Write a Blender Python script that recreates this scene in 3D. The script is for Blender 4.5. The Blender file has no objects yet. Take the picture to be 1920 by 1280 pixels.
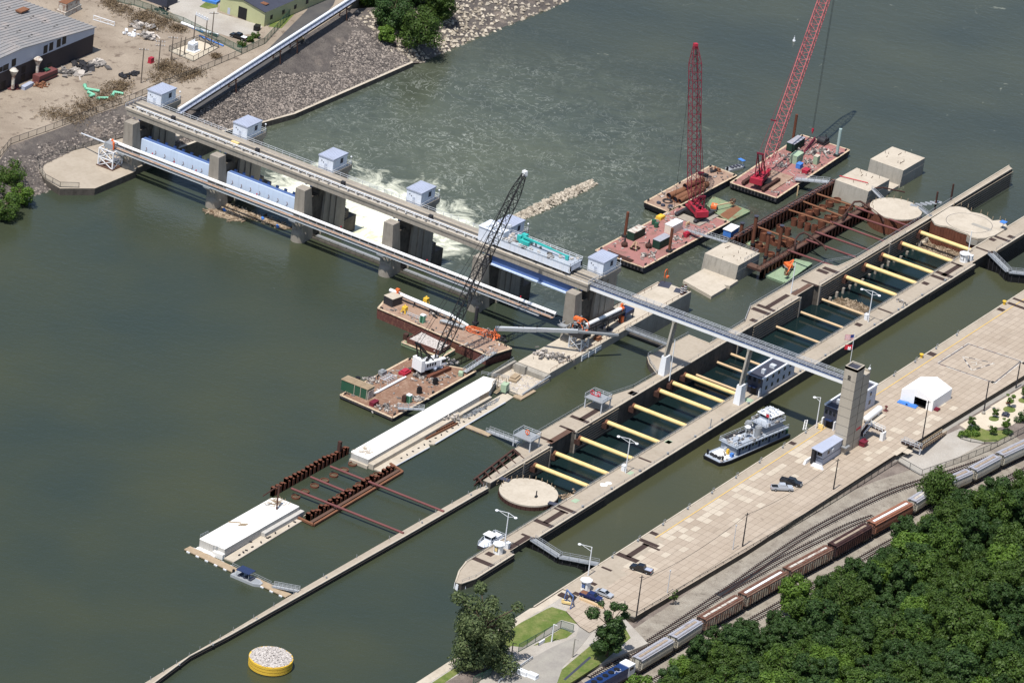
import bpy, bmesh, math, random
from mathutils import Vector, Matrix
R = math.radians
rnd = random.Random(7)
SC = bpy.context.scene
COL = SC.collection

# ---------------------------------------------------------------- camera (a long lens from the air), sky, sun, exposure
F_PX = 9000.0
PITCH, ROLL, HEAD = R(25.32), R(7.174), R(59.92)
fw = Vector((math.sin(HEAD)*math.cos(PITCH), math.cos(HEAD)*math.cos(PITCH), -math.sin(PITCH)))
_rt = Vector((math.cos(HEAD), -math.sin(HEAD), 0)); _up = _rt.cross(fw)
RT = math.cos(ROLL)*_rt + math.sin(ROLL)*_up
UP = -math.sin(ROLL)*_rt + math.cos(ROLL)*_up
CAM = -1330.0*fw
cd = bpy.data.cameras.new("camera"); cam = bpy.data.objects.new("camera", cd); COL.objects.link(cam)
cd.sensor_width = 36.0; cd.lens = F_PX/1920*36.0; cd.clip_start = 5; cd.clip_end = 8000
m = Matrix((RT, UP, -fw)).transposed().to_4x4(); m.translation = CAM
cam.matrix_world = m
SC.camera = cam

SUN_DIR = Vector((-0.42, 0.0, 1.0)).normalized()          # towards the sun
w = bpy.data.worlds.new("World"); SC.world = w; w.use_nodes = True
nt = w.node_tree; nt.nodes.clear()
sky = nt.nodes.new('ShaderNodeTexSky'); sky.sky_type = 'NISHITA'; sky.sun_disc = False
sky.sun_elevation = math.asin(SUN_DIR.z); sky.sun_rotation = math.atan2(SUN_DIR.x, SUN_DIR.y)
sky.air_density = 1.0; sky.dust_density = 1.0; sky.altitude = 250
bg = nt.nodes.new('ShaderNodeBackground'); bg.inputs[1].default_value = 0.11
wo = nt.nodes.new('ShaderNodeOutputWorld')
nt.links.new(sky.outputs[0], bg.inputs[0]); nt.links.new(bg.outputs[0], wo.inputs[0])
sl = bpy.data.lights.new("sun", 'SUN'); so = bpy.data.objects.new("sun", sl); COL.objects.link(so)
sl.energy = 4.8; sl.angle = R(0.53); sl.color = (1.0, 0.955, 0.89)
so.rotation_euler = SUN_DIR.to_track_quat('Z', 'Y').to_euler()
SC.view_settings.view_transform = 'Standard'; SC.view_settings.look = 'None'
SC.view_settings.exposure = 0.12; SC.view_settings.gamma = 1.0
SC.cycles.max_bounces = 6

# ---------------------------------------------------------------- survey: where a point of the photograph stands at a known height
ZT = dict(A1=(0,0,2.977),A2=(360,0,2.977),A3=(480,180,2.977),A4=(860,280,3.556),A5=(1100,220,3.764),A6=(1200,0,3.048),A7=(1380,240,3.556),
B1=(620,520,4.571),B2=(900,540,4.2675),B3=(340,680,2.783),B4=(800,780,3.556),B5=(1160,560,3.764),B6=(1500,560,3.764),B7=(840,960,4),B8=(1160,820,2.526),
C1=(260,1080,6.4),C2=(780,860,6.4),C3=(1000,880,6.4),C4=(1560,660,6.4),C5=(1720,600,9.145),C6=(220,160,6.4),C7=(1020,460,6.4),C8=(1720,360,9.145),
D1=(340,900,8),D2=(640,680,5.333),D3=(880,720,5.333),D4=(1560,400,5.333),D5=(1280,420,5.333),D6=(1300,740,8),D7=(1800,720,9.145),D8=(780,1140,6),
E1=(380,270,6.4),E2=(1020,480,8),E3=(960,560,5.169),E4=(1160,280,4.479),E5=(1360,240,5.169),E6=(1360,330,4.977),E7=(0,0,4.715),E8=(200,0,4.2),F=(0,0,1))
def at(t, x, y, z=0.0):
    a, b, s = ZT[t]; x = a+x/s; y = b+y/s
    d = fw + RT*((x-960)/F_PX) - UP*((y-640)/F_PX)
    return CAM + d*((z-CAM.z)/d.z)
def to_px(p):
    v = Vector(p)-CAM; z = v.dot(fw)
    return 960+F_PX*v.dot(RT)/z, 640-F_PX*v.dot(UP)/z
def xy(t, x, y, z=0.0):
    p = at(t, x, y, z); return (p.x, p.y)
ZU, ZC, ZD = -1.8, -3.0, -6.3                              # upper pool, lock chamber, lower pool

# ---------------------------------------------------------------- mesh builder
class MB:
    def __init__(s): s.v = []; s.f = []; s.m = []; s.s = []; s.k = []
    def add(s, vs, fs, mi=0, smooth=False):
        o = len(s.v); s.v += [tuple(p) for p in vs]; s.k.append((o, len(s.v), len(s.f), len(s.f)+len(fs)))
        for f in fs: s.f.append([o+i for i in f]); s.m.append(mi); s.s.append(smooth)
    def bx(s, x0, x1, y0, y1, z0, z1, mi=0):
        s.add([(x0,y0,z0),(x1,y0,z0),(x1,y1,z0),(x0,y1,z0),(x0,y0,z1),(x1,y0,z1),(x1,y1,z1),(x0,y1,z1)],
              [(3,2,1,0),(4,5,6,7),(0,1,5,4),(1,2,6,5),(2,3,7,6),(3,0,4,7)], mi)
    def box(s, c, d, rz=0.0, mi=0, rx=0.0, ry=0.0):
        M = Matrix.Rotation(rz,3,'Z') @ Matrix.Rotation(ry,3,'Y') @ Matrix.Rotation(rx,3,'X'); c = Vector(c); vs = []
        for k in range(8):
            q = Vector(((k&1)-.5, ((k>>1)&1)-.5, ((k>>2)&1)-.5)); vs.append(c + M @ Vector((q.x*d[0], q.y*d[1], q.z*d[2])))
        s.add(vs, [(2,3,1,0),(4,5,7,6),(0,1,5,4),(1,3,7,5),(3,2,6,7),(2,0,4,6)], mi)
    def beam(s, p, q, wd, ht=None, mi=0):
        p = Vector(p); q = Vector(q); d = q-p
        if d.length < 1e-4: return
        ht = ht or wd; d.normalize()
        u = d.cross(Vector((0,0,1))); u = Vector((1,0,0)) if u.length < 1e-3 else u.normalized()
        n = u.cross(d); vs = []
        for e in (p, q):
            for a, b in ((-1,-1),(1,-1),(1,1),(-1,1)): vs.append(e + u*(a*wd/2) + n*(b*ht/2))
        s.add(vs, [(0,1,2,3),(7,6,5,4),(0,4,5,1),(1,5,6,2),(2,6,7,3),(3,7,4,0)], mi)
    def cyl(s, p, q, r, n=8, r2=None, mi=0, smooth=True, caps=True):
        p = Vector(p); q = Vector(q); d = (q-p)
        if d.length < 1e-5: return
        d.normalize(); u = d.orthogonal().normalized(); k = d.cross(u); r2 = r if r2 is None else r2
        vs = []
        for e, rr in ((p, r), (q, r2)):
            for i in range(n):
                a = 2*math.pi*i/n; vs.append(e + u*(rr*math.cos(a)) + k*(rr*math.sin(a)))
        s.add(vs, [(i, (i+1)%n, n+(i+1)%n, n+i) for i in range(n)], mi, smooth)
        if caps:
            s.add(vs[:n], [tuple(range(n-1,-1,-1))], mi); s.add(vs[n:], [tuple(range(n))], mi)
    def tube(s, pts, r, n=6, mi=0):
        for a, b in zip(pts, pts[1:]): s.cyl(a, b, r, n, mi=mi)
    def prism(s, pts, z0, z1, mt=0, ms=None, inset=0.0):
        ms = mt if ms is None else ms; n = len(pts)
        A = sum(pts[i][0]*pts[(i+1)%n][1]-pts[(i+1)%n][0]*pts[i][1] for i in range(n))
        if A < 0: pts = pts[::-1]
        vs = [(p[0],p[1],z0) for p in pts]
        zz = z1 if isinstance(z1, (list,tuple)) else [z1]*n
        if A < 0 and isinstance(z1,(list,tuple)): zz = list(z1)[::-1]
        vs += [(p[0],p[1],zz[i]) for i, p in enumerate(pts)]
        s.add(vs, [(i,(i+1)%n,n+(i+1)%n,n+i) for i in range(n)], ms)
        s.add(vs[n:], [tuple(range(n))], mt); s.add(vs[:n], [tuple(range(n-1,-1,-1))], ms)
    def disc(s, c, r, z0, z1, n=48, mt=0, ms=None, r2=None):
        s.prism([(c[0]+r*math.cos(2*math.pi*i/n), c[1]+(r2 or r)*math.sin(2*math.pi*i/n)) for i in range(n)], z0, z1, mt, ms)
    def ell(s, c, rx, ry=None, rz=None, n=10, k=6, mi=0, half=False):
        ry = ry or rx; rz = rz or rx; c = Vector(c); vs = []
        t0 = 0.0 if half else -math.pi/2
        for j in range(k+1):
            t = t0+(math.pi/2-t0)*j/k
            for i in range(n):
                a = 2*math.pi*i/n; vs.append(c+Vector((rx*math.cos(t)*math.cos(a), ry*math.cos(t)*math.sin(a), rz*math.sin(t))))
        s.add(vs, [(j*n+i, j*n+(i+1)%n, (j+1)*n+(i+1)%n, (j+1)*n+i) for j in range(k) for i in range(n)], mi, True)
    def rock(s, c, r, g, mi=0):
        c = Vector(c); vs = []
        for q in ((1,0,0),(-1,0,0),(0,1,0),(0,-1,0),(0,0,1),(0,0,-1)):
            vs.append(c+Vector((q[0]*r*g.uniform(.6,1.3)+g.uniform(-.3,.3)*r, q[1]*r*g.uniform(.6,1.3)+g.uniform(-.3,.3)*r, q[2]*r*g.uniform(.45,.95))))
        s.add(vs, [(0,2,4),(2,1,4),(1,3,4),(3,0,4),(2,0,5),(1,2,5),(3,1,5),(0,3,5)], mi)
    def slab(s, c, d, rz=0.0, mi=0):                       # thin sheet lying 4 mm or so proud of what is below
        s.box((c[0],c[1],c[2]+d[2]/2), d, rz, mi)
    def rail(s, pts, h=1.05, step=2.6, r=.045, rows=(1.0,.52), mi=0):
        pts = [Vector(p) for p in pts]
        for a, b in zip(pts, pts[1:]):
            L = (b-a).length; k = max(1, int(round(L/step)))
            for i in range(k+1):
                p = a.lerp(b, i/k); s.beam(p, p+Vector((0,0,h)), r*2, mi=mi)
            for rr in rows: s.beam(a+Vector((0,0,h*rr)), b+Vector((0,0,h*rr)), r*1.7, mi=mi)
    def build(s, name, mats, parent=None, off=None):
        me = bpy.data.meshes.new(name); off = Vector(off) if off is not None else Vector((0,0,0))
        me.from_pydata([(x-off.x,y-off.y,z-off.z) for x,y,z in s.v], [], s.f)
        if not isinstance(mats, (list,tuple)): mats = [mats]
        for q in mats: me.materials.append(MAT[q] if isinstance(q,str) else q)
        me.polygons.foreach_set('material_index', s.m); me.polygons.foreach_set('use_smooth', s.s)
        me.update()
        o = bpy.data.objects.new(name, me); COL.objects.link(o)
        if parent is not None: o.parent = parent
        else: o.location = off
        return o
def tag(o, label=None, cat=None, group=None, kind=None):
    if label: o['label'] = label
    if cat: o['category'] = cat
    if group: o['group'] = group
    if kind: o['kind'] = kind
    return o
def thing(name, label, cat, loc=(0,0,0), group=None):
    o = bpy.data.objects.new(name, None); COL.objects.link(o); o.location = loc; o.empty_display_size = .5
    return tag(o, label, cat, group)
def root_of(o):
    while o.parent: o = o.parent
    return o
SPLIT = set('post windscreen bracket bollard wheel_truck edge_post gate_rib bearing warning_light light_fitting tyre_fender wall_post mooring_post floor_grate hatch_cover footing trestle rebar_stub anchor_bolt buttress saddle float guide_stub lifting_hook deck_winch towing_bitt lifebuoy bushing insulator nose_fender roof_fan access_plate leg roof_vent ladder_rack tarpaulin stringer gate_recess_cover vent drive_unit'.split())
def pieces(mb):                                            # separate bodies of one mesh, by their bounding boxes
    bb = []
    for a, b, fa, fb in mb.k:
        q = list(zip(*mb.v[a:b])); bb.append([min(c)-.04 for c in q]+[max(c)+.04 for c in q])
    n = len(bb); par = list(range(n))
    def find(i):
        while par[i] != i: par[i] = par[par[i]]; i = par[i]
        return i
    for i in range(n):
        for j in range(i):
            if all(bb[i][k] <= bb[j][k+3] and bb[j][k] <= bb[i][k+3] for k in range(3)): par[find(i)] = find(j)
    out = {}
    for i in range(n):
        m = out.setdefault(find(i), MB()); a, b, fa, fb = mb.k[i]; o = len(m.v); m.v += mb.v[a:b]
        for f in range(fa, fb): m.f.append([x-a+o for x in mb.f[f]]); m.m.append(mb.m[f]); m.s.append(mb.s[f])
    return list(out.values())
def part(t, name, mb, mats, label=None):                   # mesh given in world coordinates, stored relative to the thing
    if name in SPLIT:
        ps = pieces(mb)
        if 1 < len(ps) <= 100:
            for q in ps: o = q.build(name, mats, t, root_of(t).location)
            return o
    o = mb.build(name, mats, t, root_of(t).location)
    if label: o['label'] = label
    return o
def solo(name, label, cat, mb, mats, group=None):
    xs, ys, zs = zip(*mb.v)
    return tag(mb.build(name, mats, None, ((min(xs)+max(xs))/2,(min(ys)+max(ys))/2,min(zs))), label, cat, group)
def struct(name, mb, mats, kind='structure'):
    o = mb.build(name, mats); o['kind'] = kind; return o
def dup(t, loc, rz=None, label=None, group=None, scale=None):
    r = t.copy(); COL.objects.link(r); r.location = loc
    if rz is not None: r.rotation_euler = (0,0,rz)
    if scale: r.scale = scale if isinstance(scale,(tuple,list)) else (scale,)*3
    if label: r['label'] = label
    if group: r['group'] = group
    for ch in list(t.children):
        c = ch.copy(); COL.objects.link(c); c.parent = r
        for g in list(ch.children):
            d = g.copy(); COL.objects.link(d); d.parent = c
    return r
def place(t, loc, rz=0.0): t.location = loc; t.rotation_euler = (0,0,rz); return t
# ---------------------------------------------------------------- materials (all procedural)
MAT = {}
def _nodes(name):
    mt = bpy.data.materials.new(name); mt.use_nodes = True; MAT[name] = mt
    nt = mt.node_tree; return mt, nt, nt.nodes['Principled BSDF']
def N(nt, typ, **kw):
    n = nt.nodes.new(typ)
    for k, v in kw.items():
        if k.startswith('i_'):
            key = k[2:]; key = int(key) if key.isdigit() else key.replace('_',' ')
            if isinstance(v, bpy.types.NodeSocket): nt.links.new(v, n.inputs[key])
            else: n.inputs[key].default_value = v
        else: setattr(n, k, v)
    return n
def mixc(nt, fac, a, b, bt='MIX'):
    n = nt.nodes.new('ShaderNodeMix'); n.data_type = 'RGBA'; n.blend_type = bt
    for k, v in ((0,fac),(6,a),(7,b)):
        if isinstance(v, bpy.types.NodeSocket): nt.links.new(v, n.inputs[k])
        else: n.inputs[k].default_value = (*v,1) if isinstance(v,(tuple,list)) and len(v)==3 else v
    return n.outputs[2]
def math_(nt, op, a, b=0.0, c=None):
    n = nt.nodes.new('ShaderNodeMath'); n.operation = op
    for k, v in ((0,a),(1,b)) + (((2,c),) if c is not None else ()):
        if isinstance(v, bpy.types.NodeSocket): nt.links.new(v, n.inputs[k])
        else: n.inputs[k].default_value = v
    return n.outputs[0]
def ramp(nt, v, lo, hi):
    n = nt.nodes.new('ShaderNodeMapRange'); nt.links.new(v, n.inputs[0]); n.inputs[1].default_value = lo; n.inputs[2].default_value = hi
    n.clamp = True; return n.outputs[0]
def pos(nt, scale=(1,1,1)):
    g = nt.nodes.new('ShaderNodeNewGeometry'); mp = nt.nodes.new('ShaderNodeMapping'); mp.vector_type = 'POINT'
    nt.links.new(g.outputs['Position'], mp.inputs[0]); mp.inputs['Scale'].default_value = scale; return mp.outputs[0]
def noise(nt, vec, scale, detail=3.0, rough=.55, dist=0.0):
    n = N(nt, 'ShaderNodeTexNoise', i_Scale=scale, i_Detail=detail, i_Roughness=rough, i_Distortion=dist); nt.links.new(vec, n.inputs['Vector']); return n.outputs[0]
def pm(name, col, rough=.75, metal=0.0, dirt=(.5,.45,.4), amt=.35, s1=.25, s2=2.2, streak=0.0, spec=.3, coat=0.0):
    """paint, concrete or steel: base colour, worn by large and fine noise, optional vertical run-off streaks"""
    mt, nt, b = _nodes(name); p = pos(nt)
    a = ramp(nt, noise(nt, p, s1, 4), .42, .7); f = ramp(nt, noise(nt, p, s2, 3), .45, .72)
    k = math_(nt, 'MULTIPLY', math_(nt, 'ADD', math_(nt,'MULTIPLY',a,.6), math_(nt,'MULTIPLY',f,.5)), amt)
    c = mixc(nt, k, col, tuple(x*y for x, y in zip(col, dirt)))
    if streak:
        st = ramp(nt, noise(nt, pos(nt, (1.1,1.1,.06)), 1.0, 4), .5, .72)
        c = mixc(nt, math_(nt,'MULTIPLY',st,streak), c, tuple(x*.35 for x in col))
    nt.links.new(c, b.inputs['Base Color']); b.inputs['Roughness'].default_value = rough; b.inputs['Metallic'].default_value = metal
    b.inputs['Specular IOR Level'].default_value = spec
    if coat: b.inputs['Coat Weight'].default_value = coat
    return mt
def rust_over(name, col, rust=(.16,.07,.035), amt=.5, s=.5, rough=.8, thr=.5):
    mt, nt, b = _nodes(name); p = pos(nt)
    wear = ramp(nt, noise(nt, p, s*3.1, 5, .7, .5), .5, .7)
    k = ramp(nt, noise(nt, p, s, 5, .65), thr, thr+.16)
    c = mixc(nt, math_(nt,'MULTIPLY',k,amt), col, rust)
    c = mixc(nt, math_(nt,'MULTIPLY',wear,.35), c, tuple(min(.7,x*1.5+.05) for x in rust))
    c = mixc(nt, math_(nt,'MULTIPLY',ramp(nt, noise(nt,p,3.0,3),.4,.7),.35), c, tuple(x*.45 for x in col))
    nt.links.new(c, b.inputs['Base Color']); b.inputs['Roughness'].default_value = rough; b.inputs['Specular IOR Level'].default_value = .25
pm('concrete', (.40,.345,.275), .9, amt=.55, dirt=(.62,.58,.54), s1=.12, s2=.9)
pm('concrete_form_shaded', (.50,.485,.455), .9, amt=.35, streak=.2); pm('tower_concrete', (.45,.405,.335), .9, amt=.3, dirt=(.7,.68,.66), s1=.2, streak=.2); pm('boat_grey', (.27,.305,.36), .6, amt=.25, dirt=(.6,.6,.6)); pm('boat_deck', (.37,.415,.48), .6, amt=.3)  # formed sides of the white monoliths, greyed to carry their shade in the colour
pm('concrete_grey', (.34,.305,.26), .9, amt=.6, dirt=(.6,.6,.58), s1=.15, s2=.9, streak=.35)
pm('concrete_new', (.80,.785,.745), .85, amt=.3, dirt=(.7,.67,.62), s1=.15, s2=.8)
pm('concrete_cream', (.52,.46,.375), .9, amt=.55, dirt=(.6,.57,.52), s1=.2, s2=1.2)
pm('concrete_side', (.36,.335,.29), .9, amt=.5, dirt=(.6,.58,.55), s1=.2, streak=.45)
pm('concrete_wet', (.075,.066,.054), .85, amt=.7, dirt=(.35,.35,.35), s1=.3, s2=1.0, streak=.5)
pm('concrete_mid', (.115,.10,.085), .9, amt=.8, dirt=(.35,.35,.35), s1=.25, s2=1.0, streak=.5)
pm('armour_steel', (.045,.04,.036), .7, amt=.5)
pm('armour_tan', (.34,.285,.215), .8, amt=.5)
pm('grating', (.055,.035,.03), .85, amt=.5)
pm('grating_rust', (.13,.075,.055), .85, amt=.6, s2=3)
pm('white_paint', (.78,.8,.83), .5, amt=.14, dirt=(.7,.68,.64))
pm('white_bright', (.85,.86,.86), .45, amt=.08)
pm('blue_white', (.72,.77,.86), .5, amt=.25, dirt=(.72,.7,.68), streak=.25)
pm('roof_bluegrey', (.40,.44,.55), .55, amt=.25)
pm('wall_bluegrey', (.44,.48,.57), .6, amt=.25, dirt=(.7,.7,.72))
pm('gate_blue', (.62,.73,.90), .5, amt=.2, dirt=(.7,.72,.8), streak=.15)
pm('deep_blue', (.10,.17,.38), .5, amt=.3)
pm('dark_slate', (.055,.06,.085), .7, amt=.4)
pm('grey_metal', (.34,.36,.38), .5, metal=.2, amt=.3)
pm('dark_steel', (.035,.035,.04), .6, amt=.3)
pm('black_steel', (.014,.014,.016), .5, amt=.3)
pm('pole_grey', (.55,.58,.62), .5, amt=.2)
pm('pole_dark', (.03,.03,.036), .6, amt=.2)
pm('wood_pole', (.17,.14,.115), .9, amt=.4)
pm('timber', (.40,.31,.21), .9, amt=.5, s1=.7)
pm('rust', (.165,.062,.036), .9, amt=.65, dirt=(.45,.42,.45), s1=.5, s2=3, streak=.3)
pm('rust_dark', (.075,.036,.028), .9, amt=.6, dirt=(.4,.4,.45), s1=.4, s2=3, streak=.3)
pm('rust_pale', (.22,.10,.055), .9, amt=.5, s2=2)
pm('strut_red', (.17,.062,.06), .7, amt=.4)
pm('strut_yellow', (.80,.61,.27), .6, amt=.4, s2=1.2, streak=.12, dirt=(.6,.5,.4), s1=.4)
pm('strut_tan', (.62,.46,.28), .7, amt=.4)
pm('yellow', (.78,.50,.06), .6, amt=.25)
pm('crane_red', (.40,.03,.055), .5, amt=.4)
pm('crane_dark_red', (.17,.018,.035), .55, amt=.35)
pm('boom_pink', (.50,.13,.14), .6, amt=.3)
pm('orange', (.78,.17,.05), .5, amt=.25)
pm('teal', (.05,.45,.42), .5, amt=.25)
pm('mint', (.22,.55,.38), .6, amt=.3)
pm('green', (.03,.10,.06), .6, amt=.3)
pm('green_box', (.017,.05,.035), .55, amt=.3)
pm('green_pale', (.36,.47,.33), .7, amt=.4)
pm('porta_green', (.16,.42,.27), .5, amt=.2)
pm('blue_cloth', (.07,.22,.62), .6, amt=.2)
pm('navy', (.025,.04,.10), .45, amt=.2)
pm('hull_black', (.02,.021,.026), .6, amt=.5, dirt=(2.2,2.0,1.9), s1=.3, streak=.2)
pm('canvas', (.9,.9,.9), .8, amt=.05)
pm('cream_trailer', (.72,.67,.57), .6, amt=.2)
pm('brick_dark', (.06,.05,.052), .9, amt=.3)
pm('olive_wall', (.46,.47,.27), .7, amt=.2)
pm('boat_alu', (.5,.52,.54), .4, metal=.3, amt=.2)
pm('rubber', (.012,.012,.013), .85, amt=.2)
pm('red', (.55,.03,.05), .5, amt=.15)
pm('flag_blue', (.03,.05,.22), .7, amt=.1)
rust_over('deck_red', (.36,.165,.15), (.21,.125,.10), .8, .3)
rust_over('deck_brown', (.235,.135,.09), (.36,.25,.18), .75, .4)
rust_over('deck_tan', (.36,.25,.185), (.20,.11,.075), .65, .4)
pm('pile_turquoise', (.36,.47,.45), .7, amt=.4); rust_over('deck_green', (.22,.29,.17), (.22,.12,.065), .85, .3, thr=.5)
rust_over('deck_green_clean', (.27,.37,.24), (.2,.24,.16), .5, .5)
rust_over('deck_edge', (.60,.48,.34), (.25,.13,.07), .7, .9)
rust_over('barge_side', (.12,.045,.038), (.30,.15,.08), .5, .6, thr=.55)
rust_over('hull_slate', (.048,.05,.058), (.13,.09,.07), .5, .5)
rust_over('cargo_white', (.6,.58,.52), (.20,.08,.045), .85, .7, thr=.47)
rust_over('car_cream', (.58,.55,.46), (.30,.2,.13), .5, .35, thr=.55)
rust_over('car_rust', (.14,.062,.042), (.24,.17,.13), .5, .6)
rust_over('car_maroon', (.045,.022,.022), (.09,.04,.03), .6, .5)
rust_over('car_orange', (.30,.125,.075), (.22,.14,.11), .7, .35)
rust_over('car_ribbed', (.36,.32,.26), (.18,.075,.045), .85, .6, thr=.44)
rust_over('car_roof', (.36,.37,.42), (.26,.17,.12), .6, .5, thr=.55)
rust_over('hatch_tan', (.36,.29,.22), (.2,.14,.1), .5, .8)
rust_over('roof_metal', (.27,.265,.265), (.34,.27,.23), .35, .05, thr=.6)
pm('car_blue', (.015,.04,.14), .4, amt=.15, coat=.3)
def glossy(name, col, rough=.25, coat=.6):
    mt, nt, b = _nodes(name); b.inputs['Base Color'].default_value = (*col,1); b.inputs['Roughness'].default_value = rough; b.inputs['Coat Weight'].default_value = coat
glossy('paint_black', (.008,.009,.012)); glossy('paint_navy', (.012,.022,.10)); glossy('paint_white', (.7,.7,.7)); glossy('paint_silver', (.42,.45,.5))
glossy('paint_charcoal', (.016,.018,.024)); glossy('glass', (.012,.016,.022), .08, 0)
def ground(name, c1, c2, s=.15, c3=None, s3=.6, t3=.56, fine=.35, bump=0):
    mt, nt, b = _nodes(name); p = pos(nt)
    c = mixc(nt, ramp(nt, noise(nt,p,s,5,.6), .38,.64), c1, c2)
    if c3: c = mixc(nt, math_(nt,'MULTIPLY',ramp(nt, noise(nt,p,s3,5,.65), t3,t3+.1),.9), c, c3)
    c = mixc(nt, math_(nt,'MULTIPLY',ramp(nt, noise(nt,p,2.6,3,.7), .4,.7),fine), c, tuple(x*.45 for x in c1))
    nt.links.new(c, b.inputs['Base Color']); b.inputs['Roughness'].default_value = .95; b.inputs['Specular IOR Level'].default_value = .1
    if bump:
        bp = N(nt,'ShaderNodeBump', i_Strength=bump, i_Distance=.6); nt.links.new(noise(nt,p,1.6,4,.7), bp.inputs['Height']); nt.links.new(bp.outputs[0], b.inputs['Normal'])
ground('dirt', (.375,.315,.25), (.275,.225,.175), .07, (.15,.115,.09), .3, .56, .4, .3)
ground('dirt_path', (.43,.345,.265), (.35,.28,.22), .2, None, fine=.2)
ground('gravel_pale', (.46,.43,.385), (.38,.345,.3), .12, None, fine=.3, bump=.3)
ground('gravel_dark', (.16,.13,.115), (.26,.22,.19), .2, None, fine=.4, bump=.4)
ground('ballast', (.37,.335,.28), (.27,.235,.195), .25, (.15,.13,.11), .5, .6, .55, .5)
ground('riprap_bed', (.165,.145,.13), (.10,.088,.084), .25, (.29,.24,.20), .09, .58, .6, .8)
ground('asphalt', (.085,.083,.085), (.11,.105,.1), .2, None, fine=.2)
ground('asphalt_pale', (.30,.28,.255), (.36,.34,.30), .2, None, fine=.2)
ground('lawn', (.115,.165,.04), (.20,.215,.075), .3, (.28,.24,.13), .35, .6, .4, .3)
ground('hill_soil', (.05,.045,.03), (.03,.05,.015), .2, None, fine=.4, bump=.5)
ground('sand', (.60,.53,.42), (.54,.47,.37), .3, None, fine=.1)
ground('weeds', (.10,.075,.05), (.17,.13,.085), .5, (.06,.075,.025), .7, .58, .5, .8)
def rocks(name, a, b2):
    mt, nt, b = _nodes(name); g = nt.nodes.new('ShaderNodeNewGeometry')
    c = mixc(nt, g.outputs['Random Per Island'], a, b2); nt.links.new(c, b.inputs['Base Color']); b.inputs['Roughness'].default_value = .95; b.inputs['Specular IOR Level'].default_value=.15
rocks('riprap', (.055,.05,.05), (.36,.31,.27)); rocks('riprap_tan', (.24,.205,.16), (.56,.50,.41)); rocks('gravel_grey', (.34,.31,.29), (.62,.58,.55)); rocks('driftwood', (.10,.065,.04), (.50,.40,.29))
rocks('clutter', (.05,.05,.055), (.55,.5,.45)); rocks('weed_leaf', (.085,.06,.042), (.24,.18,.11)); pm('slab_new', (.52,.455,.365), .9, amt=.3)
def leaf(name, a, b2, c2):
    mt, nt, b = _nodes(name); g = nt.nodes.new('ShaderNodeNewGeometry'); oi = nt.nodes.new('ShaderNodeObjectInfo')
    c = mixc(nt, g.outputs['Random Per Island'], a, b2); c = mixc(nt, math_(nt,'MULTIPLY',oi.outputs['Random'],.55), c, c2)
    nt.links.new(c, b.inputs['Base Color']); b.inputs['Roughness'].default_value = .55; b.inputs['Specular IOR Level'].default_value = .25
    tr = N(nt,'ShaderNodeBsdfTranslucent'); nt.links.new(c, tr.inputs[0]); ms = N(nt,'ShaderNodeMixShader', i_0=.25)
    nt.links.new(b.outputs[0], ms.inputs[1]); nt.links.new(tr.outputs[0], ms.inputs[2]); nt.links.new(ms.outputs[0], nt.nodes['Material Output'].inputs[0])
leaf('leaf_mid', (.034,.075,.012), (.105,.175,.03), (.045,.075,.016)); leaf('leaf_dark', (.024,.056,.015), (.066,.122,.032), (.036,.07,.016))
leaf('leaf_bright', (.065,.135,.017), (.16,.255,.042), (.075,.135,.017)); leaf('leaf_grey', (.045,.072,.026), (.155,.195,.08), (.055,.08,.03))
pm('bark', (.10,.075,.05), .95, amt=.5)
def slabs():
    mt, nt, b = _nodes('slabs'); p = pos(nt)
    br = N(nt,'ShaderNodeTexBrick', i_Scale=1.0, i_Mortar_Size=.05, i_Brick_Width=3.0, i_Row_Height=1.85, i_Bias=0.0, offset=0.0)
    nt.links.new(p, br.inputs['Vector']); br.inputs['Color1'].default_value=(0,0,0,1); br.inputs['Color2'].default_value=(1,1,1,1); br.inputs['Mortar'].default_value=(0,0,0,1); br.inputs['Mortar Smooth'].default_value=.2
    c = mixc(nt, br.outputs['Color'], (.385,.318,.25), (.44,.37,.295))
    c = mixc(nt, math_(nt,'MULTIPLY',ramp(nt,noise(nt,p,.06,5,.6),.45,.7),.55), c, (.34,.275,.21))
    c = mixc(nt, math_(nt,'MULTIPLY',ramp(nt,noise(nt,p,1.6,3),.5,.75),.25), c, (.30,.25,.2))
    c = mixc(nt, math_(nt,'MULTIPLY',br.outputs['Fac'],.75), c, (.15,.115,.09))
    c = mixc(nt, math_(nt,'MULTIPLY',ramp(nt,noise(nt,pos(nt,(.25,1.6,1)),.35,4,.65,.4),.58,.74),.38), c, (.2,.165,.13))
    c = mixc(nt, math_(nt,'MULTIPLY',ramp(nt,noise(nt,p,.33,2,.4),.70,.78),.5), c, (.16,.13,.105))
    nt.links.new(c, b.inputs['Base Color']); b.inputs['Roughness'].default_value=.9; b.inputs['Specular IOR Level'].default_value=.2
slabs()
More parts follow.
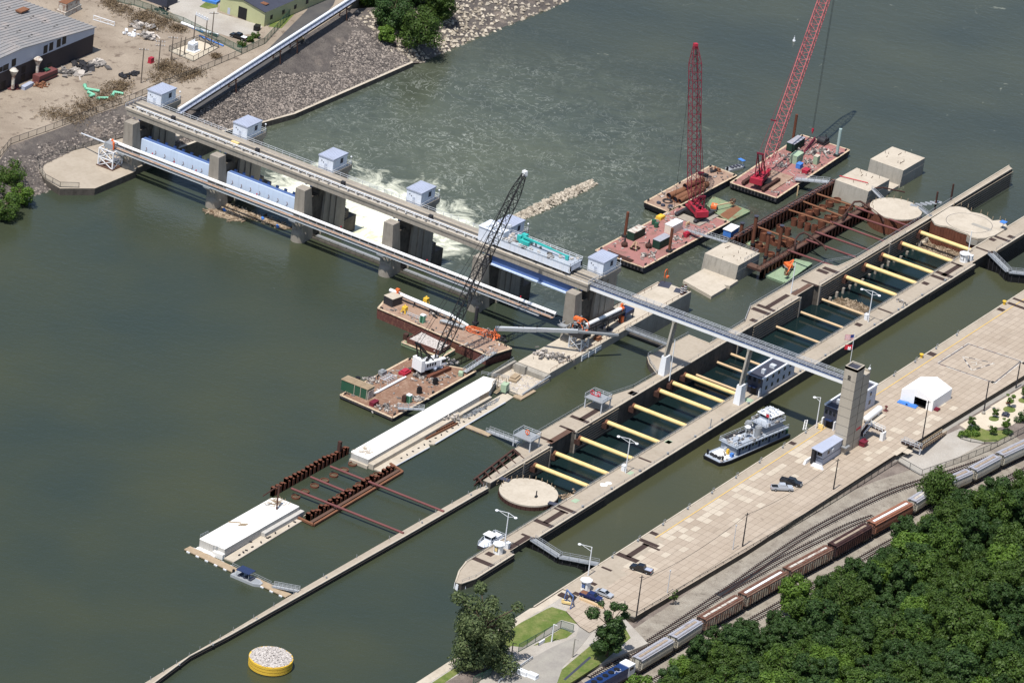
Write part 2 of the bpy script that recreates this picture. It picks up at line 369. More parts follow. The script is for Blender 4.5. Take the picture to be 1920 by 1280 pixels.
def water(name, c1, c2, foam=None, wave=.5, scale=.35):
    mt, nt, b = _nodes(name); p = pos(nt)
    c = mixc(nt, ramp(nt, noise(nt,p,.018,3,.5), .35,.68), c1, c2)
    b.inputs['IOR'].default_value = 1.33
    rg = .12
    if foam:                                               # thin white foam threads drifting from the gates, and the boil below them
        n1 = noise(nt, p, .16, 6, .62, 1.6); th = ramp(nt, math_(nt,'ABSOLUTE', math_(nt,'SUBTRACT', n1, .5)), .021, .0)
        n2 = ramp(nt, noise(nt, p, .05, 4, .6), .34, .72)
        sx = N(nt,'ShaderNodeSeparateXYZ'); nt.links.new(p, sx.inputs[0]); X, Y = sx.outputs[0], sx.outputs[1]
        def near(cx, cy, ax, ay):
            d = math_(nt,'ADD', math_(nt,'POWER', math_(nt,'DIVIDE', math_(nt,'SUBTRACT',X,cx), ax), 2.0), math_(nt,'POWER', math_(nt,'DIVIDE', math_(nt,'SUBTRACT',Y,cy), ay), 2.0))
            return ramp(nt, d, 1.0, .0)
        big = near(100,90,140,120); boil = near(46,86,46,50)
        fine = ramp(nt, noise(nt,p,.9,5,.7,.6), .42,.66)
        k1 = math_(nt,'MULTIPLY', math_(nt,'MULTIPLY', math_(nt,'MULTIPLY', th, n2), math_(nt,'ADD', math_(nt,'MULTIPLY',math_(nt,'POWER',big,1.6),1.5), .04)), math_(nt,'ADD', math_(nt,'MULTIPLY',fine,.7), .25))
        bn = noise(nt, p, .11, 6, .68, 1.0)
        k2 = ramp(nt, math_(nt,'ADD', boil, math_(nt,'MULTIPLY', math_(nt,'SUBTRACT', bn, .5), 2.1)), .36, .86)
        k3 = math_(nt,'MULTIPLY', ramp(nt, math_(nt,'ADD', big, math_(nt,'MULTIPLY', math_(nt,'SUBTRACT', bn, .5), 1.2)), .45, 1.1), .22)
        c = mixc(nt, k3, c, (.22,.25,.17))
        c = mixc(nt, math_(nt,'MULTIPLY',k1,.7), c, (.55,.58,.53)); c = mixc(nt, math_(nt,'MULTIPLY',k2,.95), c, (.80,.81,.66))
        nt.links.new(math_(nt,'ADD', math_(nt,'MULTIPLY', math_(nt,'MAXIMUM',k1,k2), .6), rg), b.inputs['Roughness'])
    else: b.inputs['Roughness'].default_value = rg
    nt.links.new(c, b.inputs['Base Color'])
    h = math_(nt,'ADD', noise(nt, pos(nt,(1,.7,1)), scale, 4, .6), math_(nt,'MULTIPLY', noise(nt,p,scale*4,2,.5), .35))
    bp = N(nt,'ShaderNodeBump', i_Strength=wave, i_Distance=.5); nt.links.new(h, bp.inputs['Height']); nt.links.new(bp.outputs[0], b.inputs['Normal'])
water('water_upper', (.034,.046,.034), (.051,.058,.031), None, .3, .5)
water('water_lower', (.041,.051,.041), (.060,.068,.046), True, .34, .4)
water('water_chamber', (.066,.068,.034), (.052,.058,.034), None, .14, .6)
water('water_dark', (.006,.014,.016), (.010,.022,.022), None, .06, .6)
def spill():
    mt, nt, b = _nodes('water_spill'); p = pos(nt)
    k = ramp(nt, noise(nt, pos(nt,(.25,1.2,1)), .6, 5, .65, .5), .38, .6)
    nt.links.new(mixc(nt, k, (.62,.60,.36), (.9,.9,.78)), b.inputs['Base Color']); b.inputs['Roughness'].default_value=.6
spill()
# ---------------------------------------------------------------- water
def flat(name, polys, z, mat, kind='structure'):
    mb = MB()
    for pl in polys: 
        A = sum(pl[i][0]*pl[(i+1)%len(pl)][1]-pl[(i+1)%len(pl)][0]*pl[i][1] for i in range(len(pl)))
        pl = pl if A > 0 else pl[::-1]
        mb.add([(x,y,z) for x,y in pl], [tuple(range(len(pl)))])
    return struct(name, mb, mat, kind)
rect = lambda x0,x1,y0,y1: [(x0,y0),(x1,y0),(x1,y1),(x0,y1)]
flat('upper_pool_water', [rect(-900,27,-12,700), rect(-900,31,-40,-12), rect(-900,-70,-65,-40), rect(-900,-96,-87.2,-65)], ZU, 'water_upper')
flat('lock_chamber_water', [rect(-96,152,-87.3,-65.5)], ZC, 'water_chamber')
flat('lower_pool_water', [rect(20,2600,-12,1500), rect(31,2600,-42,-12), rect(152,2600,-120,-42)], ZD, 'water_lower')
flat('dewatered_chamber_water', [rect(-80,190,-65,-41)], ZD+.02, 'water_dark')

# ---------------------------------------------------------------- lock walls
YR, YA, YB, YE = -43.0, -62.2, -68.6, -87.4               # river face of old chamber, land wall's two faces, esplanade edge
def ribs(mb, x0, x1, y, z0, z1, step=.62, side=-1, mi=0, d=.16):
    z = z1
    while z > z0:
        mb.bx(x0, x1, y if side>0 else y-d, y+d if side>0 else y, z-.26, z, mi); z -= step
def grate(mb, c, dx, dy, mi=0, z=0.0):
    mb.bx(c.x-dx/2, c.x+dx/2, c.y-dy/2, c.y+dy/2, z-.05, z+.03, mi)
def curb(mb, pts, wd=.35, h=.22, z=0.0, mi=0):
    for (a, b), (c, d) in zip(pts, pts[1:]): mb.beam((a,b,z+h/2),(c,d,z+h/2), wd, h, mi)

# middle wall (between the construction basin and the dewatered chamber)
T = thing('lock_wall', 'middle concrete lock wall between the yellow strut chamber and the construction basin', 'lock wall', (0,-41,0))
left = [(221,-40.3),(183,-40.6),(160,-40.9),(123,-40.8),(113.5,-39.8),(112,-36),(69.8,-35.8),(60.1,-39.7),(40.2,-40),(40.5,-32.8),(20,-31.9),(16.6,-34.6),(12.4,-39.8),(0,-39.6),(-8.7,-37.6),(-16,-36),(-45,-35.9),(-54.6,-36.5),(-56,-39.5),(-76,-40.6)]
right = [(-76,YR),(-47,YR),(-46.4,-41.6),(-35,-41.6),(-34.4,YR),(86.4,YR),(87,-41.6),(97.4,-41.6),(98,YR),(219.5,-42.4)]
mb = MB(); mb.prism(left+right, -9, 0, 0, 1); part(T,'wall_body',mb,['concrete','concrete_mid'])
mb = MB()
for x0,x1 in ((-73,-56),(-33.6,-12.5),(60,86),(99,219)): ribs(mb, x0, x1, YR, -5.9, -.45, .8)
ribs(mb, -56, -47.4, YR, -5.9, -.45)
part(T,'wall_armour',mb,'armour_tan')
mb = MB(); curb(mb, [(-76,YR+.18),(-47,YR+.18)]); curb(mb, [(-34.4,YR+.18),(86.4,YR+.18)]); curb(mb, [(98,YR+.18),(219,-42.2)])
curb(mb, [(p[0],p[1]-.18) for p in left[:10]], .3,.2); part(T,'curb',mb,'concrete_cream')
mb = MB()
V3 = lambda pts, z=0.0: [(p[0],p[1],z) for p in pts]
mb.rail(V3([(183,-40.7),(123,-40.9),(112.4,-36.1),(69.8,-36)]), 1.1, 3); mb.rail(V3([(69.8,-36),(60,-39.9),(42,-40.1)]),1.1,3); mb.rail(V3([(40.3,-33),(20,-32.1),(16.8,-34.8),(12.6,-39.9),(0,-39.8),(-8.7,-37.8),(-16,-36.2),(-45,-36.1),(-54,-36.7)]),1.1,3.2)
mb.rail(V3([(-73,YR+.4),(-47,YR+.4)]),1.0,4,.035); mb.rail(V3([(-30,YR+.4),(86,YR+.4)]),1.0,4,.03,(1.0,)); mb.rail(V3([(98,YR+.4),(150,YR+.4)]),1.0,4,.03)
part(T,'railing',mb,'grey_metal')
mb = MB()
for c, dx, dy in ((at('D3',1115,355),1.5,6.5),(at('D3',1200,305),9,1.6),(at('D3',765,548),1.1,4.6),(at('D3',990,448),1.0,5.5),(at('D3',1640,92),2.4,2.4),
                  (at('D5',785,873),2.0,6),(at('D5',838,840),1.6,6.2),(at('D5',950,770),12,1.5),(at('D5',710,963),2,2),(at('D5',1270,590),1,5.5),(at('D5',1400,475),2,3.6),(at('D5',1480,462),2,5),(at('B5',100,668),2.2,2.0)): grate(mb, c, dx, dy)
part(T,'floor_grate',mb,'grating')
mb = MB()
for c, dx, dy in ((at('D3',905,520),11,1.7),(at('D5',1190,655),10,1.6)): grate(mb, c, dx, dy)
part(T,'gate_recess_cover',mb,'grating_rust')
mb = MB()
for x in (-46.7,-34.2,86.6,98.2,-60,52,140): mb.bx(x-.35,x+.35,YR-.28,YR+.1,-6.2,.05)
part(T,'wall_post',mb,'concrete_grey')
mb = MB()                                                  # old concrete stubs left standing in the chamber along the wall
for i in range(16):
    x = 103+i*3.9; mb.bx(x,x+.7,YR-1.6,YR-.9,-7,-5.0+.5*math.sin(i))
part(T,'guide_stub',mb,'concrete_grey')
# broken, timbered upstream end of the wall
mb = MB()
A = at('D3',440,655,0); B = at('D3',45,955,0)
for k in range(6):
    t = k/5.5; p = A.lerp(B, t); mb.beam(p, (p.x-2.5, -42.2, -.2), .35, .35); mb.beam((p.x,p.y,-.6),(p.x,p.y,-2.5),.4,.4)
mb.beam(A,B,.45,.45); mb.beam(A+Vector((0,-.8,-.7)),B+Vector((0,-.8,-.7)),.3); mb.beam(A+Vector((0,-.3,-1.5)),B+Vector((0,-.3,-1.5)),.3)
part(T,'timber_frame',mb,'rust_dark')

# guard wall, lower left
T = thing('guard_wall', 'long narrow low concrete guard wall reaching from the cream round cell past the yellow cell', 'guard wall', (-150,-41,-.5))
z = -.5
Lf = [xy(t,x,y,z) for t,x,y in (('C1',65,1280),('C1',620,940),('C1',1055,690),('C1',1920,170),('C2',0,770),('C2',700,375),('C2',840,315))]
Rt = [xy(t,x,y,z) for t,x,y in (('C1',195,1280),('C1',620,960),('C1',1075,725),('C1',1920,250),('C2',0,860),('C2',870,355))]
def ext(a,b,d): v=Vector((a[0]-b[0],a[1]-b[1])); v.normalize(); return (a[0]+v.x*d,a[1]+v.y*d)
Lf = [ext(Lf[0],Lf[1],60)]+Lf; Rt = [ext(Rt[0],Rt[1],60)]+Rt
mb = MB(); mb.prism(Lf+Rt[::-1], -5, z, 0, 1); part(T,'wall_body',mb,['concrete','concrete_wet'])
mb = MB()
for (a,b),(c,d) in zip(Rt,Rt[1:]):
    mb.beam((a,b+.15,z+.12),(c,d+.15,z+.12),.35,.25)
part(T,'curb',mb,'concrete_cream')
mb = MB()
for (a,b),(c,d) in zip(Rt,Rt[1:]):
    for q in (.5,.95): mb.beam((a,b-.05,z-q),(c,d-.05,z-q),.25,.16)
part(T,'wall_armour',mb,'armour_steel')
mb = MB()
for i in range(26):
    t = i/25*(len(Lf)-1); k=min(int(t),len(Lf)-2); f=t-k
    x=Lf[k][0]*(1-f)+Lf[k+1][0]*f; y=Lf[k][1]*(1-f)+Lf[k+1][1]*f; mb.beam((x,y-.2,z),(x,y-.2,z+1.0),.12)
    if i%3==0: mb.cyl((x,y-1.1,z),(x,y-1.1,z+.5),.22,6)
part(T,'mooring_post',mb,'grey_metal')

# land wall between the dewatered chamber and the working lock
T = thing('lock_wall', 'right concrete lock wall carrying the operator cabins and the long blue grey control building', 'lock wall', (0,-65,0))
P1 = [(-127.8,-66.4),(-122.2,-63.6),(-117.5,-62.4),(300,YA),(300,YB),(159.5,YB),(158.9,-67.2),(146.5,-67.2),(146,YB),(-92.5,YB),(-93.1,-67.2),(-104,-67.2),(-104.6,YB-.5),(-122.5,YB-.6),(-127.2,-68)]
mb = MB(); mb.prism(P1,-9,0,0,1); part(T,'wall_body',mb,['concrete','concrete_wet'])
mb = MB()
for x0,x1 in ((-104.6,-122),(-92.5,-60),(118,146),(160,300)): ribs(mb,min(x0,x1),max(x0,x1),YB-(.55 if x1<-100 else 0),-6 if x0>150 else -2.9,-.5)
part(T,'wall_armour',mb,'armour_steel')
mb = MB(); curb(mb,[(-92.5,YB+.18),(146,YB+.18)],.4,.25); curb(mb,[(160,YB+.18),(300,YB+.18)],.4,.25); curb(mb,[(-117,YA-.18),(300,YA-.18)],.35,.2); curb(mb,[(-104.6,YB-.35),(-122.5,YB-.45),(-127.2,-67.9),(-127.6,-66.4),(-122,-63.8),(-117,-62.5)],.35,.22)
part(T,'curb',mb,'concrete_cream')
mb = MB(); mb.rail(V3([(-90,YB+.5),(145,YB+.5)]),.9,5,.03); mb.rail(V3([(-117,YA-.5),(-70,YA-.5)]),1.0,4,.03); mb.rail(V3([(-66,YA-.5),(150,YA-.5)]),1.05,3.2,.04); mb.rail(V3([(-104.8,YB-.1),(-122,YB-.2),(-126.6,-67.8)]),1.0,3,.03); mb.rail(V3([(160,YB+.5),(260,YB+.5)]),1.0,4,.03)
part(T,'railing',mb,'grey_metal')
mb = MB()
for c,dx,dy in ((at('C3',410,480),1.5,6),(at('C3',315,485),.9,5.2),(at('C3',250,570),9,1.6),(at('C3',125,645),1.8,6),(at('C2',1345,930),1,4),(at('C2',1220,1010),9,1.5),(at('C2',805,1235),1.8,6),(at('C2',885,1140),2,2),
    (at('D4',1250,510),1,4),(at('D4',1195,570),11,1.6),(at('D4',1120,610),1.8,6),(at('D4',1070,645),1.8,5),(at('D4',935,700),2,2),(at('D4',1530,370),1,6),(at('D4',1700,255),1.5,6.4),(at('D4',1790,235),2,2),(at('D4',1605,262),2,2),(at('D4',265,1112),2,2),(at('D4',535,975),.9,5),(at('B4',1455,290),.8,4)): grate(mb,c,dx,dy)
part(T,'floor_grate',mb,'grating')
mb = MB()
for c,dx,dy in ((at('C3',505,372),2.2,1.6),(at('B4',1360,378),2,1.2),(at('B4',1615,172),2,1.4),(at('B5',350,1010),1.8,1.6),(at('B5',915,715),2.5,2.5)): grate(mb,c,dx,dy)
part(T,'hatch_cover',mb,'green_pale')
mb = MB()
for k in range(9):
    x=-126.8+k*.55; mb.beam((x,-68.2 if k>1 else -67.4,-.2),(x,-68.35 if k>1 else -67.6,-1.9),.3,.18)
for k in range(6): mb.beam((-127.9+k*.1,-67.4+k*.25,-.2),(-128.0+k*.1,-67.4+k*.25,-1.9),.2,.2)
part(T,'nose_fender',mb,'white_paint')
mb = MB(); g=random.Random(3)
for k in range(5): mb.disc((at('C3',880,175).x+g.uniform(-1.4,1.4),at('C3',880,175).y+g.uniform(-.7,.7)),g.uniform(.5,1.1),0,.012+.002*k,9)
part(T,'dried_spill',mb,'concrete_new')

# river wall carrying the last pier
T = thing('river_wall', 'concrete river wall below the last dam pier, littered with conveyor parts', 'river wall', (20,-14,0))
z=.2; y0,y1=-18.9,-8.4
b = [xy('C7',1790,540,z),xy('C7',1520,430,z),xy('C7',1440,395,z)]
P1=[(65.5,-18.9),(65.5,-10.5),(64,-8.4),(-3,-8.4),(-10,-8.4),(-10,-18.9)]
mb=MB(); mb.prism(P1,-9,z,0,1); part(T,'wall_body',mb,['concrete_cream','concrete_grey'])
mb=MB(); curb(mb,[(65.3,-18.7),(-10,-18.7)],.4,.3,z); curb(mb,[(64,-8.6),(34,-8.6)],.3,.25,z); part(T,'curb',mb,'concrete_cream')
mb=MB(); mb.rail([(65.2,-10,z),(34,-8.7,z)],1.1,3.4,.04,(1.0,)); mb.rail([(65,-18.5,z),(20,-18.5,z),(-9,-18.5,z)],1.1,3.2,.04,(1.0,))
part(T,'railing',mb,'rust')
mb=MB()
for k in range(3): 
    x=6.5+k*3.6; mb.bx(x,x+.5,-19.1,-18.88,-1.6,.1); 
    for q in range(3): mb.bx(x+.5,x+3.1,-19.0,-18.88,-1.2+q*.45,-.95+q*.45)
part(T,'ladder_rack',mb,'white_paint')
mb=MB()
for c,s in ((at('C7',1450,470,z),3.4),(at('C7',1620,545,z),2.6),(at('C7',690,970,z),2.4),(at('C7',790,1010,z),1.8)): mb.box((c.x,c.y,z+.03),(s*1.2,s,.05),.3)
part(T,'tarpaulin',mb,'dark_slate')

# upstream stepped end of the river wall: broken concrete bowl and new lock wall behind it
T = thing('river_wall', 'broken stepped end of the river wall with a rubble floor and concrete side wall', 'river wall', (-20,-13,0))
mb=MB(); mb.bx(-24.5,-10.2,-19.4,-7.4,-5,-1.15,0); mb.bx(-12.5,-10.2,-18.9,-8.4,-1.1,.15,1); mb.bx(-13.5,-12.3,-13.0,-9.5,-1.1,1.3,1)
mb.bx(-22,-10.5,-8.3,-7.5,-1.1,.6,1)
part(T,'wall_body',mb,['concrete_cream','concrete_side'])
mb=MB(); g=random.Random(5)
for k in range(130): mb.rock((g.uniform(-24,-13),g.uniform(-18.6,-8.6),-1.1),g.uniform(.12,.45),g)
part(T,'rubble',mb,'gravel_grey')
mb=MB(); mb.rail([(-24,-7.6,-.2),(-11,-7.6,.6)],1.0,2.5,.05); mb.beam((-24,-19.2,-1),(-10,-19.2,-.2),.4,.3); mb.rail([(-25,-8,-.6),(-25,-18,-.6)],1,2.5,.04)
part(T,'railing',mb,'grey_metal')
mb=MB(); mb.box((-17.5,-12.5,-.8),(4,2.4,.4),.2); mb.box((-17.0,-12.2,-.35),(3,1.6,.3),.1); part(T,'timber_mat',mb,'timber')
# closing bulkhead between river wall and middle wall
T = thing('bulkhead', 'concrete bulkhead with pipe walkway closing the construction basin under the footbridge', 'bulkhead', (32,-27,ZU))
mb=MB(); mb.bx(31,32.6,-40,-18.9,-9,ZU+.35); part(T,'wall_body',mb,'concrete_mid')
mb=MB(); mb.beam((30,-18.9,.55),(30,-33,.55),1.3,.25); mb.rail([(29.4,-18.9,.65),(29.4,-33,.65)],1.0,2.5,.05); mb.rail([(30.6,-18.9,.65),(30.6,-33,.65)],1.0,2.5,.05); part(T,'walkway',mb,'grey_metal')

# ---------------------------------------------------------------- lock gates (closed, with walkways)
def lock_gate(name, label, a, ap, b, zt, zb):
    T = thing(name, label, 'lock gate', (ap[0],ap[1],zt))
    for i,(p,q) in enumerate(((a,ap),(b,ap))):
        p=Vector((p[0],p[1],0)); q=Vector((q[0],q[1],0)); d=(q-p); n=Vector((-d.y,d.x,0)).normalized()
        mb=MB(); mb.beam(p+Vector((0,0,(zt+zb)/2-.3)), q+Vector((0,0,(zt+zb)/2-.3)), 1.1, zt-zb-.6)
        L=part(T,'gate_leaf',mb,'black_steel')
        mb=MB(); mb.beam(p+Vector((0,0,zt)),q+Vector((0,0,zt)),2.0,.22); part(L,'walkway',mb,'grey_metal')
        mb=MB()
        for s in (-.9,.9): mb.rail([p+n*s+Vector((0,0,zt+.1)),q+n*s+Vector((0,0,zt+.1))],1.0,2.4,.05)
        part(L,'railing',mb,'grey_metal')
        mb=MB()
        for k in range(5): c=p.lerp(q,(k+.5)/5); mb.beam(c+n*.62+Vector((0,0,zt-.4)),c+n*.62+Vector((0,0,zb)),.25,.2); mb.beam(c-n*.62+Vector((0,0,zt-.4)),c-n*.62+Vector((0,0,zb)),.25,.2)
        part(L,'gate_rib',mb,'dark_steel')
    return T
a=at('C3',20,850); ap=at('C3',315,1045); b=at('C3',820,1150)
lock_gate('lock_gate','closed dark mitre gate with two railed walkways near the blue gantry frame',(a.x,-68.0),(ap.x,ap.y),(b.x,-87.4),0,-3.5)
a=at('C8',1260,1060); ap=at('F',1890,512)
lock_gate('lock_gate','closed black mitre gate with bent walkway at the far right lock end',(a.x,-68),(ap.x+1,-78),(ap.x+7,-87.4),0,-6)

# ---------------------------------------------------------------- right bank: esplanade, road, ballast
mb=MB(); mb.bx(-480,520,-700,YE-.6,-30,-1.6); struct('right_bank_ground',mb,'gravel_dark')
er0=xy('B8',75,850); er1=xy('B8',600,540); er2=xy('B8',1350,55); er3=xy('B6',1581,540)
eR=[ext(er3,er2,120),er3,er2,er1,er0]
esp=[(300,YE),(-112.5,YE)]+[xy('B7',700,640),xy('B7',800,705),xy('B7',890,740),xy('B7',985,850)]+[(-121,-106)]+[er0,er1,er2,er3,ext(er3,er2,120)]
esp=[(300,YE),(-110,YE),(-112,-92.8)]+[xy('B7',885,738),xy('B7',990,855),xy('B7',1060,900),xy('B7',1300,760)]+[er0,er1,er2,er3,(300,-120.5)]
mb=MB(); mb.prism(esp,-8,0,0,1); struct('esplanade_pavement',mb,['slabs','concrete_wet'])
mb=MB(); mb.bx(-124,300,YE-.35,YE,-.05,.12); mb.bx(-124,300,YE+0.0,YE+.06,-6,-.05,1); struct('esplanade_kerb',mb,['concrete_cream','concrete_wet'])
mb=MB(); q=at('C3',1620,880); mb.prism([(-92,YE-.36),(-92,-93.2),(q.x,-93.2),(q.x,YE-.36)],-.04,.006); mb.prism([(-92,YE-.36),(-92,-95.4),(-111,-95.4),(-111,YE-.36)],-.04,.005); mb.prism([(q.x+.1,YE-.36),(q.x+.1,-90.2),(260,-90.2),(260,YE-.36)],-.04,.005)
struct('esplanade_apron',mb,'concrete')
mb=MB(); mb.bx(q.x,260,-90.45,-90.27,0,.012); struct('yellow_line',mb,'yellow')
mb=MB(); g=random.Random(11)                               # newer, paler replacement slabs
for k in range(90):
    x=-92+3.0*int(g.uniform(0,34)); y=-92.5-1.85*int(abs(g.gauss(0,2.6))); X=3.0*math.floor(x/3.0)+.05; Y=1.85*math.floor(y/1.85)+.04
    if Y>-94 and X<q.x: continue
    mb.bx(X,X+2.9,Y,Y+1.77,-.03,.0044+.0001*k)
for k in range(26):
    x=g.uniform(10,60); y=g.uniform(-113,-104); X=3.0*math.floor(x/3.0)+.05; Y=1.85*math.floor(y/1.85)+.04; mb.bx(X,X+2.9,Y,Y+1.77,-.03,.0044+.0001*k)
struct('new_pavement_slabs',mb,'slab_new')
mb=MB()
for c,dx,dy in ((at('C3',1440,762),1.6,2.6),(at('C3',1390,880),1.6,5.6),(at('C3',1415,925),.9,5.2),(at('C3',1250,970),9.5,1.6),(at('C3',1125,1052),2.0,6.6),(at('C3',880,1190),.9,3),(at('B5',1225,1018),1.8,2),(at('B7',870,622),2,2.8),(at('B7',965,610),1.6,1.8),(at('D4',1850,925),1.5,6),(at('D4',1690,962),2,2),(at('C5',240,578),2.4,2.6),(at('D4',1900,880),1.2,6),(at('B7',1090,535),1.4,1.8)): grate(mb,c,dx,dy)
struct('esplanade_floor_grates',mb,'grating')
# helipad: white square with dark edge, broken triangle and H
mb=MB(); md=MB()
pL,pT,pR,pB=[at('C5',*c) for c in ((330,742),(868,395),(1800,705),(1330,1085))]
def stripe(mb,a,b,wd,z=.010): a=Vector((a.x,a.y,0));b=Vector((b.x,b.y,0)); mb.beam(a+Vector((0,0,z-.01)),b+Vector((0,0,z-.01)),wd,.02)
cx=(pL.x+pT.x+pR.x+pB.x)/4; cy=(pL.y+pT.y+pR.y+pB.y)/4
def sc(p,k): return Vector((cx+(p.x-cx)*k,cy+(p.y-cy)*k,0))
for a,b in ((pL,pT),(pT,pR),(pR,pB),(pB,pL)): stripe(mb,a,b,.32); stripe(md,sc(a,.96),sc(b,.96),.3,.007)
tri=[at('C5',*c) for c in ((775,620),(1320,738),(935,860))]
for a,b in zip(tri,tri[1:]+tri[:1]):
    for k in range(5): (stripe(mb if k%2==0 else md, a.lerp(b,k/5), a.lerp(b,(k+1)/5), .38, .012 if k%2==0 else .014))
for a,b in (((915,722),(1090,722)),((940,768),(1110,764)),((1003,722),(1020,766))): stripe(mb,at('C5',*a),at('C5',*b),.26,.016)
struct('helipad_white_marking',mb,'cargo_white'); struct('helipad_dark_marking',md,'dark_slate')
# ditch road beside the esplanade, gravel lots, railway bed
def poly(name,pts,z0,z1,mat): mb=MB(); mb.prism(pts,z0,z1); return struct(name,mb,mat)
zg=-1.6
poly('ramp_road',[xy('B6',640,1165,zg),xy('B6',760,1065,zg),xy('D7',0,590,zg),xy('D7',1097,-60,zg),xy('D7',1500,-300,zg),xy('D7',1500,-240,zg),xy('D7',1097,10,zg),xy('D7',0,660,zg),xy('B6',830,1055,zg),xy('B6',690,1140,zg)],zg-.3,zg+.02,'asphalt_pale')
poly('gravel_lot',[xy('B6',870,1030,zg),xy('D7',0,760,zg),xy('D7',330,960,zg),xy('D7',420,1000,zg),xy('B6',1130,1110,zg),xy('B6',855,1250,zg),xy('B6',690,1140,zg)],zg-.3,zg+.03,'gravel_pale')
poly('garden_sand',[xy('D7',-10,700,zg),xy('D7',330,500,zg),xy('D7',1097,40,zg),xy('D7',1900,-420,zg),xy('D7',1900,-60,zg),xy('D7',1097,550,zg),xy('D7',900,700,zg),xy('D7',400,790,zg),xy('D7',120,780,zg)],zg-.3,zg+.034,'sand')
poly('garden_bed',[xy('D7',0,850,zg),xy('D7',150,740,zg),xy('D7',330,740,zg),xy('D7',480,800,zg),xy('D7',880,780,zg),xy('D7',890,860,zg),xy('D7',640,985,zg),xy('D7',430,990,zg),xy('D7',180,930,zg)],zg-.3,zg+.06,'lawn')
for k,(x,y,a,b) in enumerate(((578,595,2.6,1.8),(845,438,3.2,2.2),(1085,285,2.6,1.8),(1180,420,2.4,1.8))):
    c=at('D7',x,y,zg); mb=MB(); mb.disc((c.x,c.y),a*.62,zg,zg+.16,20,0,0,b*.75); struct('lawn_island',mb,'lawn')
# rail corridor
trkA=[at('B8',x,y,-1) for x,y in ((-120,1135),(0,1058),(240,905),(520,715),(720,572),(900,450),(1100,342),(1300,250),(1500,185),(1720,110),(1960,25))]
trkB=[at('B8',x,y,3.4) for x,y in ((-160,1185),(-60,1125),(80,1048),(250,945),(385,858),(580,745),(790,625),(1005,510),(1190,405),(1385,300),(1510,220),(1670,150),(1800,80),(1960,5))]
trkB=[Vector((p.x,p.y,-1)) for p in trkB]
def offset_path(path,d):
    o=[]
    for i,p in enumerate(path):
        t=(path[min(i+1,len(path)-1)]-path[max(i-1,0)]); n=Vector((-t.y,t.x,0)).normalized(); o.append(p+n*d)
    return o
trkC=offset_path(trkB,-5.2); trkS=[at('B8',x,y,-1) for x,y in ((470,748),(640,655),(800,560),(960,478),(1100,410),(1210,372))]
trkS[0]=trkA[2].lerp(trkA[3],.85)
def smooth_path(path,step=3.0):
    out=[]; n=len(path)
    for i in range(n-1):
        p0=path[max(i-1,0)];p1=path[i];p2=path[i+1];p3=path[min(i+2,n-1)]; k=max(2,int((p2-p1).length/step))
        for j in range(k):
            t=j/k; out.append(.5*((2*p1)+(p2-p0)*t+(2*p0-5*p1+4*p2-p3)*t*t+(3*p1-p0-3*p2+p3)*t**3))
    out.append(path[-1]); return out
def ribbon(name,lft,rgt,z,mat):
    mb=MB(); vs=[]
    for a,b in zip(lft,rgt): vs+=[(a.x,a.y,z),(b.x,b.y,z)]
    mb.add(vs,[(2*i,2*i+1,2*i+3,2*i+2) for i in range(len(lft)-1)]); return struct(name,mb,mat)
sA,sB,sC,sS=[smooth_path(p) for p in (trkA,trkB,trkC,trkS)]
n=min(len(sA),len(sB)); 
mbk=MB()
for pth,wd in ((sA,3.0),(sB,3.0),(sC,3.2),(sS,2.6)):
    L=offset_path(pth,wd*.62); Rr=offset_path(pth,-wd*.62); L2=offset_path(pth,wd*1.25); R2=offset_path(pth,-wd*1.25); zz={id(sA):0,id(sB):.008,id(sC):.016,id(sS):.024}[id(pth)]
    vs=[]
    for a,b,c,d in zip(L2,L,Rr,R2): vs+=[(a.x,a.y,-1.58+zz),(b.x,b.y,-1.22+zz),(c.x,c.y,-1.22+zz),(d.x,d.y,-1.58+zz)]
    mbk.add(vs,[(4*i+j,4*i+j+1,4*i+j+5,4*i+j+4)[::1] for i in range(len(pth)-1) for j in range(3)])
struct('railway_ballast',mbk,'ballast')
ribbon('railway_gravel',offset_path(sA,7.0),offset_path(sC,-9),-1.592,'ballast')
def track(name,label,pth):
    T=thing(name,label,'railway track',tuple(pth[0]))
    mb=MB(); 
    Ltot=[0]
    for a,b in zip(pth,pth[1:]): Ltot.append(Ltot[-1]+(b-a).length)
    s=0;i=0
    while s<Ltot[-1]:
        while i<len(pth)-2 and Ltot[i+1]<s: i+=1
        p=pth[i].lerp(pth[i+1],(s-Ltot[i])/max(1e-6,Ltot[i+1]-Ltot[i])); d=pth[i+1]-pth[i]
        mb.box((p.x,p.y,-1.16),(.28,2.7,.16),math.atan2(d.y,d.x)); s+=.9
    part(T,'sleepers',mb,'dark_steel')
    for sgn in (-.72,.72):
        mb=MB(); o=offset_path(pth,sgn)
        for a,b in zip(o,o[1:]): mb.beam((a.x,a.y,-1.0),(b.x,b.y,-1.0),.13,.16)
        part(T,'rail',mb,'rust_dark')
track('railway_track','open main railway track curving beside the fence, free of cars',sA); track('railway_track','railway track carrying the freight train',sB); track('railway_track','railway track half hidden by the wood, nearest to the trees',sC); track('railway_track','short siding track joining the open track to the train track',sS)

